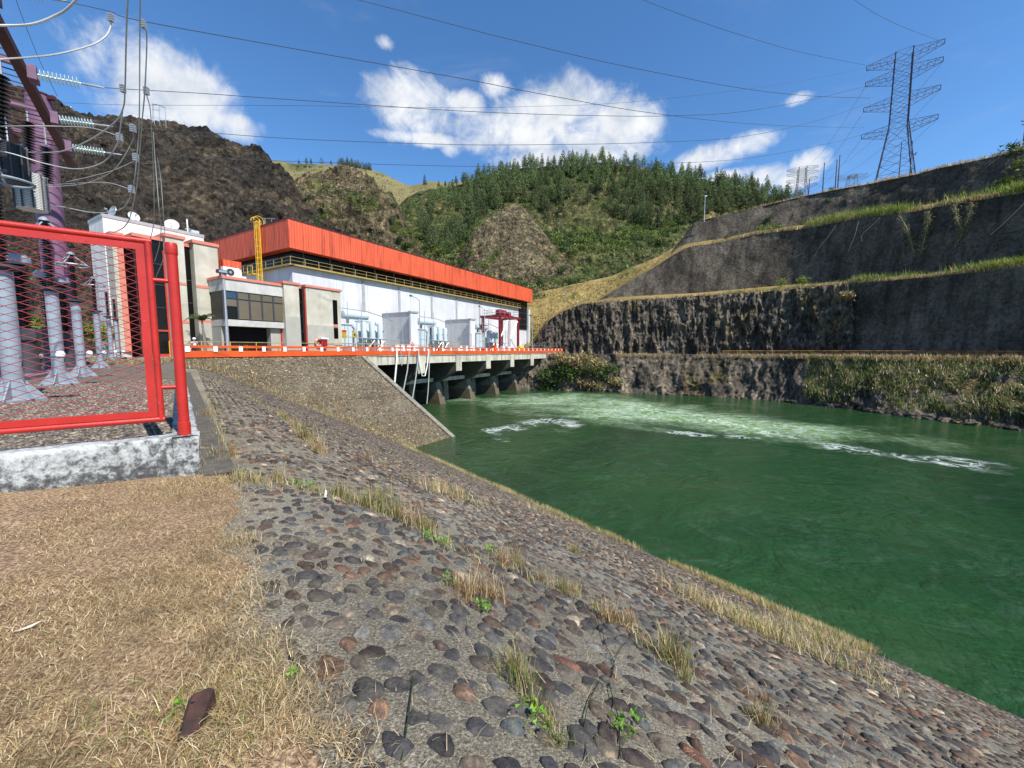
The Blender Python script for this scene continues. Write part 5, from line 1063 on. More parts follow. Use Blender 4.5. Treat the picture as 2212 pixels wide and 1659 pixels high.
# ---- equipment columns with insulator stacks
def insul(mb, c, h, r, n):
    prof = [(r * .5, 0)]
    for k in range(n): z = h * k / n; s_ = h / n; prof += [(r * .55, z + s_ * .15), (r, z + s_ * .5), (r * .96, z + s_ * .6), (r * .55, z + s_ * .8)]
    prof += [(r * .5, h)]; mb.lathe(c, prof, 10)
bases = [at_z(px, py, YARD) for px, py in ((35, 868), (131, 832), (178, 815), (218, 796), (243, 787), (257, 783))]
tops = [(14, 585), (114, 630), (169, 654), (216, 675), (239, 686), (255, 692)]
names = ['nearest pale grey support column behind the mesh with a black insulator stack', 'second pale grey support column from the left behind the mesh', 'third pale grey support column with the purple pillar behind it',
         'fourth pale grey support column in front of the white office wall', 'fifth slim support column of the far row behind the mesh', 'farthest slim support column nearest the glazed office front']
def support_column(base, H, Hi, label, R=.18, ring=True, angle=0):
    r_ = thing('equipment_column', label, 'equipment column', base, 'insulator columns in the switchyard'); x, y, z = base
    mb = MB(); mb.lathe(base, [(.45, 0), (.45, .05), (.44, .06)], 4); mb.build('base_plate', mGALV, r_, 0)
    mb = MB(); mb.lathe(base + Vector((0, 0, .05)), [(R, 0), (R, H - .05)], 20); tb = mb.build('tube', mGREYP, r_)
    mb = MB()
    for k in range(6):
        q = angle + k * math.pi / 3; d = Vector((math.cos(q), math.sin(q), 0)); s_ = Vector((-d.y, d.x, 0)) * .012
        p0, p1, p2 = base + d * R * .9 + Vector((0, 0, .06)), base + d * .44 + Vector((0, 0, .06)), base + d * R * .9 + Vector((0, 0, .50))
        mb.prism([p0 - s_, p1 - s_, p2 - s_], s_ * 2)
    mb.build('gusset', mGREYP, tb, 0)
    t_ = base + Vector((0, 0, H)); mb = MB(); mb.lathe(t_, [(R * 1.1, 0), (R * 1.9, .05), (R * 2.1, .06), (R * 2.1, .11)], 16); mb.build('top_plate', mGREYD, r_)
    s2 = base + SN * (R + .35) + Vector((0, 0, .98)); d = SN; n_ = SD
    mb = MB(); mb.add([base + d * R - n_ * .25 + Vector((0, 0, .95)), base + d * (R + .75) - n_ * .25 + Vector((0, 0, .95)), base + d * (R + .75) + n_ * .25 + Vector((0, 0, .95)), base + d * R + n_ * .25 + Vector((0, 0, .95)),
                       base + d * R - n_ * .25 + Vector((0, 0, .98)), base + d * (R + .75) - n_ * .25 + Vector((0, 0, .98)), base + d * (R + .75) + n_ * .25 + Vector((0, 0, .98)), base + d * R + n_ * .25 + Vector((0, 0, .98))],
                      [(3, 2, 1, 0), (4, 5, 6, 7), (0, 1, 5, 4), (1, 2, 6, 5), (2, 3, 7, 6), (3, 0, 4, 7)]); br = mb.build('bracket', mGREYD, r_, 0)
    mb = MB(); mb.lathe(base + d * (R + .55) + Vector((0, 0, .981)), [(.075, 0), (.08, .06), (.055, .11), (.015, .125)], 12); mb.build('counter', mWHITE, br)
    mb = MB(); insul(mb, t_ + Vector((0, 0, .11)), Hi, R * .9, max(8, int(Hi / .07))); mb.build('insulator', mBLACK, r_)
    tt = t_ + Vector((0, 0, .11 + Hi)); mb = MB(); mb.lathe(tt, [(R * .8, 0), (R * .8, .06), (R * .3, .12)], 12); mb.build('terminal', mGALV, r_)
    if ring:
        rc = tt - Vector((0, 0, .42)); mb = MB(); mb.torus(rc, .5, .03, n=28); 
        for k in range(4): q = k * math.pi / 2 + .4; mb.tube(tt + Vector((0, 0, .03)), rc + Vector((math.cos(q) * .5, math.sin(q) * .5, 0)), .022, 6)
        mb.build('corona_ring', mGALV, r_)
    return tt
TT = []
for i, (b_, (tx, ty)) in enumerate(zip(bases, tops)):
    H = at_d(tx, ty, b_.y).z - YARD; R = (.155, .15, .145, .14, .135, .13)[i]; Hi = (2.0, 2.05, 1.8, 1.9, 1.9, 1.8)[i]
    TT.append(support_column(b_, H, Hi, names[i], R, i in (1, 2, 3)))
# second row: dark instrument transformers
for i, (px, py, yt, lab) in enumerate(((62, 812, 735, 'dark instrument transformer between the two nearest pale columns'), (118, 800, 730, 'dark instrument transformer left of the purple pillar foot'), (148, 798, 735, 'dark instrument transformer right of the purple pillar foot'), (-20, 822, 725, 'dark instrument transformer at the left edge behind the mesh'))):
    b_ = at_z(px, py, YARD); r_ = thing('instrument_transformer', lab, 'transformer', b_, 'dark instrument transformers behind the columns'); H = at_d(px, yt, b_.y).z - YARD
    mb = MB(); mb.lathe(b_, [(.55, 0), (.42, .12), (.36, .5), (.36, H)], 14); mb.build('pedestal', mGREYD, r_)
    mb = MB(); ax = Matrix.Rotation(BA, 3, 'Z'); mb.lathe(b_ + Vector((0, 0, H)), [(.5, 0), (.5, .45), (.42, .5)], 8); mb.build('tank', mGREYD, r_, 0)
    mb = MB(); insul(mb, b_ + Vector((0, 0, H + .5)), 2.7, .34, 26); mb.build('insulator', mBLACK, r_)
    mb = MB(); mb.lathe(b_ + Vector((0, 0, H + 3.2)), [(.36, 0), (.42, .08), (.42, .3), (.3, .42)], 14); mb.build('head', mGREYP, r_)
mb = MB(); a_, c_ = at_z(-60, 838, YARD), at_z(190, 792, YARD); dd = (c_ - a_).normalized(); nn2 = Vector((-dd.y, dd.x, 0)) * .35
mb.prism([a_ - nn2, c_ - nn2, c_ + nn2, a_ + nn2], (0, 0, .12)); tag(mb.build('cable_trench_cover', paint('purple_grey_cover', (0.26, 0.17, 0.21)), sm=0), 'long purple cable trench cover lying on the gravel behind the columns', 'trench cover')

# ---- purple gantry
PC = at_d(138, 757, 26.0); PC = Vector((PC.x, PC.y, YARD)); ztop = at_d(107, 207, PC.y).z
gy = thing('gantry', 'purple tubular gantry pillar with a red brown girder carrying glass insulators', 'gantry', PC)
mb = MB(); mb.lathe(PC, [(.72, 0), (.72, .05), (.62, .06), (.60, ztop - YARD)], 28); mb.build('pillar', mPURPLE, gy)
mb = MB(); mb.lathe(Vector((PC.x, PC.y, ztop)), [(.66, 0), (.66, .06)], 28); mb.box(PC.x, PC.x + 1.0, PC.y - .1, PC.y + .1, ztop - .25, ztop - .02); mb.build('cap_plate', mBROWN, gy, 0)
GH = 12.0
ch = [at_z(px, py, GH) for px, py in ((152, 352), (0, 62))]; gd_ = (ch[1] - ch[0]).normalized(); gn = Vector((-gd_.y, gd_.x, 0)); gn = gn if gn.dot(SN) < 0 else -gn
e0 = ch[0]; Lg = 24.0
def GR(a, b, z): return e0 + gd_ * a + gn * b + Vector((0, 0, z))
for bw, hz in ((0, 0), (1.9, 0), (0, 1.5), (1.9, 1.5)):
    if hz > 0: continue
    mb = MB(); mb.box(-.9, Lg, bw - .17, bw + .17, hz - .16, hz + .16, GR); mb.build('girder_chord', mBROWN, gy, 0)
mb = MB()
for a in np.arange(0.4, Lg, .55): mb.box(a - .018, a + .018, .17, 1.73, -.02, .02, GR)
mb.build('girder_lacing', mBROWN, gy, 0)
atts = [at_z(px, py, GH) for px, py in ((-20, -20), (62, 158), (117, 257), (147, 318))]; 
for p in atts:
    a = (p - e0).dot(gd_); mb = MB(); mb.box(a - .11, a + .11, -.42, 2.6, .17, .36, GR); mb.build('cross_arm', mPURPLE, gy, 0)
    mb = MB(); mb.box(a - .3, a + .3, -.44, -.16, -.3, .165, GR); mb.build('end_plate', mPURPLE, gy, 0)
gn2 = GR(8, 3.2, 0)
# hanging black insulator strings and line traps
for k, (px, y0, y1, lab) in enumerate(((60, 262, 352, 'black insulator string hanging in the middle of the gantry'), (100, 318, 396, 'black insulator string hanging in front of the purple pillar'), (2, 160, 300, 'black insulator string hanging at the left picture edge'))):
    t0 = at_d(px, y0, 22 - 5 * (k == 2)); b0 = at_d(px + 2, y1, 22 - 5 * (k == 2)); r_ = thing('insulator_string', lab, 'insulator', b0, 'black hanging insulator strings')
    mb = MB(); L_ = (t0 - b0).length; ax = (t0 - b0).normalized(); n_ = 15; prof = [(.04, 0)]
    for q in range(n_): z = L_ * q / n_; s_ = L_ / n_; prof += [(.06, z + s_ * .1), (.26, z + s_ * .35), (.24, z + s_ * .5), (.06, z + s_ * .8)]
    mb.lathe(b0, prof + [(.04, L_)], 12, ax); mb.build('discs', mBLACK, r_)
    mb = MB(); mb.tube(t0, t0 + Vector((0, 0, GH + .3 - t0.z)) if t0.z < GH else t0 + Vector((0, 0, .5)), .04, 6); mb.build('hanger', mGALV, r_)
for k, (px, py, d, R, H, lab, cm) in enumerate(((22, 355, 17, .48, 1.5, 'dark slatted line trap coil above the corona ring', mGREYD), (67, 416, 18.5, .52, 1.55, 'line trap coil with white bars beside the purple pillar', mWHITE))):
    c = at_d(px, py, d); r_ = thing('line_trap', lab, 'line trap', c - Vector((0, 0, H / 2)), 'line traps hung in the gantry')
    mb = MB(); mb.lathe(c - Vector((0, 0, H / 2)), [(R * .93, 0), (R * .93, H)], 20); core = mb.build('core', cm, r_)
    mb = MB()
    for z in np.linspace(.04, H - .04, 22): mb.torus(c + Vector((0, 0, z - H / 2)), R, .009, n=24, k=4)
    mb.build('coil', mBLACK, r_)
    mb = MB()
    for q in range(10): a = q * math.pi / 5; d_ = Vector((math.cos(a), math.sin(a), 0)); mb.tube(c + d_ * R * 1.02 - Vector((0, 0, H / 2)), c + d_ * R * 1.02 + Vector((0, 0, H / 2)), .035, 4)
    mb.build('stave', mGREYD, r_)
    mb = MB()
    for zz_ in (H / 2 + .03,):
        for q in range(3): a = q * math.pi / 3; d_ = Vector((math.cos(a), math.sin(a), 0)) * R * 1.1; mb.tube(c - d_ + Vector((0, 0, zz_)), c + d_ + Vector((0, 0, zz_)), .04, 4)
    mb.tube(c + Vector((0, 0, H / 2)), c + Vector((0, 0, H / 2 + 1.2)), .03, 5); mb.build('spider', mGALV, r_)
rc = at_d(20, 392, 15.5); r_ = thing('corona_ring', 'large pale corona ring on two struts under the dark line trap', 'corona ring', rc)
mb = MB(); mb.torus(rc, .62, .05, n=32); mb.build('ring', mGREYP, r_); mb = MB(); mb.tube(rc + Vector((-.4, -.3, 1.0)), rc + Vector((.35, -.45, 0)), .035, 6); mb.tube(rc + Vector((-.4, -.3, 1.0)), rc + Vector((-.5, .3, 0)), .035, 6); mb.build('strut', mGALV, r_)
# ================================================================== TOWERS, POLES, LINES
def lattice(mb, A, B, n, r):                # face of X bracing between two legs given as point pairs
    for k in range(n):
        f0, f1 = k / n, (k + 1) / n; a0, a1 = A[0].lerp(A[1], f0), A[0].lerp(A[1], f1); b0, b1 = B[0].lerp(B[1], f0), B[0].lerp(B[1], f1)
        mb.bar(a0, b1, r); mb.bar(b0, a1, r); mb.bar(a1, b1, r)
def tower(base, zb, zw, zt, wb, ww, armz, armL, adir, label, m, r=.11, group=None, tip=1.3):
    a = Vector((adir.x, adir.y, 0)).normalized(); c = Vector((-a.y, a.x, 0)); r_ = thing('transmission_tower', label, 'pylon', Vector((base.x, base.y, zb)), group); o_ = Vector((base.x, base.y, 0))
    def cn(i, w, z): return o_ + a * (w / 2 * (1 if i in (0, 1) else -1)) + c * (w / 2 * (1 if i in (0, 3) else -1)) + Vector((0, 0, z))
    for i in range(4):
        mb = MB(); mb.pipe([cn(i, wb, zb), cn(i, ww, zw), cn(i, ww * .92, zt)], r * 1.4, 4); mb.build('leg', m, r_, 0)
    mb = MB()
    for i in range(4):
        j = (i + 1) % 4; lattice(mb, (cn(i, wb, zb), cn(i, ww, zw)), (cn(j, wb, zb), cn(j, ww, zw)), 4, r * .55); lattice(mb, (cn(i, ww, zw), cn(i, ww * .92, zt)), (cn(j, ww, zw), cn(j, ww * .92, zt)), 7, r * .5)
    mb.build('bracing', m, r_, 0); tips = []
    for z in armz:
        for s in (1, -1):
            T = o_ + a * s * armL + Vector((0, 0, z)); T2 = T - Vector((0, 0, tip)); mb = MB(); mb.bar(T, T2, r * 1.3); R0 = []
            for cs in (1, -1):
                u_ = o_ + a * s * ww * .48 + c * cs * ww * .48 + Vector((0, 0, z - .1 * tip)); l_ = u_ - Vector((0, 0, 2.6)); mb.bar(u_, T, r * .7); mb.bar(l_, T2, r * .7); R0.append((u_, l_))
                for k in range(4):
                    f0, f1 = k / 4, (k + 1) / 4; mb.bar(u_.lerp(T, f0), l_.lerp(T2, f1), r * .42); mb.bar(l_.lerp(T2, f0), u_.lerp(T, f0), r * .38)
            for k in range(4): mb.bar(R0[0][0].lerp(T, k / 4), R0[1][0].lerp(T, (k + .9) / 4), r * .38); mb.bar(R0[0][1].lerp(T2, k / 4), R0[1][1].lerp(T2, (k + .9) / 4), r * .38)
            mb.build('arm', m, r_, 0); tips.append((T, T2))
    return r_, tips
TB = at_d(1930, 398, 125.0); AD = Vector((.754, -.657, 0)); zt_l = [at_d(1874, y, 130.4).z for y in (143, 178, 233, 291)]
tw, TIPS = tower(TB, TB.z - 3, at_d(1930, 270, 125).z, zt_l[0] + .2, 9.6, 4.1, zt_l, 8.3, AD, 'big dark lattice pylon on the hilltop above the concrete cuttings', mTOWER, .125)
b2 = at_d(1729, 436, 300); tower(b2, b2.z - 6, at_d(1730, 395, 300).z, at_d(1730, 362, 300).z, 10, 5, [at_d(1730, y, 300).z for y in (362, 372, 386, 400)], 9.5, Vector((.9, -.4, 0)), 'distant grey pylon at the end of the pine wood', mTOWERF, .16)
b3 = at_d(1839, 408, 420); tower(b3, b3.z - 8, at_d(1839, 385, 420).z, at_d(1839, 378, 420).z, 10, 6, [at_d(1839, y, 420).z for y in (378, 384)], 13, Vector((.95, -.3, 0)), 'faint far pylon just left of the big hilltop pylon', mTOWERF, .17)
def pole(px, y0, y1, d, label, m=mTOWER, r=.13, cross=False, name='utility_pole', cat='pole', grp=None):
    a, b_ = at_d(px, y0, d), at_d(px, y1, d); r_ = thing(name, label, cat, b_, grp); mb = MB(); mb.tube(b_, Vector((b_.x, b_.y, a.z)), r, 7, r * .6); mb.build('shaft', m, r_)
    mb = MB()
    if cross: mb.box(b_.x - 1.1, b_.x + 1.1, b_.y - .08, b_.y + .08, a.z - .5, a.z - .3); mb.box(b_.x - .8, b_.x + .8, b_.y - .08, b_.y + .08, a.z - 1.3, a.z - 1.1)
    else: mb.lathe(Vector((b_.x, b_.y, a.z)), [(r * .9, -.25), (r * .9, -.1), (r * .3, .12)], 6)
    mb.build('cross_arm' if cross else 'tip', m, r_, 0)
for px, y0, y1, d, lab in ((1776.5, 352, 420, 104, 'bare dark pole on the hilltop, second from the left of the row'), (1804, 345, 408, 104, 'left one of the close pair of hilltop poles'), (1809.5, 335, 408, 104, 'taller right one of the close pair of hilltop poles'), (1746, 387, 430, 104, 'shortest dark pole on the hilltop beside the distant grey pylon'),
                           (1941, 306, 392, 118, 'thin dark mast standing inside the legs of the big pylon'), (1964, 305, 392, 118, 'thin dark mast at the right leg of the big pylon')): pole(px, y0, y1, d, lab, r=.14)
pole(2207, 258, 345, 100, 'dark pole with cross arms at the right picture edge', r=.2, cross=True)
pole(1219, 616, 668, 118, 'thin grey pole standing on the yellow grass slope', mTOWERF, .09)
def mast_light(px, y0, y1, d, label):
    a, b_ = at_d(px, y0, d), at_d(px, y1, d); r_ = thing('lamp_post', label, 'lamp post', b_); mb = MB(); mb.tube(b_, Vector((b_.x, b_.y, a.z)), .11, 6, .07); mb.build('pole', mGALV, r_)
    mb = MB(); mb.box(b_.x - .1, b_.x + .45, b_.y - .15, b_.y + .15, a.z - .05, a.z + .16); mb.build('lamp_head', mWHITE, r_, 0)
mast_light(1521, 424, 480, 112, 'lamp post on the left corner of the highest cutting')
for px, y0, y1, lab in ((727, 404, 432, 'left small lamp post on the rocky spur terrace'), (779, 404, 427, 'middle small lamp post on the rocky spur terrace'), (837, 402, 426, 'right small lamp post on the rocky spur saddle')): mast_light(px, y0, y1, 205, lab)
# hilltop frame, fence and mast on the burnt hill
fr = thing('steel_frame', 'small open steel frame on top of the burnt hill', 'frame', at_d(340, 266, 148)); pp = [at_d(px, py, 148) for px, py in ((329, 264), (333, 262), (345, 266), (358, 268))]; tt_ = [at_d(px, py, 148) for px, py in ((329, 224), (331, 225), (344, 227), (357, 233))]
for p, q in zip(pp, tt_): mb = MB(); mb.bar(p - Vector((0, 0, 1.5)), q, .16); mb.build('leg', mTOWERF, fr, 0)
mb = MB(); mb.pipe(tt_, .14, 4); mb.bar(pp[0].lerp(tt_[0], .7), pp[2].lerp(tt_[2], .7), .12); mb.build('beam', mTOWERF, fr, 0)
hf = thing('wire_fence', 'thin wire fence along the crest of the burnt hill', 'fence', at_d(380, 270, 149)); xs_ = list(np.linspace(275, 445, 16)); tops_ = []
for x in xs_:
    y = np.interp(x, [274, 324, 380, 434, 485], [254, 265, 273, 286, 304]); p = at_d(x, y + 2, 149); q = p + Vector((0, 0, 2.3)); tops_.append(q); mb = MB(); mb.bar(p - Vector((0, 0, 1.2)), q, .06); mb.build('post', mTOWERF, hf, 0)
mb = MB(); mb.pipe(tops_, .03, 3); mb.pipe([p - Vector((0, 0, 1)) for p in tops_], .03, 3); mb.build('wire', mTOWERF, hf, 0)
pole(155, 231, 254, 140, 'tiny white mast on the left shoulder of the burnt hill', mWHITE, .2)
pa = at_d(572, 500, 76); pb = at_d(572, 472, 76); mb = MB(); mb.tube((pa.x, pa.y, 18.2), pb, .08, 5); mb.tube(pb + Vector((-.7, 0, .05)), pb + Vector((1.9, 0, -.05)), .07, 5); mb.tube(pb + Vector((1.3, 0, -.1)), pb + Vector((1.2, 0, -1.9)), .05, 5); tag(mb.build('roof_mast', mTOWERF), 'thin grey T shaped mast on the orange roof behind the ladder', 'mast')

def wire_pts(A, B, ctrl):
    n_ = Vector((B.y - A.y, A.x - B.x, 0)); out = []
    for px, py in ctrl:
        r = ray(px, py); out.append(r * (A.dot(n_) / r.dot(n_)))
    return out
def spline(P, k=8):
    P = [Vector(p) for p in P]; Q = [P[0] * 2 - P[1]] + P + [P[-1] * 2 - P[-2]]; out = []
    for i in range(1, len(Q) - 2):
        for j in range(k):
            t = j / k; a, b, c, d = Q[i - 1], Q[i], Q[i + 1], Q[i + 2]
            out.append(.5 * ((2 * b) + (c - a) * t + (2 * a - 5 * b + 4 * c - d) * t * t + (3 * b - a - 3 * c + d) * t ** 3))
    return out + [P[-1]]
def cable(name, P, r, m, label, cat='cable', group=None, n=6, r1=None):
    P = spline(P); mb = MB(); mb.pipe(P, [r + (r1 - r) * i / (len(P) - 1) for i in range(len(P))] if r1 else r, n); return tag(mb.build(name, m), label, cat, group)
def glass_string(A, B, label, n=12, r=.15):
    r_ = thing('insulator_string', label, 'insulator', A, 'pale glass insulator strings on the gantry'); L = (B - A).length; ax = (B - A).normalized()
    prof = [(.03, 0), (.03, L * .04)]
    for k in range(n): z = L * (.05 + .82 * k / n); s = L * .82 / n; prof += [(.035, z), (r, z + s * .30), (r * .96, z + s * .42), (.05, z + s * .5), (.035, z + s * .9)]
    mb = MB(); mb.lathe(A, prof + [(.03, L * .88)], 12, ax); mb.build('discs', mGLASSINS, r_)
    mb = MB(); mb.lathe(A, [(.03, L * .88), (.05, L * .90), (.045, L * 1.22), (.02, L * 1.3)], 8, ax); mb.build('clamp', mGALV, r_)
lines = [(0, TIPS[7][1], (-20, -25), (108, -4), [(235, 24), (310, 46), (640, 106), (1000, 170), (1180, 205), (1400, 243), (1605, 266), (1760, 274), (1868, 276)], 'top power line running from the upper left corner to the lowest arm of the pylon', 'glass insulator string cut by the top picture edge'),
         (1, TIPS[4][1], (62, 158), (190, 183), [(235, 190), (440, 202), (640, 216), (1040, 242), (1300, 250), (1450, 250), (1605, 241), (1760, 213), (1880, 184)], 'power line from the second glass insulator string that crosses the top line', 'longest glass insulator string at the left against the blue sky'),
         (2, TIPS[2][1], (117, 257), (216, 270), [(245, 274), (440, 286), (640, 300), (900, 310), (1106, 313), (1400, 308), (1605, 295), (1760, 262), (1880, 222)], 'power line from the third glass insulator string low over the burnt hill', 'glass insulator string in front of the top of the purple pillar'),
         (3, TIPS[6][0], (147, 318), (238, 331), [(265, 334), (440, 341), (640, 349), (900, 357), (1106, 360), (1340, 356), (1605, 343), (1780, 312), (1868, 290)], 'lowest power line that passes in front of the pine hill', 'lowest glass insulator string right of the purple pillar')]
CL = {}
for k, Bt, pa, pb, ctrl, lab, slab in lines:
    A = at_z(*pa, GH); B = Bt; P = wire_pts(A, B, [pb] + ctrl); CL[k] = P; glass_string(A, P[0], slab, 12, .22 if k else .19)
    cable('power_line', P, .011, mCABLED, lab, 'power line', n=5, r1=.030)
Ash = Vector((PC.x + 1.0, PC.y, ztop - .15)); cable('power_line', wire_pts(Ash, TIPS[1][0], [(136, 222), (300, 227), (620, 228), (900, 232), (1106, 231), (1400, 217), (1700, 180), (1880, 145)]), .008, mCABLED, 'thin earth wire from the tip of the purple pillar', 'power line', n=4, r1=.02)
for ctrl, A0, Bt, lab in (([(600, -40), (775, 0), (940, 43), (1106, 86), (1350, 143), (1605, 191), (1750, 207), (1880, 212)], at_d(600, -40, 30), TIPS[4][0], 'power line crossing the upper middle sky down to the pylon'),
                          ([(1250, -55), (1390, 0), (1500, 42), (1605, 77), (1740, 115), (1872, 141)], at_d(1250, -55, 40), TIPS[1][0], 'power line from the top edge to the top left arm of the pylon'),
                          ([(1700, -90), (1845, 0), (1900, 34), (1960, 62), (2025, 86)], at_d(1700, -90, 50), TIPS[0][0], 'faint short power line coming down to the top right arm of the pylon')):
    cable('power_line', wire_pts(A0, Bt, ctrl), .016, mCABLED, lab, 'power line', n=5, r1=.04)
for i, (T, (qx, qy)) in enumerate(((TIPS[3][1], (1700, 368)), (TIPS[5][1], (1712, 380)), (TIPS[7][1], (1716, 398)), (TIPS[2][1], (1758, 368)), (TIPS[4][1], (1760, 380)), (TIPS[6][1], (1762, 398)))):
    B = at_d(qx, qy, 298); P = [T.lerp(B, f) - Vector((0, 0, 10 * 4 * f * (1 - f))) for f in np.linspace(0, 1, 7)]
    cable('power_line', P, .04, mCABLED, 'far line from the ' + ('left', 'right')[i // 3] + ' ' + ('upper', 'middle', 'lowest')[i % 3] + ' arm of the big pylon to the distant pylon', 'power line', n=4)
for i, (q0, q1, lab) in enumerate((((2240, 355 - 70, 100), (1985, 408, 110), 'upper thin line running along the hilltop right of the big pylon'), ((2240, 300 + 22, 100), (1975, 398, 112), 'lower thin line running along the hilltop right of the big pylon'))):
    A, B = at_d(*q0), at_d(*q1); cable('power_line', [A, A.lerp(B, .5) - Vector((0, 0, .6)), B], .03, mCABLED, lab, 'power line', n=4)
cable('power_line', [at_d(20, -40, 20), at_d(55, 55, 22), at_d(90, 140, 24), at_d(124, 208, 25.6)], .012, mCABLED, 'thin dark wire slanting from the upper left edge down to the purple pillar', 'power line', n=4)
# droppers and jumpers of the switchyard
J = [([(278, -30, 12), (274, 40, 12.5), (272, 110, 13), (270, 192, 14), (266, 233, 14.5), (247, 265, 15), (192, 303, 16), (132, 327, 16.5), (62, 329, 17)], .022, 'thick pale dropper curving left to the line trap from the top edge'),
     ([(303, -30, 13), (302, 82, 14), (301, 247, 15), (299, 302, 15.5), (291, 384, 16), (284, 414, 16.5), (274, 440, 17), (252, 455, 17.5), (200, 459, 18), (130, 446, 18.5), (108, 447, 19)], .020, 'dropper swinging left in a low bight above the office roof'),
     ([(310, 55, 14), (317, 82, 14.5), (313, 192, 15), (307, 261, 16), (302, 329, 17), (296, 400, 18), (285, 453, 19), (276, 480, 20), (258, 497, 21), (219, 509, 22)], .022, 'dropper from the top line ending behind the fence top rail'),
     ([(316, 203, 17), (324, 233, 17.5), (327, 274, 18), (331, 357, 19), (333, 455, 20), (330, 495, 21), (320, 530, 22)], .018, 'left one of three droppers hanging in front of the office glazing'),
     ([(331, 285, 20), (336, 357, 20.5), (344, 455, 21), (348, 491, 22), (344, 530, 23), (334, 565, 24)], .018, 'middle one of three droppers hanging in front of the office glazing'),
     ([(340, 340, 23), (347, 384, 23.5), (352.6, 455, 24), (356, 513, 25), (352, 560, 26), (337, 598, 27)], .018, 'right one of three droppers hanging in front of the office glazing'),
     ([(239, 42, 13), (238, 60, 13), (226, 80, 12.8), (192, 99, 12.5), (110, 119, 12), (0, 128, 11.5), (-30, 130, 11)], .022, 'jumper arching left from the clamp on the top line'),
     ([(180, -20, 9), (150, 14, 9), (123, 32, 9), (69, 52, 8.8), (0, 55, 8.5), (-40, 50, 8)], .022, 'thick jumper in the upper left corner of the sky'),
     ([(265, 235, 15), (259, 285, 15.3), (250, 318, 15.5), (220, 352, 16), (165, 365, 16.2), (96, 353, 16), (30, 333, 15.5), (-20, 322, 15)], .022, 'jumper hanging in a wide bight below the dropper clamp'),
     ([(287, 283, 18), (285, 307, 18.2), (247, 366, 18.5), (192, 394, 19), (137, 402, 19.2), (99, 403, 19)], .016, 'thin jumper from the third insulator string to the white line trap'),
     ([(294, 346, 19), (247, 367, 19), (192, 382, 19), (143, 393, 19)], .014, 'thin jumper just above the one reaching the white line trap'),
     ([(-20, 273, 15), (60, 272, 15.3), (137, 273, 15.8), (200, 277, 16), (258, 294, 16)], .014, 'nearly level jumper crossing the girder to the white clamp'),
     ([(100, 400, 18.5), (180, 395, 18), (235, 395, 17.8), (285, 410, 17.5)], .014, 'flat jumper from the white line trap to the right hand clamp')]
for P, r, lab in J: cable('jumper_cable', [at_d(*p) for p in P], r, mCABLE, lab, 'cable', 'droppers and jumpers of the switchyard')
for (px, py, d, lab) in ((239, 38, 13, 'spring clamp on the top line where the jumper hangs'), (309, 52, 14, 'spring clamp on the top line right of the vertical droppers'), (265, 191, 14, 'dark clamp on the second line at the thick dropper'), (316, 196, 17, 'dark clamp on the second line right of the droppers'), (258, 296, 15.8, 'white multi bolt clamp below the third insulator string'), (284, 409, 17.4, 'white multi bolt clamp above the office roof'), (293, 340, 19, 'clamp on the lowest line at the dropper'), (287, 277, 18, 'clamp on the third line with a thin jumper')):
    c = at_d(px, py, d); mb = MB(); h = d * .0045
    for k in range(4): mb.box(c.x - h * 1.0, c.x + h * 1.0, c.y - h, c.y + h, c.z - h * 1.9 + k * h, c.z - h * 1.25 + k * h)
    mb.box(c.x - h * .35, c.x + h * .35, c.y - h * .4, c.y + h * .4, c.z - h * 2.0, c.z + h * 2.2); tag(mb.build('cable_clamp', mGALV, sm=0), lab, 'clamp', 'bolted cable clamps in the switchyard')

# ================================================================== VEGETATION
def leafy(cen, size, rng, up=.0, aspect=.6):
    """one leaf-clump quad per centre, random tilt; returns V (K*4,3)"""
    K = len(cen); d = rng.normal(size=(K, 3)); d[:, 2] += up; d /= np.linalg.norm(d, axis=1, keepdims=True); e = np.cross(d, rng.normal(size=(K, 3))); e /= np.linalg.norm(e, axis=1, keepdims=True) + 1e-9; s = size[:, None]
    return np.stack([cen - e * s * aspect * .5, cen + d * s * .45 - e * s * aspect * .1 - 0 * e, cen + d * s + 0 * e, cen + d * s * .55 + e * s * aspect * .55], 1).reshape(-1, 3)
def quads(K): return np.arange(K * 4).reshape(-1, 4)
def blades(base, h, w, lean, rng, curve=.5):
    K = len(base); a = rng.uniform(0, 2 * np.pi, K); d = np.stack([np.cos(a), np.sin(a), 0 * a], -1); s = np.stack([-np.sin(a), np.cos(a), 0 * a], -1) * (w / 2)[:, None]
    up = np.array([0, 0, 1.0]); L = lean[:, None]; m = base + (up * np.cos(L * .7) + d * np.sin(L * .7)) * (h * .55)[:, None]; tp = m + (up * np.cos(L * (1 + curve)) + d * np.sin(L * (1 + curve))) * (h * .45)[:, None]
    return np.stack([base - s, base + s, m + s * .8, m - s * .8, tp], 1)
def blade_mesh(name, base, h, w, lean, rng, col, mat=None, parent=None, origin=None, curve=.5):
    B = blades(base, h, w, lean, rng, curve); K = len(B); V = B.reshape(-1, 3); i = np.arange(K)[:, None] * 5
    F = np.concatenate([i + np.array([0, 1, 2]), i + np.array([0, 2, 3]), i + np.array([3, 2, 4])], 0); c = np.repeat(col, 5, 0)
    return np_mesh(name, V, F, mat or mBLADE, col=c, parent=parent, sm=False, origin=origin)
STRAW = np.array([(0.54, 0.405, 0.215), (0.42, 0.30, 0.145), (0.66, 0.52, 0.30), (0.32, 0.205, 0.09), (0.78, 0.65, 0.40), (0.50, 0.36, 0.155), (0.20, 0.12, 0.06)])
GREENS = np.array([(0.13, 0.20, 0.03), (0.20, 0.26, 0.05), (0.09, 0.15, 0.025), (0.28, 0.30, 0.08)])
REDS = np.array([(0.28, 0.13, 0.06), (0.36, 0.22, 0.10), (0.22, 0.10, 0.05)])
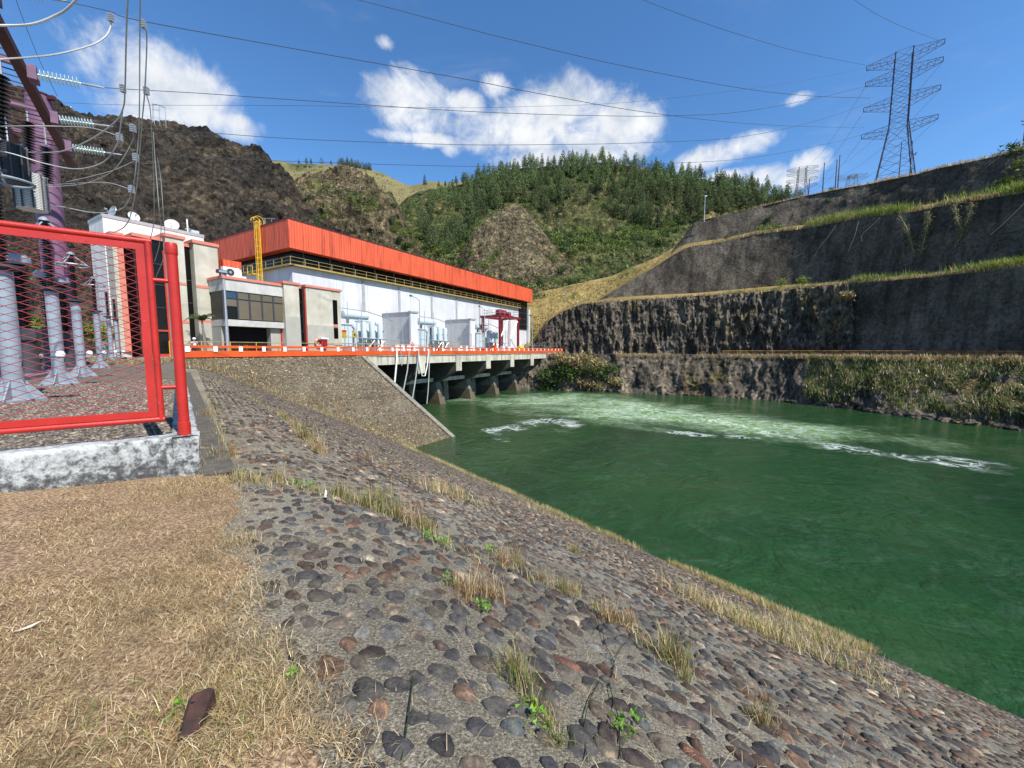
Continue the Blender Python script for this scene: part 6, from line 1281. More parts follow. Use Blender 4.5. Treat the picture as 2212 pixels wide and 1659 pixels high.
def pick(pal, K, rng, v=.2): return pal[rng.integers(0, len(pal), K)] * rng.uniform(1 - v, 1 + v, (K, 1))

# ---- mown straw on the lawn
rng = np.random.default_rng(101)
K = 330000; rr = np.exp(rng.uniform(np.log(1.0), np.log(9.5), K)); th = rng.uniform(math.radians(-62), math.radians(-14), K); X = rr * np.sin(th); Y = rr * np.cos(th)
s = X * BS.x + Y * BS.y; n = X * BN.x + Y * BN.y; fx = (X - K0.x) * FN.x + (Y - K0.y) * FN.y; ok = (n < edge_n(s) + rng.normal(-.02, .10, K)) & (fx < -.005)
patchy = fbm(np.stack([X, Y, 0 * X], -1) * 1.7, 91, 4); bare = fbm(np.stack([X, Y, 0 * X], -1) * .8 + 4, 96, 4); ok &= (rng.uniform(-1.3, 1.3, K) < patchy + .5) & (bare + rng.normal(0, .12, K) > -.38)
s, n = s[ok], n[ok]; K = len(s); base = bank_np(s, n, .032); ln = rng.uniform(.018, .062, K) * (1 + (rng.uniform(size=K) < .05) * .8); pal = pick(STRAW, K, rng, .25)
pc = fbm(base * 1.1 + 9, 93, 3)[:, None]; pal = pal * np.clip(1 + .30 * pc + .30 * fbm(base * 6 + 3, 94, 3)[:, None], .3, 1.6)
blade_mesh('straw_litter', base, ln, rng.uniform(.0014, .0034, K), rng.uniform(1.22, 1.62, K), rng, pal, curve=.06).__setitem__('kind', 'stuff')
# thicker unmown straw near the lower left and along the stone edge
sp = []; 
for cx, cy, rad, cnt in ((450, 1520, .26, 900), (560, 1530, .20, 700), (500, 1620, .26, 700), (330, 1640, .3, 400), (470, 1050, .5, 900), (390, 1062, .5, 600), (520, 1180, .22, 300), (540, 1290, .2, 250), (300, 1560, .3, 250), (585, 1410, .16, 200), (200, 1600, .3, 200)):
    c = on_slope(cx, cy); q = rng.normal(0, rad * .5, (cnt, 2)); sp.append(np.stack([c.x + q[:, 0], c.y + q[:, 1]], -1))
q = np.concatenate(sp); s = q[:, 0] * BS.x + q[:, 1] * BS.y; n = q[:, 0] * BN.x + q[:, 1] * BN.y; fx = (q[:, 0] - K0.x) * FN.x + (q[:, 1] - K0.y) * FN.y; ok = (fx < -.02); s, n = s[ok], n[ok]; K = len(s)
col = pick(STRAW, K, rng, .25); gmask = rng.uniform(size=K) < .10; col[gmask] = pick(GREENS, gmask.sum(), rng)
blade_mesh('long_dead_grass', bank_np(s, n, .03), rng.uniform(.04, .12, K), rng.uniform(.002, .0036, K), rng.uniform(.9, 1.5, K), rng, col, curve=.2).__setitem__('kind', 'stuff')

# ---- grass tufts on the paved slope: each one a thing
def tuft_mesh(seed, kind):
    rng = np.random.default_rng(seed); K = {'green': 150, 'dry': 130, 'red': 110, 'mixed': 170, 'low': 130}[kind]
    r = np.abs(rng.normal(0, .10 if kind != 'low' else .06, K)); a = rng.uniform(0, 6.28, K); base = np.stack([r * np.cos(a), r * np.sin(a), 0 * r - .01], -1); h = rng.uniform(.12, .36, K) * (.55 if kind == 'low' else 1)
    pal = {'green': np.concatenate([GREENS, STRAW[:3]]), 'dry': STRAW, 'red': np.concatenate([REDS, STRAW[:4]]), 'mixed': np.concatenate([GREENS[:2], STRAW[:4], REDS[:1]]), 'low': np.concatenate([GREENS, STRAW[2:5]])}[kind]
    o = blade_mesh('grass_tuft', base, h, rng.uniform(.004, .008, K), rng.uniform(.05, .75, K), rng, pick(pal, K, rng), origin=(0, 0, 0)); me = o.data; bpy.data.objects.remove(o); WL.pop('grass_tuft', None); return me
TM = {k: [tuft_mesh(200 + 10 * i + j, k) for j in range(2)] for i, k in enumerate(('green', 'dry', 'red', 'mixed', 'low'))}
KW = {'green': 'green and yellow', 'dry': 'straw coloured', 'red': 'red brown', 'mixed': 'half dry', 'low': 'low leafy green'}
tufts = [(818, 1103, 'green', 1.3, 'broad green and yellow grass tuft on the upper slope seam'), (795, 1092, 'green', 1.0, 'green tuft left of the broad upper seam tuft'), (855, 1118, 'mixed', 1.0, 'half dry tuft joining the upper seam tufts'), (893, 1135, 'red', 1.2, 'red brown tuft at the lower end of the upper seam'), (915, 1142, 'mixed', .8, 'small tuft right of the red brown seam tuft'),
          (1010, 1295, 'red', 1.0, 'large red brown tuft left of the middle slope'), (1045, 1283, 'dry', 1.0, 'straw tuft joined to the large red brown tuft'), (1075, 1302, 'red', .9, 'red brown tuft at the right of the large middle group'), (985, 1270, 'dry', .7, 'small straw tuft above the middle group'), (1035, 1312, 'low', .7, 'low leafy patch under the middle group'),
          (1085, 1218, 'red', 1.0, 'thin dark red tuft in the middle of the slope'), (1118, 1222, 'mixed', .9, 'half dry tuft right of the thin dark red one'), (1060, 1190, 'low', .8, 'low green patch above the thin dark red tuft'), (1215, 1280, 'mixed', .85, 'half dry tuft above the two straw tufts'), (1238, 1282, 'dry', .7, 'small straw tuft beside the half dry one'), (1170, 1255, 'dry', .7, 'small straw tuft left of the half dry one'),
          (1308, 1338, 'dry', 1.0, 'straw tuft with tall reddish stalks'), (1328, 1345, 'red', .9, 'reddish tuft joined to the tall stalked straw tuft'), (1362, 1350, 'dry', .8, 'flat straw tuft right of the reddish one'), (1445, 1425, 'green', 1.3, 'tall dark green tuft right of the middle foreground'), (1465, 1445, 'mixed', 1.0, 'half dry tuft at the foot of the tall green tuft'), (1475, 1470, 'low', .8, 'low green patch below the tall green tuft'),
          (1110, 1455, 'mixed', .8, 'yellow green tuft in the foreground, topmost of its row'), (1130, 1490, 'green', .75, 'yellow green tuft in the foreground row, second from top'), (1155, 1530, 'low', .7, 'low leafy tuft in the foreground row'), (1185, 1570, 'low', .7, 'grey green tuft in the foreground row near the bottom'), (1205, 1610, 'low', .7, 'dark low tuft lowest in the foreground row'), (1645, 1565, 'mixed', .8, 'small lone tuft low on the right of the slope'), (1655, 1520, 'red', .6, 'tiny reddish tuft above the lone right tuft'),
          (955, 1063, 'dry', 1.3, 'straw tuft on the far middle slope'), (990, 1075, 'dry', 1.3, 'second straw tuft on the far middle slope'), (1240, 1195, 'mixed', 1.0, 'half dry tuft halfway to the water edge'), (660, 950, 'mixed', 1.5, 'green tipped tuft on the far seam'), (690, 980, 'dry', 1.4, 'straw tuft lying over the far seam end'), (640, 925, 'dry', 1.3, 'straw tuft higher on the far seam'), (612, 905, 'mixed', 1.3, 'half dry tuft near the top of the far seam'), (500, 985, 'red', .9, 'orange red tuft beside the concrete strip'),
          (520, 1030, 'low', .9, 'low green tuft at the lower end of the concrete strip'), (600, 1040, 'dry', .9, 'dry tuft left of the bright leafy weeds'), (735, 1075, 'mixed', .9, 'half dry tuft by the white topped stake'), (790, 995, 'red', 1.1, 'reddish tuft on the upper far slope'), (450, 900, 'dry', 1.0, 'pale dry tuft beside the kerb side'), (830, 1010, 'dry', .9, 'tiny dry tuft on the far upper slope'), (1500, 1290, 'dry', 1.2, 'straw tuft above the big waterside clump')]
for px, py, k, sc_, lab in tufts:
    p = on_slope(px, py); me = TM[k][random.randint(0, 1)]; o = bpy.data.objects.new('grass_tuft', me); COL.objects.link(o); f = sc_ * (.85 if py > 1250 else .95); o.location = p + Vector((0, 0, -.01)); o.scale = (f, f, f * random.uniform(.9, 1.15)); o.rotation_euler = (0, 0, random.uniform(0, 6.28)); tag(o, lab, 'grass', 'grass tufts on the paved slope')
# ---- grass fringe at the waterline and in the valley between slope and embankment
def stuff_blades(name, base, h, w, lean, pal, rng, v=.2, curve=.5):
    o = blade_mesh(name, base, h, w, lean, rng, pick(pal, len(base), rng, v), curve=curve); tag(o, kind='stuff'); return o
rng = np.random.default_rng(111); K = 26000; s = np.exp(rng.uniform(np.log(6.5), np.log(46), K)) - 5; n = 15.75 + rng.normal(0, .30, K) + .25 * fbm(np.stack([s * .6, 0 * s, 0 * s], -1), 8, 3); keep = (fbm(np.stack([s * .45, n * .8, 0 * s], -1), 95, 4) + rng.normal(0, .25, K) > -.05) & (n < 16.6); s, n = s[keep], n[keep]; K = len(s)
stuff_blades('waterline_grass', bank_np(s, n, -.02), rng.uniform(.12, .42, K), rng.uniform(.010, .018, K), rng.uniform(.05, .8, K), np.concatenate([STRAW[:3], STRAW[4:6], GREENS[[1, 3]] * 1.0]), rng)
sp = []
for cx, cy, ra, rb, cnt in ((1540, 1320, .5, .25, 240), (1610, 1350, .7, .25, 320), (1700, 1385, .8, .3, 650), (1780, 1390, .5, .4, 950), (1650, 1370, .4, .3, 240), (1160, 1105, .6, .3, 200), (1000, 1075, .6, .3, 160), (940, 1062, .5, .3, 140)):
    c = on_slope(cx, cy); q = rng.normal(0, 1, (cnt, 2)); s = c.dot(BS) + q[:, 0] * ra; n = c.dot(BN) + q[:, 1] * rb; sp.append(np.stack([s, n], -1))
q = np.concatenate(sp); K = len(q); stuff_blades('waterside_grass_clumps', bank_np(q[:, 0], q[:, 1], -.02), rng.uniform(.2, .48, K), rng.uniform(.007, .013, K), rng.uniform(.1, .95, K), np.concatenate([STRAW[:3], STRAW[4:6], GREENS[[1, 3]]]), rng)
K = 90000; u = rng.uniform(-8, WEDGE_U - 1, K); v = rng.uniform(27.7, 42.6, K); c = wedge_np(u, v); nn_ = c[:, 0] * BN.x + c[:, 1] * BN.y; gap = c[:, 2] - zs(nn_); pn = fbm(c * np.array([.22, .22, .22]), 97, 4)
low = np.clip((v - 36) / -9, 0, 1); keep = (gap > -.05) & (rng.uniform(size=K) < .80 * np.exp(-gap * 1.1) + .20 * np.clip(pn + .15 + .5 * low, 0, 1)); c = c[keep]; K = len(c)
stuff_blades('embankment_grass', c, rng.uniform(.14, .5, K), rng.uniform(.018, .034, K), rng.uniform(.1, 1.0, K), np.concatenate([STRAW[:3], STRAW[4:6], GREENS[[1, 3]] * .9, REDS[:2]]), rng)
# thin seams of grass between the paved fields
sp = []
for pts, cnt in (([(430, 815), (520, 850), (600, 893), (650, 935), (695, 985)], 1500), ([(500, 1040), (600, 1052), (700, 1070), (800, 1098), (900, 1140), (990, 1200)], 700), ([(600, 893), (760, 960), (870, 1000)], 500), ([(990, 1200), (1100, 1235), (1240, 1290), (1340, 1345), (1450, 1430)], 260), ([(470, 1010), (476, 960), (466, 900), (450, 860)], 500)):
    P = [on_slope(*p) for p in pts]; L = np.array([tuple(p) for p in P]); t = rng.uniform(0, len(P) - 1, cnt); xy = np.stack([np.interp(t, np.arange(len(P)), L[:, k]) for k in (0, 1)], -1) + rng.normal(0, .09, (cnt, 2)); sp.append(xy)
q = np.concatenate(sp); s = q[:, 0] * BS.x + q[:, 1] * BS.y; n = q[:, 0] * BN.x + q[:, 1] * BN.y; K = len(s); stuff_blades('seam_grass', bank_np(s, n, -.01), rng.uniform(.06, .24, K), rng.uniform(.004, .009, K), rng.uniform(.1, 1.1, K), np.concatenate([STRAW[:6], GREENS]), rng)
# fallen straws over the stones
K = 1300; s = np.exp(rng.uniform(np.log(.6), np.log(12), K)) - 1.5; n = .2 + np.abs(rng.normal(0, 2.6, K)); stuff_blades('fallen_straws', bank_np(s, n, .035), rng.uniform(.04, .14, K), rng.uniform(.0016, .0028, K), np.full(K, 1.53), STRAW[[0, 2, 4]], rng, curve=.03)
# ---- leafy weeds
def weed(px, py, R, K, col, label, seed, h=.07):
    R = min(R * .6, .038); rng = np.random.default_rng(seed); p = on_slope(px, py); q = np.clip(rng.normal(0, R, (K, 2)), -2 * R, 2 * R); s = p.dot(BS) + q[:, 0]; n = p.dot(BN) + q[:, 1]; c = bank_np(s, n, .02); c[:, 2] += rng.uniform(0, h, K); V = leafy(c, rng.uniform(.022, .042, K), rng, .5, .9)
    o = np_mesh('leafy_weed', V, quads(K), mLEAF, col=np.repeat(np.array([col]) * rng.uniform(.7, 1.3, (K, 1)), 4, 0), sm=False, origin=p); tag(o, label, 'weed', 'small leafy weeds on the slope')
LG = (0.17, 0.36, 0.035)
for i, (px, py, R, K, lab) in enumerate(((1345, 1590, .05, 44, 'bright green round leaved weed at the bottom edge of the slope'), (1375, 1572, .03, 14, 'few bright leaves just right of the round leaved weed'), (640, 1050, .11, 70, 'bright green weed patch by the dead stalks above the stones'), (670, 1056, .07, 36, 'small green weeds right of the upper weed patch'), (925, 1165, .09, 60, 'pale green weeds under the red brown seam tuft'), (960, 1178, .08, 46, 'pale green weeds farther right along the upper seam'), (1060, 1196, .08, 46, 'pale green weeds beside the thin dark red tuft'), (965, 1262, .05, 26, 'green weed left of the large middle tufts'), (1045, 1322, .06, 40, 'green weed at the foot of the large middle tufts'), (1150, 1565, .06, 30, 'yellow leaved weed in the foreground row'), (640, 1480, .04, 14, 'tiny green weed in the straw near the red stone'), (395, 1560, .06, 30, 'green weed beside the rusty metal piece'))): weed(px, py, R, K, LG, lab, 300 + i)
def stalk(pts, r, label, col=(0.035, 0.05, 0.02), leaves=8, seed=0, lift=.0):
    P = [on_slope(px, py) for px, py in pts]; b_ = P[0]; Q = [b_ + (p - b_) * 1.0 + Vector((0, 0, .03)) for p in P]
    r_ = thing('weed_stalk', label, 'weed', b_, 'dark weed stalks on the slope'); mb = MB(); mb.pipe(spline(Q, 5), r, 5); mb.build('stem', STM, r_)
    rng = np.random.default_rng(seed); c = np.array([tuple(Q[rng.integers(0, len(Q))]) for _ in range(leaves)]) + rng.normal(0, .02, (leaves, 3)); V = leafy(c, rng.uniform(.012, .024, leaves), rng, .4, .6); np_mesh('leaf', V, quads(leaves), mLEAF, col=np.repeat(np.array([[.10, .17, .04]]), leaves * 4, 0), parent=r_, sm=False)
STM = paint('dark_green_stem', (0.035, 0.05, 0.018), .3, 20, .6)
stalk([(868, 1655), (877, 1600), (885, 1540), (893, 1465)], .0035, 'single dark stalk leaning over the stones at the bottom edge', seed=1)
stalk([(1340, 1650), (1335, 1560), (1318, 1490), (1326, 1440), (1305, 1390), (1298, 1340)], .0032, 'long wavy creeping stalk above the round leaved weed', seed=2)
stalk([(1318, 1490), (1330, 1430), (1360, 1385), (1390, 1368)], .0025, 'branch stalk bending right from the wavy creeper', seed=3)
stalk([(1268, 1655), (1262, 1580), (1275, 1520), (1295, 1480)], .003, 'knotted dark stalk left of the round leaved weed', leaves=18, seed=4)
# ---- debris on the lawn
p = on_slope(415, 1590); d1 = (on_slope(435, 1520) - p); d1.z = 0; L_ = .15; d1 = d1.normalized(); c1 = Vector((-d1.y, d1.x, 0)); r_ = thing('metal_scrap', 'bent rusty metal channel lying in the dead grass', 'scrap metal', p); mb = MB(); prof = [(-.07, .0), (-.045, .018), (.03, .022), (.05, .012), (.058, -.045), (.05, -.047), (.042, .004), (.028, .012), (-.045, .008), (-.066, -.008)]
V = []; ks = 6
for k in range(ks):
    f = k / (ks - 1); w_ = .85 + .4 * f
    for a, z in prof: V.append(p + d1 * (f - .45) * L_ - c1 * (a * .62 * w_ + .03 * f) + Vector((0, 0, .05 + z * (1 + .4 * f) + .05 * f)))
n_ = len(prof); mb.add(V, [(k * n_ + i, k * n_ + (i + 1) % n_, (k + 1) * n_ + (i + 1) % n_, (k + 1) * n_ + i) for k in range(ks - 1) for i in range(n_)] + [tuple(range(n_ - 1, -1, -1)), tuple(range((ks - 1) * n_, ks * n_))]); mb.build('channel', mRUST, r_, 30)
mb = MB(); q = p + d1 * .05 + Vector((0, 0, .108)); mb.lathe(q, [(.008, 0), (.008, .006)], 10); mb.build('bolt_hole', mBLACK, r_, 0)
p = on_slope(703, 1082); r_ = thing('marker_stake', 'short stake with a weathered white top beside the leafy weeds', 'stake', p); mb = MB(); mb.tube(p - Vector((0, 0, .03)), p + Vector((.0, .0, .05)), .016, 8); mb.build('foot', mBLACK, r_); mb = MB(); mb.tube(p + Vector((0, 0, .05)), p + Vector((.012, .0, .13)), .017, 8, .011); mb.build('top', mWHITE, r_)
p = on_slope(58, 1378); mb = MB(); q = [p + Vector((a, b_, z + .05)) for a, b_, z in ((-.045, -.02, 0), (-.012, -.024, .006), (.03, .0, .012), (.052, .032, .026), (.018, .022, .012), (-.02, .0, .004))]; mb.prism(q, (0, 0, .003)); tag(mb.build('dry_leaf', paint('bleached_leaf', (0.62, 0.54, 0.42), .15, 30, .8), sm=0), 'large bleached leaf lying on the straw at the left', 'leaf')
for i, (px, py, d) in enumerate(((1977, 334, 90), (1553, 898, 72))):
    c = at_d(px, py, d); mb = MB(); mb.lathe(c, [(.02, -.28), (.11, -.1), (.13, .05), (.09, .2), (.05, .27), (.01, .34)], 8, (1, .2, .1))
    for s_ in (1, -1): mb.prism([c + Vector((.1, 0, .05)), c + Vector((-.12, 0, .05)), c + Vector((-.25, s_ * .35, .28)), c + Vector((-.35, s_ * .62, .22)), c + Vector((-.05, s_ * .4, .3))], (0, 0, .012))
    mb.prism([c + Vector((-.24, -.05, 0)), c + Vector((-.24, .05, 0)), c + Vector((-.46, .09, .02)), c + Vector((-.46, -.09, .02))], (0, 0, .012)); tag(mb.build('bird', mBLACK), ('small dark bird flying right of the big pylon', 'small dark bird flying low over the green river')[i], 'bird')

# ---- pines
def pine_mesh(seed, H=13.0, slim=1.0, dens=1.0, ex=.45):
    rng = np.random.default_rng(seed); C_, S_, T_ = [], [], []; lev = int(15 * dens)
    for k in range(lev):
        f = (k + .5) / lev; z = H * (.22 + .76 * f); R = H * .20 * slim * (1 - f) ** ex * rng.uniform(.75, 1.15) + .22; nb = max(4, int(13 * (1 - f * .6)))
        a0 = rng.uniform(0, 6.28)
        for j in range(nb):
            a = a0 + 6.28 * j / nb + rng.normal(0, .25); rr = R * rng.uniform(.55, 1.1)
            for q in (1.0, .62):
                C_.append((rr * q * math.cos(a), rr * q * math.sin(a), z - .25 * rr * q + rng.normal(0, .15) + .05 * H * (1 - q))); S_.append(H * .085 * (1.15 - .55 * f) * rng.uniform(.7, 1.3)); T_.append(rng.uniform(.55, 1.35))
    C_.append((0, 0, H * .93)); S_.append(H * .05); T_.append(1.2)
    c = np.array(C_); s = np.array(S_); V = leafy(c, s, rng, .9, .75); V2 = leafy(c, s * .85, rng, .3, .8); V = np.concatenate([V, V2]); K = len(V) // 4
    col = np.repeat(np.concatenate([np.array(T_), np.array(T_)])[:, None] * np.array([[0.105, 0.140, 0.050]]), 4, 0)
    me0 = np_mesh('pine_crown', V, quads(K), mNEEDLE, col=col, sm=False, origin=(0, 0, 0)); mb = MB(); mb.pipe([(0, 0, -1.0), (0.05, 0.03, H * .4), (0, 0, H * .95)], [H * .016, H * .011, H * .003], 6); tr = mb.build('pine_trunk', mBARK, sm=0, origin=(0, 0, 0)); return me0, tr
mBARK = paint('pine_bark', (0.10, 0.07, 0.05), .3, 2.0, .9)
PINES = []
for i in range(8):
    c_, t_ = pine_mesh(400 + i, (13, 13, 13, 13, 12, 12, 10.5, 11.5)[i], (1.0, .85, 1.15, .8, 1.0, 1.25, 1.55, 1.4)[i], (1, 1.1, .9, .7, .8, 1, .8, .6)[i], (.45, .55, .4, .5, .35, .4, .25, .28)[i]); me = t_.data
    # one mesh, trunk and crown
    import bmesh
    bm = bmesh.new(); bm.from_mesh(c_.data); nv = len(bm.verts); nf = len(bm.faces); bm.from_mesh(me); bm.faces.ensure_lookup_table()
    cl = bm.verts.layers.float_color.get('col')
    bm.verts.ensure_lookup_table()
    for f in bm.faces[nf:]: f.material_index = 1
    for v_ in bm.verts[nv:]: v_[cl] = (1, 1, 1, 1)
    m2 = bpy.data.meshes.new('pine_tree'); bm.to_mesh(m2); bm.free(); m2.materials.append(mNEEDLE); m2.materials.append(mBARK)
    bpy.data.objects.remove(c_); bpy.data.objects.remove(t_); PINES.append(m2)
def put_tree(me_list, p, sc_, name, label, cat, group, sink=.3):
    o = bpy.data.objects.new(name, random.choice(me_list)); COL.objects.link(o); o.location = (p[0], p[1], p[2] - sink); f = sc_; o.scale = (f * random.uniform(.9, 1.12), f * random.uniform(.9, 1.12), f); o.rotation_euler = (random.uniform(-.03, .03), random.uniform(-.03, .03), random.uniform(0, 6.28)); return tag(o, label, cat, group)
def inside(px, py, poly):
    c = np.zeros(px.shape, bool); n = len(poly)
    for i in range(n):
        (x0, y0), (x1, y1) = poly[i], poly[(i + 1) % n]; k = ((y0 > py) != (y1 > py)); c ^= k & (px < (x1 - x0) * (py - y0) / ((y1 - y0) + 1e-9) + x0)
    return c
def sheet_samples(name, poly, gx, gy, rng, jit=.45):
    px, py, P = SHEETS[name]; xs = np.arange(min(p[0] for p in poly), max(p[0] for p in poly), gx); ys = np.arange(min(p[1] for p in poly), max(p[1] for p in poly), gy); out = []
    for j, y in enumerate(ys):
        for x in xs:
            x_ = x + rng.uniform(-jit, jit) * gx + (j % 2) * gx * .5; y_ = y + rng.uniform(-jit, jit) * gy
            if not inside(np.array([x_]), np.array([y_]), poly)[0]: continue
            i = int(round((x_ - px[0]) / (px[1] - px[0]))); 
            if not 0 <= i < len(px): continue
            k = int(np.argmin(np.abs(py[:, i] - y_))); out.append((x_, y_, P[k, i]))
    return out
rng = np.random.default_rng(500)
FOREST = [(905, 470), (940, 430), (985, 408), (1010, 394), (1060, 368), (1130, 360), (1230, 355), (1300, 351), (1360, 358), (1500, 383), (1640, 410), (1760, 445), (1700, 452), (1600, 462), (1500, 488), (1400, 500), (1330, 478), (1290, 448), (1240, 470), (1190, 492), (1140, 440), (1080, 452), (1040, 478), (1015, 500), (985, 545), (950, 560), (915, 545)]
fs = sheet_samples('pine_hill', FOREST, 12.5, 7.0, rng)
dens_ = [fbm(np.array([[x / 55, y / 28, 0]]), 77, 3)[0] for x, y, _ in fs]
BARE = [[(1205, 396), (1255, 398), (1335, 440), (1352, 468), (1300, 462), (1245, 440)], [(1165, 452), (1240, 455), (1255, 480), (1190, 492)], [(930, 470), (975, 455), (985, 500), (940, 520)], [(1400, 455), (1470, 440), (1490, 470), (1420, 492)]]
keep_ = [not any(inside(np.array([f[0]]), np.array([f[1]]), b_)[0] for b_ in BARE) or rng.uniform() < .18 for f in fs]
dens_ = [d if k_ else -9 for d, k_ in zip(dens_, keep_)]
fs = [f for f, d in zip(fs, dens_) if d > -.75 + .3 * (f[1] > 455)]
fs.sort(key=lambda f: f[2][1])
ind, rest = fs[:285], fs[285:]
for x, y, p in ind: put_tree(PINES, p, random.choice((.55, .7, .85, .95, 1.0, 1.1)) * random.uniform(.88, 1.12), 'pine_tree', 'dark green pine standing in the dense wood on the middle hill', 'pine tree', 'pines of the wood on the middle hill')
if rest:
    # the rest of the wood as one object
    Vs, Fs, Cs, b0 = [], [], [], 0
    for x, y, p in rest:
        me = random.choice(PINES); co = np.empty(len(me.vertices) * 3, np.float32); me.vertices.foreach_get('co', co); co = co.reshape(-1, 3); cc = np.empty(len(me.vertices) * 4, np.float32); me.color_attributes['col'].data.foreach_get('color', cc); cc = cc.reshape(-1, 4)[:, :3]
        q = [f_ for f_ in me.polygons if f_.material_index == 0]; nq = len(q); co = co[:nq * 4]; cc = cc[:nq * 4]; s_ = random.choice((.6, .75, .9, 1.0, 1.1)) * random.uniform(.88, 1.12); a = random.uniform(0, 6.28); R = np.array([[math.cos(a), -math.sin(a), 0], [math.sin(a), math.cos(a), 0], [0, 0, 1]])
        Vs.append(co @ R.T * s_ + np.array(p) - np.array([0, 0, .3])); Fs.append(np.arange(nq * 4).reshape(-1, 4) + b0); Cs.append(cc * random.uniform(.65, 1.35)); b0 += nq * 4
    tag(np_mesh('pine_wood', np.concatenate(Vs), np.concatenate(Fs), mNEEDLE, col=np.concatenate(Cs), sm=False), kind='stuff')
print('pines', len(ind), len(rest))
for i, (x, y, d, s_, lab) in enumerate(((918, 402, 352, .85, 'lone dark pine on the skyline left of the wood'), (926, 432, 345, .5, 'small lone pine below the skyline pine'), (948, 402, 360, .5, 'small pine on the brown ridge'), (962, 401, 360, .45, 'tiny pine on the brown ridge'), (985, 396, 360, .6, 'pine on the brown ridge beside the wood'), (1000, 392, 360, .8, 'bigger pine at the upper left end of the wood'), (968, 430, 330, .5, 'lone slim pine on the brown slope'), (990, 428, 330, .55, 'second slim pine on the brown slope'), (684, 500, 122, .52, 'small conifer standing behind the orange roof'), (600 + 46, 352, 425, .42, 'left small tree on the grassy ridge'), (662, 352, 425, .55, 'round tree on the grassy ridge'), (672, 352, 425, .5, 'bushy tree right of the round one on the ridge'), (695, 353, 425, .7, 'wider dark tree on the grassy ridge'), (715, 354, 425, .45, 'small dark tree on the grassy ridge'))):
    p = at_d(x, y + 2, d); put_tree(PINES, p, s_, 'pine_tree', lab, 'pine tree', None, .6)
for i in range(16):
    x = 732 + i * 4.6; y = np.interp(x, [732, 760, 806], [355, 358, 370]); put_tree(PINES, at_d(x, y + 3, 428), random.uniform(.55, .85), 'pine_tree', 'dark pine in the row on the crest of the grassy ridge', 'pine tree', 'pines in a row on the grassy ridge', .8)
# ---- shrubs
def bush_mesh(seed, K=260, R=1.0, col=(0.05, 0.085, 0.02), up=.4, size=.30, flat=.8):
    rng = np.random.default_rng(seed); lobes = rng.normal(0, .36, (7, 3)) * np.array([1, 1, .6]); d = rng.normal(size=(K, 3)); d /= np.linalg.norm(d, axis=1, keepdims=True); c = lobes[rng.integers(0, 7, K)] + d * rng.uniform(.25, .62, (K, 1)); c[:, 2] = c[:, 2] * flat + .55; c = c[c[:, 2] > -.1]; K = len(c)
    V = leafy(c * R, rng.uniform(.6, 1.3, K) * size, rng, up, .7); col_ = np.repeat(np.array([col]) * rng.uniform(.55, 1.5, (K, 1)), 4, 0)
    o = np_mesh('shrub', V, quads(K), mLEAF, col=col_, sm=False, origin=(0, 0, 0)); me = o.data; bpy.data.objects.remove(o); return me
BG = [bush_mesh(600 + i, 280, col=(.066, .108, .026)) for i in range(3)]; BY = [bush_mesh(610 + i, 320, col=(0.13, 0.17, 0.022), size=.26) for i in range(2)]; BL = [bush_mesh(620 + i, 300, col=(0.15, 0.195, 0.040)) for i in range(3)]; BD = [bush_mesh(630 + i, 260, col=(0.34, 0.265, 0.12), size=.34, up=.8) for i in range(2)]
VAL = [(885, 520), (930, 545), (985, 560), (1010, 590), (1060, 640), (1140, 660), (1220, 640), (1320, 600), (1420, 545), (1460, 505), (1330, 495), (1230, 500), (1215, 560), (1260, 600), (1150, 640), (1000, 610), (940, 600)]
vs_ = sheet_samples('pine_hill', [(885, 500), (960, 565), (985, 590), (1020, 650), (1110, 660), (1220, 640), (1330, 596), (1440, 540), (1480, 480), (1330, 500), (1235, 505), (1120, 520), (1000, 520)], 16.5, 10.0, rng)
for x, y, p in vs_[:150]: put_tree(BG + BL, p, random.uniform(2.2, 4.4), 'shrub', 'rounded green shrub among the scrub filling the valley behind the hall', 'shrub', 'green shrubs filling the valley', .5)
for x, y, d, s_ in ((1020, 592, 168, 2.6), (1045, 575, 170, 2.9), (1065, 560, 172, 2.6), (1035, 605, 165, 2.6), (1055, 600, 165, 2.4), (1010, 608, 163, 2.2), (1072, 545, 174, 2.2), (1080, 612, 160, 2.0)): put_tree(BY, at_d(x, y + 6, d), s_, 'flowering_tree', 'yellow green flowering tree in the group left below the brown knoll', 'tree', 'yellow green trees below the brown knoll', .5)
p = at_d(1003, 520, 186); put_tree(BG, p, 4.4, 'broadleaf_tree', 'dense dark green round tree at the left foot of the knoll', 'tree', None, 1.0)
ks_ = sheet_samples('rocky_spur', [(880, 470), (905, 540), (915, 600), (880, 560), (850, 500), (840, 440)], 13, 12, rng)
for x, y, p in ks_[:26]: put_tree(BG + BL, p, random.uniform(1.2, 2.2), 'shrub', 'dark shrub on the right edge of the rocky spur', 'shrub', 'shrubs on the edge of the rocky spur', .4)
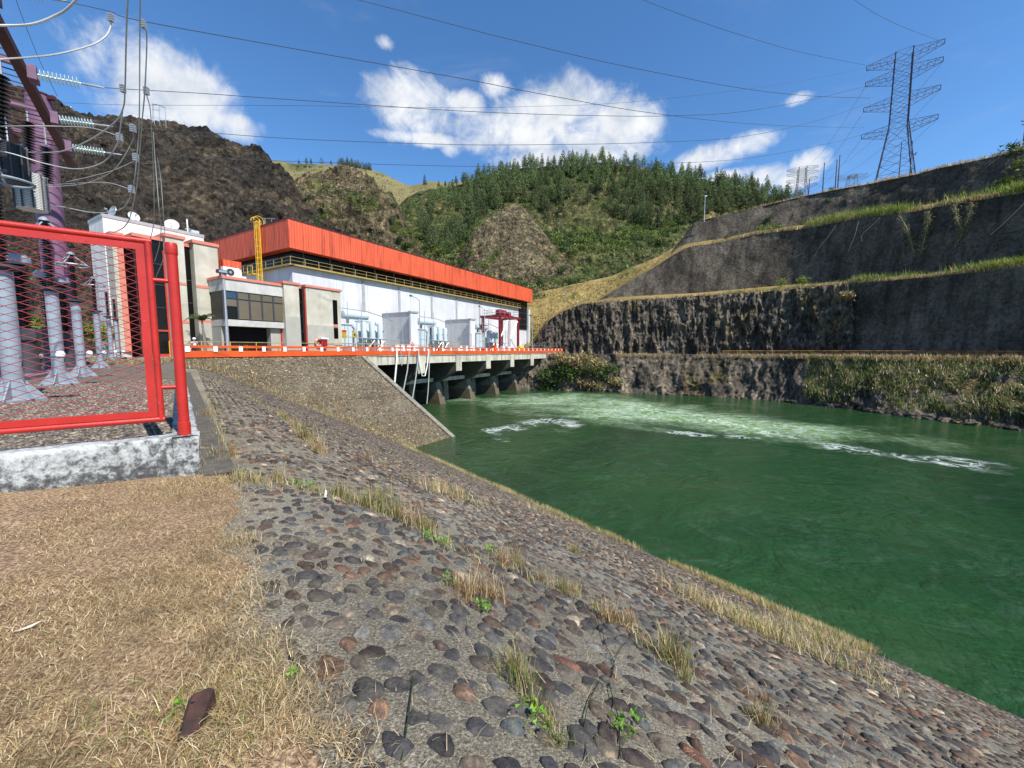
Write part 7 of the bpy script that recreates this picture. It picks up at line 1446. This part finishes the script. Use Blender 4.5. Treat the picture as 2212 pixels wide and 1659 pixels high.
# shrubs at the end of the deck and along the bank
SPX = [(1185, 800, 2.0, 'B'), (1200, 815, 1.9, 'G'), (1215, 790, 2.1, 'B'), (1230, 775, 2.0, 'D'), (1245, 800, 1.9, 'L'), (1255, 770, 1.9, 'D'), (1272, 790, 1.9, 'L'), (1290, 775, 1.6, 'D'), (1300, 795, 1.7, 'B'), (1318, 785, 1.4, 'G'), (1230, 815, 1.6, 'L'), (1265, 818, 1.5, 'D'), (1295, 822, 1.3, 'D'), (1325, 812, 1.2, 'D'), (1210, 762, 1.5, 'D'), (1180, 826, 1.4, 'G')]
for i, (px, py, s_, k) in enumerate(SPX):
    d = bank(px, 1.0).y - .5; nm = {'B': BG, 'G': BG, 'D': BD, 'L': BL}[k]; put_tree(nm, at_d(px, py + 20, d - .8), s_ * 1.45, 'shrub', {'D': 'straw coloured shrub in the thicket at the far end of the deck', 'L': 'yellow green shrub in the thicket at the far end of the deck'}.get(k, 'dark green shrub in the thicket at the far end of the deck'), 'shrub', {'D': 'straw coloured thicket shrubs', 'L': 'yellow green thicket shrubs'}.get(k, 'dark green thicket shrubs'), .2)
# right bank: dead grass, green tufts, loose growth
def bank_growth(name, pxr, f0, f1, K, h0, h1, pal, seed, thr=-.2, w=.05, off=.0):
    rng = np.random.default_rng(seed); nv, nu, _ = lowP.shape; i = rng.integers(0, nu, K * 3); fj = rng.uniform(f0, f1, K * 3); j = np.clip((fj * (nv - 1)).astype(int), 0, nv - 1); p = lowP[j, i] + rng.normal(0, .25, (K * 3, 3)) * np.array([1, 1, .15]); pxx = p[:, 0] / np.maximum(p[:, 1], .1) * F0 + W0 / 2
    m = (pxx > pxr[0]) & (pxx < pxr[1]) & (p[:, 1] > 5) & (fbm(p * .16, seed, 3) + rng.normal(0, .2, K * 3) > thr); p = p[m][:K]; p[:, 2] += off; n_ = len(p)
    stuff_blades(name, p, rng.uniform(h0, h1, n_), np.full(n_, w) * rng.uniform(.7, 1.3, n_), rng.uniform(.1, 1.1, n_), pal, rng, .3)
bank_growth('bank_top_grass', (1330, 2500), .93, 1.0, 9000, .4, .95, np.concatenate([STRAW[:6], STRAW[:3]]), 701, -.6, .06)
bank_growth('bank_grass', (1740, 2500), .2, .97, 22000, .35, .95, np.concatenate([STRAW[:5], GREENS * 1.0, GREENS * 1.25, GREENS[2:] * 1.2]), 702, -.3, .08)
bank_growth('bank_grass', (1290, 1800), .3, .97, 2600, .3, .7, np.concatenate([STRAW[:4] * .8, GREENS[:1] * .6]), 703, .25, .06)
def ledge_growth(name, tab, off, pxr, K, h0, h1, pal, seed, thr, lift=0.0, back=4.5, w=.09):
    rng = np.random.default_rng(seed); px = rng.uniform(*pxr, K); out = []
    base = np.array([tuple(bankpt(x, interp_pts(tab, x), off)) for x in np.linspace(pxr[0], pxr[1], 160)]); t = (px - pxr[0]) / (pxr[1] - pxr[0]) * 159; b_ = np.stack([np.interp(t, np.arange(160), base[:, k]) for k in range(3)], -1)
    r = b_[:, :2] / np.linalg.norm(b_[:, :2], axis=1, keepdims=True); b_[:, :2] += r * rng.uniform(-.2, back, K)[:, None]; b_[:, 2] += lift; m = fbm(b_ * .11, seed, 3) + rng.normal(0, .18, K) > thr; b_ = b_[m]; n_ = len(b_)
    stuff_blades(name, b_, rng.uniform(h0, h1, n_), np.full(n_, w) * rng.uniform(.6, 1.4, n_), rng.uniform(.05, .8, n_), pal, rng, .3)
BR = np.array([(0.22, 0.34, 0.035), (0.30, 0.40, 0.05), (0.16, 0.26, 0.035), (0.38, 0.42, 0.11)])
ledge_growth('ledge_green_grass', CR1, 16.6, (1840, 2300), 7500, .9, 2.3, np.concatenate([BR, STRAW[:1]]), 711, -.25)
ledge_growth('ledge_dry_grass', CR1, 16.4, (1200, 2300), 15000, .4, 1.15, np.concatenate([STRAW[:6], GREENS[3:]]), 712, -.45, -.15, 2.0)
ledge_growth('ledge_dry_grass', CR1, 16.6, (1500, 1860), 3600, .6, 1.7, np.concatenate([BR, STRAW[:3]]), 713, .0)
ledge_growth('ledge_green_grass', CR2, 25.6, (1740, 2300), 9000, 1.2, 3.0, np.concatenate([BR, BR, STRAW[:1]]), 714, -.35)
ledge_growth('ledge_dry_grass', CR2, 25.5, (1440, 2300), 12000, .5, 1.5, np.concatenate([STRAW[:6], GREENS[3:]]), 715, -.4, -.1, 2.5)
ledge_growth('crest_grass', CR3, 34.5, (1500, 2300), 7000, .4, 1.1, np.concatenate([STRAW[:3], STRAW[4:6]]), 716, -.45, -.1, 3.0, .07)
ledge_growth('ledge_dry_grass', CR3, 34.0, (1880, 2100), 600, .5, 1.4, STRAW[:3], 717, .1, .0, 2.0)
for px, py, off, s_, lab in ((2185, 338, 35, 2.4, 'dark bush on the hilltop at the right picture edge'), (2200, 372, 33.6, 2.2, 'green bush hanging over the top cutting at the right edge'), (2172, 398, 31, 1.7, 'yellow green bush on the upper ledge near the right edge'), (2030, 368, 36, 1.2, 'small bush on the crest right of the big pylon'), (1995, 372, 36, .9, 'little dry bush on the crest beside the big pylon'), (1795, 408, 36, 1.0, 'flat topped shrub on the crest below the poles'), (1660, 470, 32, 1.3, 'shrub hanging on the top cutting near its left end'), (1788, 430, 33.6, .9, 'small shrub clinging to the top cutting'), (1640, 497, 28, 1.5, 'grey green shrub on the upper ledge'), (1675, 494, 28, 1.6, 'yellow green shrub on the upper ledge right of the grey one'), (1570, 512, 28, 1.1, 'low shrub at the left end of the upper ledge'), (1690, 610, 19, 1.4, 'green shrub on the lower ledge left of the rock joint'), (1735, 606, 19, 1.5, 'larger green shrub on the lower ledge above the rock face'), (1835, 640, 15.2, 1.6, 'scrub hanging where rock and sprayed concrete meet'), (1832, 690, 14.6, 1.3, 'lower scrub hanging where rock and sprayed concrete meet')):
    put_tree(BL if 'green' in lab else BD if 'dry' in lab or 'scrub' in lab else BG, bankpt(px, py + 6, off), s_, 'shrub', lab, 'shrub', None, .2)
def vine(paths, off, label, seed):
    rng = np.random.default_rng(seed); b0 = bankpt(*paths[0][-1], off); r_ = thing('hanging_vine', label, 'vine', b0)
    mb = MB(); L = []
    for pts in paths:
        P = spline([bankpt(px, py, off - .3) for px, py in pts], 6); mb.pipe(P, .07, 5); L += P
    mb.build('stem', mVINE, r_); K = 26 * len(L); c = np.array([tuple(L[rng.integers(0, len(L))]) for _ in range(K)]) + rng.normal(0, .22, (K, 3)); V = leafy(c, rng.uniform(.25, .5, K), rng, -.4, .5); np_mesh('leaf', V, quads(K), mLEAF, col=np.repeat(pick(np.array([(.26, .24, .11), (.20, .21, .08), (.32, .27, .15)]), K, rng), 4, 0), parent=r_, sm=False)
mVINE = paint('dry_vine', (0.34, 0.29, 0.20), .2, 3, .9)
vine([[(1945, 468), (1962, 500), (1970, 530), (1980, 560), (1984, 580)], [(2005, 458), (2003, 490), (1996, 520), (1990, 550), (1986, 578)]], 23.6, 'pair of dry vines forming a V on the middle cutting', 801)
vine([[(2062, 446), (2070, 480), (2078, 500), (2066, 530), (2052, 560), (2046, 580)], [(2100, 442), (2088, 480), (2078, 500)]], 23.6, 'forked dry vine hanging right of the V shaped pair', 802)
for i, (pts, lab) in enumerate((([(1805, 487), (1790, 510), (1770, 535), (1758, 556)], 'bare pale root slanting down the middle cutting'), ([(1855, 477), (1846, 510), (1832, 545)], 'thin curved root right of the slanting one'), ([(1900, 471), (1880, 490), (1862, 508), (1862, 522)], 'short hooked root on the middle cutting'), ([(2212, 440), (2160, 490), (2110, 530)], 'long straight root near the right edge'))):
    P = [bankpt(px, py, 23.7) for px, py in pts]; mb = MB(); mb.pipe(spline(P, 6), .07, 5); tag(mb.build('hanging_root', mVINE), lab, 'root')
# road guard rail
rg = thing('road_guard_rail', 'long rusty yellow guard rail along the road under the cutting', 'guard rail', bank(1900, 5) + Vector((0, 0, -1))); pr = [bank(px, 5.2 + 5.0 * min(1, max(0, (px - 1720) / 260))) for px in np.linspace(1560, 2420, 60)]; mb = MB()
for z in (-.42, -.16): mb.pipe([p + Vector((0, 0, z)) for p in pr], .10, 5)
mb.build('beam', M('rusty_yellow_rail', [(.35, (.12, .045, .02)), (.6, (.33, .19, .05))], 1.2, .7), rg)
for p in pr[::2]: mb = MB(); mb.tube(p + Vector((0, 0, -1.05)), p + Vector((0, 0, -.05)), .06, 5); mb.build('post', mRUST, rg)
# boulders along the far waterline
rng = np.random.default_rng(31)
def rock_mesh(seed):
    import bmesh
    bm = bmesh.new(); bmesh.ops.create_icosphere(bm, subdivisions=3, radius=1.0)
    for v_ in bm.verts:
        n_ = mnoise.fractal(v_.co * 1.3 + Vector((seed * 7.1, 0, 0)), .8, 2.1, 4); v_.co *= 1 + .42 * n_; v_.co.z *= .62
    me = bpy.data.meshes.new('boulder'); bm.to_mesh(me); bm.free(); me.materials.append(mBASALT); return me
RK = [rock_mesh(i) for i in range(4)]; bl_ = bankline(-.5)
for k in range(70):
    px = rng.uniform(1170, 2215); p = bank(px, rng.uniform(-.9, .4)); s_ = rng.uniform(.25, .85); o = bpy.data.objects.new('boulder', RK[k % 4]); COL.objects.link(o); o.location = (p.x, p.y, WATER + rng.uniform(-.05, .35)); o.scale = (s_, s_ * rng.uniform(.7, 1.2), s_ * rng.uniform(.6, 1.1)); o.rotation_euler = (rng.uniform(-.4, .4), rng.uniform(-.4, .4), rng.uniform(0, 6)); tag(o, 'dark boulder lying at the foot of the far rock bank by the water', 'boulder', 'boulders along the far waterline')
# ---- plants at the offices
def palm(px, v, ytop, label):
    u = PU_(px, v); b_ = PL(u, v, DECK); r_ = thing('palm_tree', label, 'palm tree', b_); zc = PZ(px, ytop, v); mb = MB(); mb.pipe([b_, b_ + Vector((.03, 0, (zc - DECK) * .35)), b_ + Vector((-.05, 0, (zc - DECK) * .7)), b_ + Vector((-.1, 0, zc - DECK))], [.17, .13, .10, .07], 8); mb.build('trunk', paint('palm_trunk', (.20, .17, .13), .25, 4, .9), r_)
    c = b_ + Vector((-.1, 0, zc - DECK)); rng = np.random.default_rng(5)
    for k in range(13):
        a = k * 2.4; el = rng.uniform(.45, 1.3); L = rng.uniform(1.25, 1.75); pts = []
        for t in np.linspace(0, 1, 8): h = math.sin(el) * L * t - .80 * L * t * t * (1.1 - el * .35); r2 = math.cos(el * .8) * L * t; pts.append(c + Vector((math.cos(a) * r2, math.sin(a) * r2, h)))
        V, F = [], []
        for i in range(1, 8):
            d = (pts[i] - pts[i - 1]).normalized(); sd = d.cross(Vector((0, 0, 1))).normalized()
            for q in range(3):
                bp = pts[i - 1].lerp(pts[i], q / 3)
                for s_ in (1, -1):
                    tpn = bp + sd * s_ * .36 * math.sin(math.pi * min(1, (i + q / 3) / 8 + .12)) + d * .22 - Vector((0, 0, .16)); b0 = len(V); V += [bp - d * .03, bp + d * .03, tpn]; F.append((b0, b0 + 1, b0 + 2))
        np_mesh('frond', np.array([tuple(x) for x in V]), np.array(F), mLEAF, col=np.tile(np.array([[.085, .135, .035]]) * rng.uniform(.7, 1.3), (len(V), 1)), parent=r_, sm=False)
palm(443, 44.8, 692, 'small palm tree in front of the cream office wall')
u = PU_(508, 44.3); 
for i, (px, s_) in enumerate(((488, .75), (505, .85), (522, .8))): put_tree(BG, PL(PU_(px, 44.6), 44.6, DECK + .25), s_, 'shrub', ('left', 'middle', 'right')[i] + ' green bush in the hedge behind the rail under the projecting block', 'shrub', None, .1)
pl_ = PU_(482, 44.2); mb = MB(); mb.box(pl_, PU_(535, 44.2), 44.0, 45.2, DECK, DECK + .5, PL); tag(mb.build('planter', mORANGE, sm=0), 'low orange planter under the green hedge', 'planter')
for px, py, d, s_, L, lab in ((86, 740, 34, 2.3, BY, 'yellow green bush behind the pale columns at the left'), (98, 745, 34.5, 2.0, BY, 'second yellow green bush left of the purple pillar'), (186, 738, 35, 2.0, BL, 'green bush behind the third column'), (205, 735, 36, 1.6, BL, 'green bush before the white office wall')): put_tree(L, at_d(px, py, d), s_, 'shrub', lab, 'shrub', None, .2)

# ---- scrub and dry grass that covers the far hillsides
def hill_cover(name, sh, K, size, pal, seed, thr, poly=None, up=.8, f0=0.0, f1=.97):
    rng = np.random.default_rng(seed); px, py, P = SHEETS[sh]; nv, nu = py.shape; i = rng.integers(0, nu - 1, K); j = rng.integers(int(f0 * nv), int(f1 * nv) - 1, K); a, b_ = rng.uniform(size=(K, 1)), rng.uniform(size=(K, 1))
    p = P[j, i] * (1 - a) * (1 - b_) + P[j, i + 1] * a * (1 - b_) + P[j + 1, i] * (1 - a) * b_ + P[j + 1, i + 1] * a * b_; m = fbm(p / 9.0, seed, 4) + rng.normal(0, .25, K) > thr
    if poly: m &= inside(px[i], py[j, i], poly)
    p = p[m]; n_ = len(p); V = leafy(p, rng.uniform(.55, 1.4, n_) * size, rng, up, .8); tag(np_mesh(name, V, quads(n_), mCOVER, col=np.repeat(pick(pal, n_, rng, .35), 4, 0), sm=False), kind='stuff')
mCOVER = M('scrub_leaf', [(0.3, (0.8, 0.8, 0.8)), (0.7, (1.15, 1.15, 1.1))], .4, .7, attr=True, trans=.15)
SC = np.array([(.055, .085, .022), (.075, .10, .028), (.10, .115, .035), (.045, .07, .02), (.12, .11, .05)]); DRYC = np.array([(.13, .105, .06), (.17, .135, .08), (.10, .08, .05), (.09, .085, .04), (.21, .17, .10)]); BUR = np.array([(.022, .018, .015), (.04, .03, .022), (.075, .055, .035), (.13, .10, .065), (.05, .04, .03)])
hill_cover('hillside_scrub', 'pine_hill', 70000, 1.5, SC * 1.55, 901, -.35)
hill_cover('dry_hillside_scrub', 'brown_knoll', 22000, .85, DRYC, 902, -.6)
hill_cover('dry_hillside_scrub', 'rocky_spur', 26000, .9, np.concatenate([DRYC, SC[:2]]), 903, -.35)
hill_cover('burnt_scrub', 'burnt_hill', 60000, .5, BUR, 904, -.15, f1=.93)
hill_cover('dry_slope_grass', 'yellow_grass_slope', 26000, .55, np.array([(.36, .26, .10), (.44, .33, .15), (.28, .22, .08), (.20, .20, .07)]), 905, -.6)
hill_cover('ridge_grass', 'grassy_ridge', 9000, 1.6, np.array([(.17, .15, .07), (.12, .12, .05), (.22, .19, .09)]), 906, -.1)
# loose gravel of the yard
rng = np.random.default_rng(950); K = 26000; rr = np.exp(rng.uniform(np.log(4.6), np.log(20), K)); th = rng.uniform(math.radians(-62), math.radians(-36), K); X = rr * np.sin(th); Y = rr * np.cos(th); fx = (X - K0.x) * FN.x + (Y - K0.y) * FN.y; sx_ = (X - K0.x) * SN.x + (Y - K0.y) * SN.y; m = (fx > .35) & (sx_ < -.30); X, Y = X[m], Y[m]; K = len(X)
c = np.stack([X, Y, np.full(K, YARD)], -1); e1 = np.tile(np.array([1., 0, 0]), (K, 1)); e2 = np.tile(np.array([0, 1., 0]), (K, 1)); e3 = np.tile(np.array([0, 0, 1.]), (K, 1)); a = rng.uniform(.012, .032, K)
cobbles('loose_gravel', c, e1[:, None], e2[:, None], e3, a, a * rng.uniform(.6, .9, K), a * rng.uniform(.5, .9, K), rng.uniform(0, 6, K), np.array([[.17, .15, .125]]) * rng.uniform(.35, 1.8, (K, 1)), [(1.0, -.3), (.8, .7)], 6, mSTONE, 951, kind='stuff')

for i, (px, py, d, s_) in enumerate([(960, 628, 176, 2.6), (985, 600, 180, 2.8), (1000, 560, 190, 2.4), (1015, 535, 194, 2.2), (1150, 490, 204, 2.0), (1170, 515, 200, 2.2), (1195, 550, 195, 2.6), (1215, 575, 190, 2.6), (1235, 600, 185, 3.0), (1200, 605, 182, 2.6), (1170, 600, 181, 2.4), (1130, 608, 178, 2.6), (1100, 600, 178, 2.2), (1080, 575, 184, 1.8), (1110, 560, 188, 1.5), (1160, 560, 188, 1.7), (1040, 520, 197, 1.6)]):
    put_tree(BG if i % 3 else BL, at_d(px, py + 12, d), s_, 'shrub', 'green shrub growing round the foot and sides of the brown knoll', 'shrub', 'shrubs round the brown knoll', .4)

rng = np.random.default_rng(77)
for k in range(64):
    px = rng.uniform(1745, 2240); f = rng.uniform(.12, .9); off = f * (4.2 + 5.2 * min(1, max(0, (px - 1720) / 260))); p = bank(px, off) + Vector((0, 0, WATER + f * (-1 - WATER) - .2)); kd = rng.integers(0, 5)
    put_tree((BL, BG, BD, BL, BD)[kd], p, rng.uniform(.5, 1.25), 'shrub', ('yellow green', 'dark green', 'straw coloured', 'yellow green', 'straw coloured')[kd] + ' low shrub on the grassy right bank above the water', 'shrub', ('yellow green', 'dark green', 'straw coloured', 'yellow green', 'straw coloured')[kd] + ' shrubs on the right bank', .25)

hill_cover('dry_hillside_scrub', 'pine_hill', 60000, .9, np.array([(.22, .16, .09), (.28, .20, .12), (.17, .13, .07), (.30, .17, .10)]), 907, -.5, poly=[(1205, 396), (1255, 398), (1335, 440), (1352, 468), (1300, 475), (1245, 470), (1180, 495), (1160, 455)])
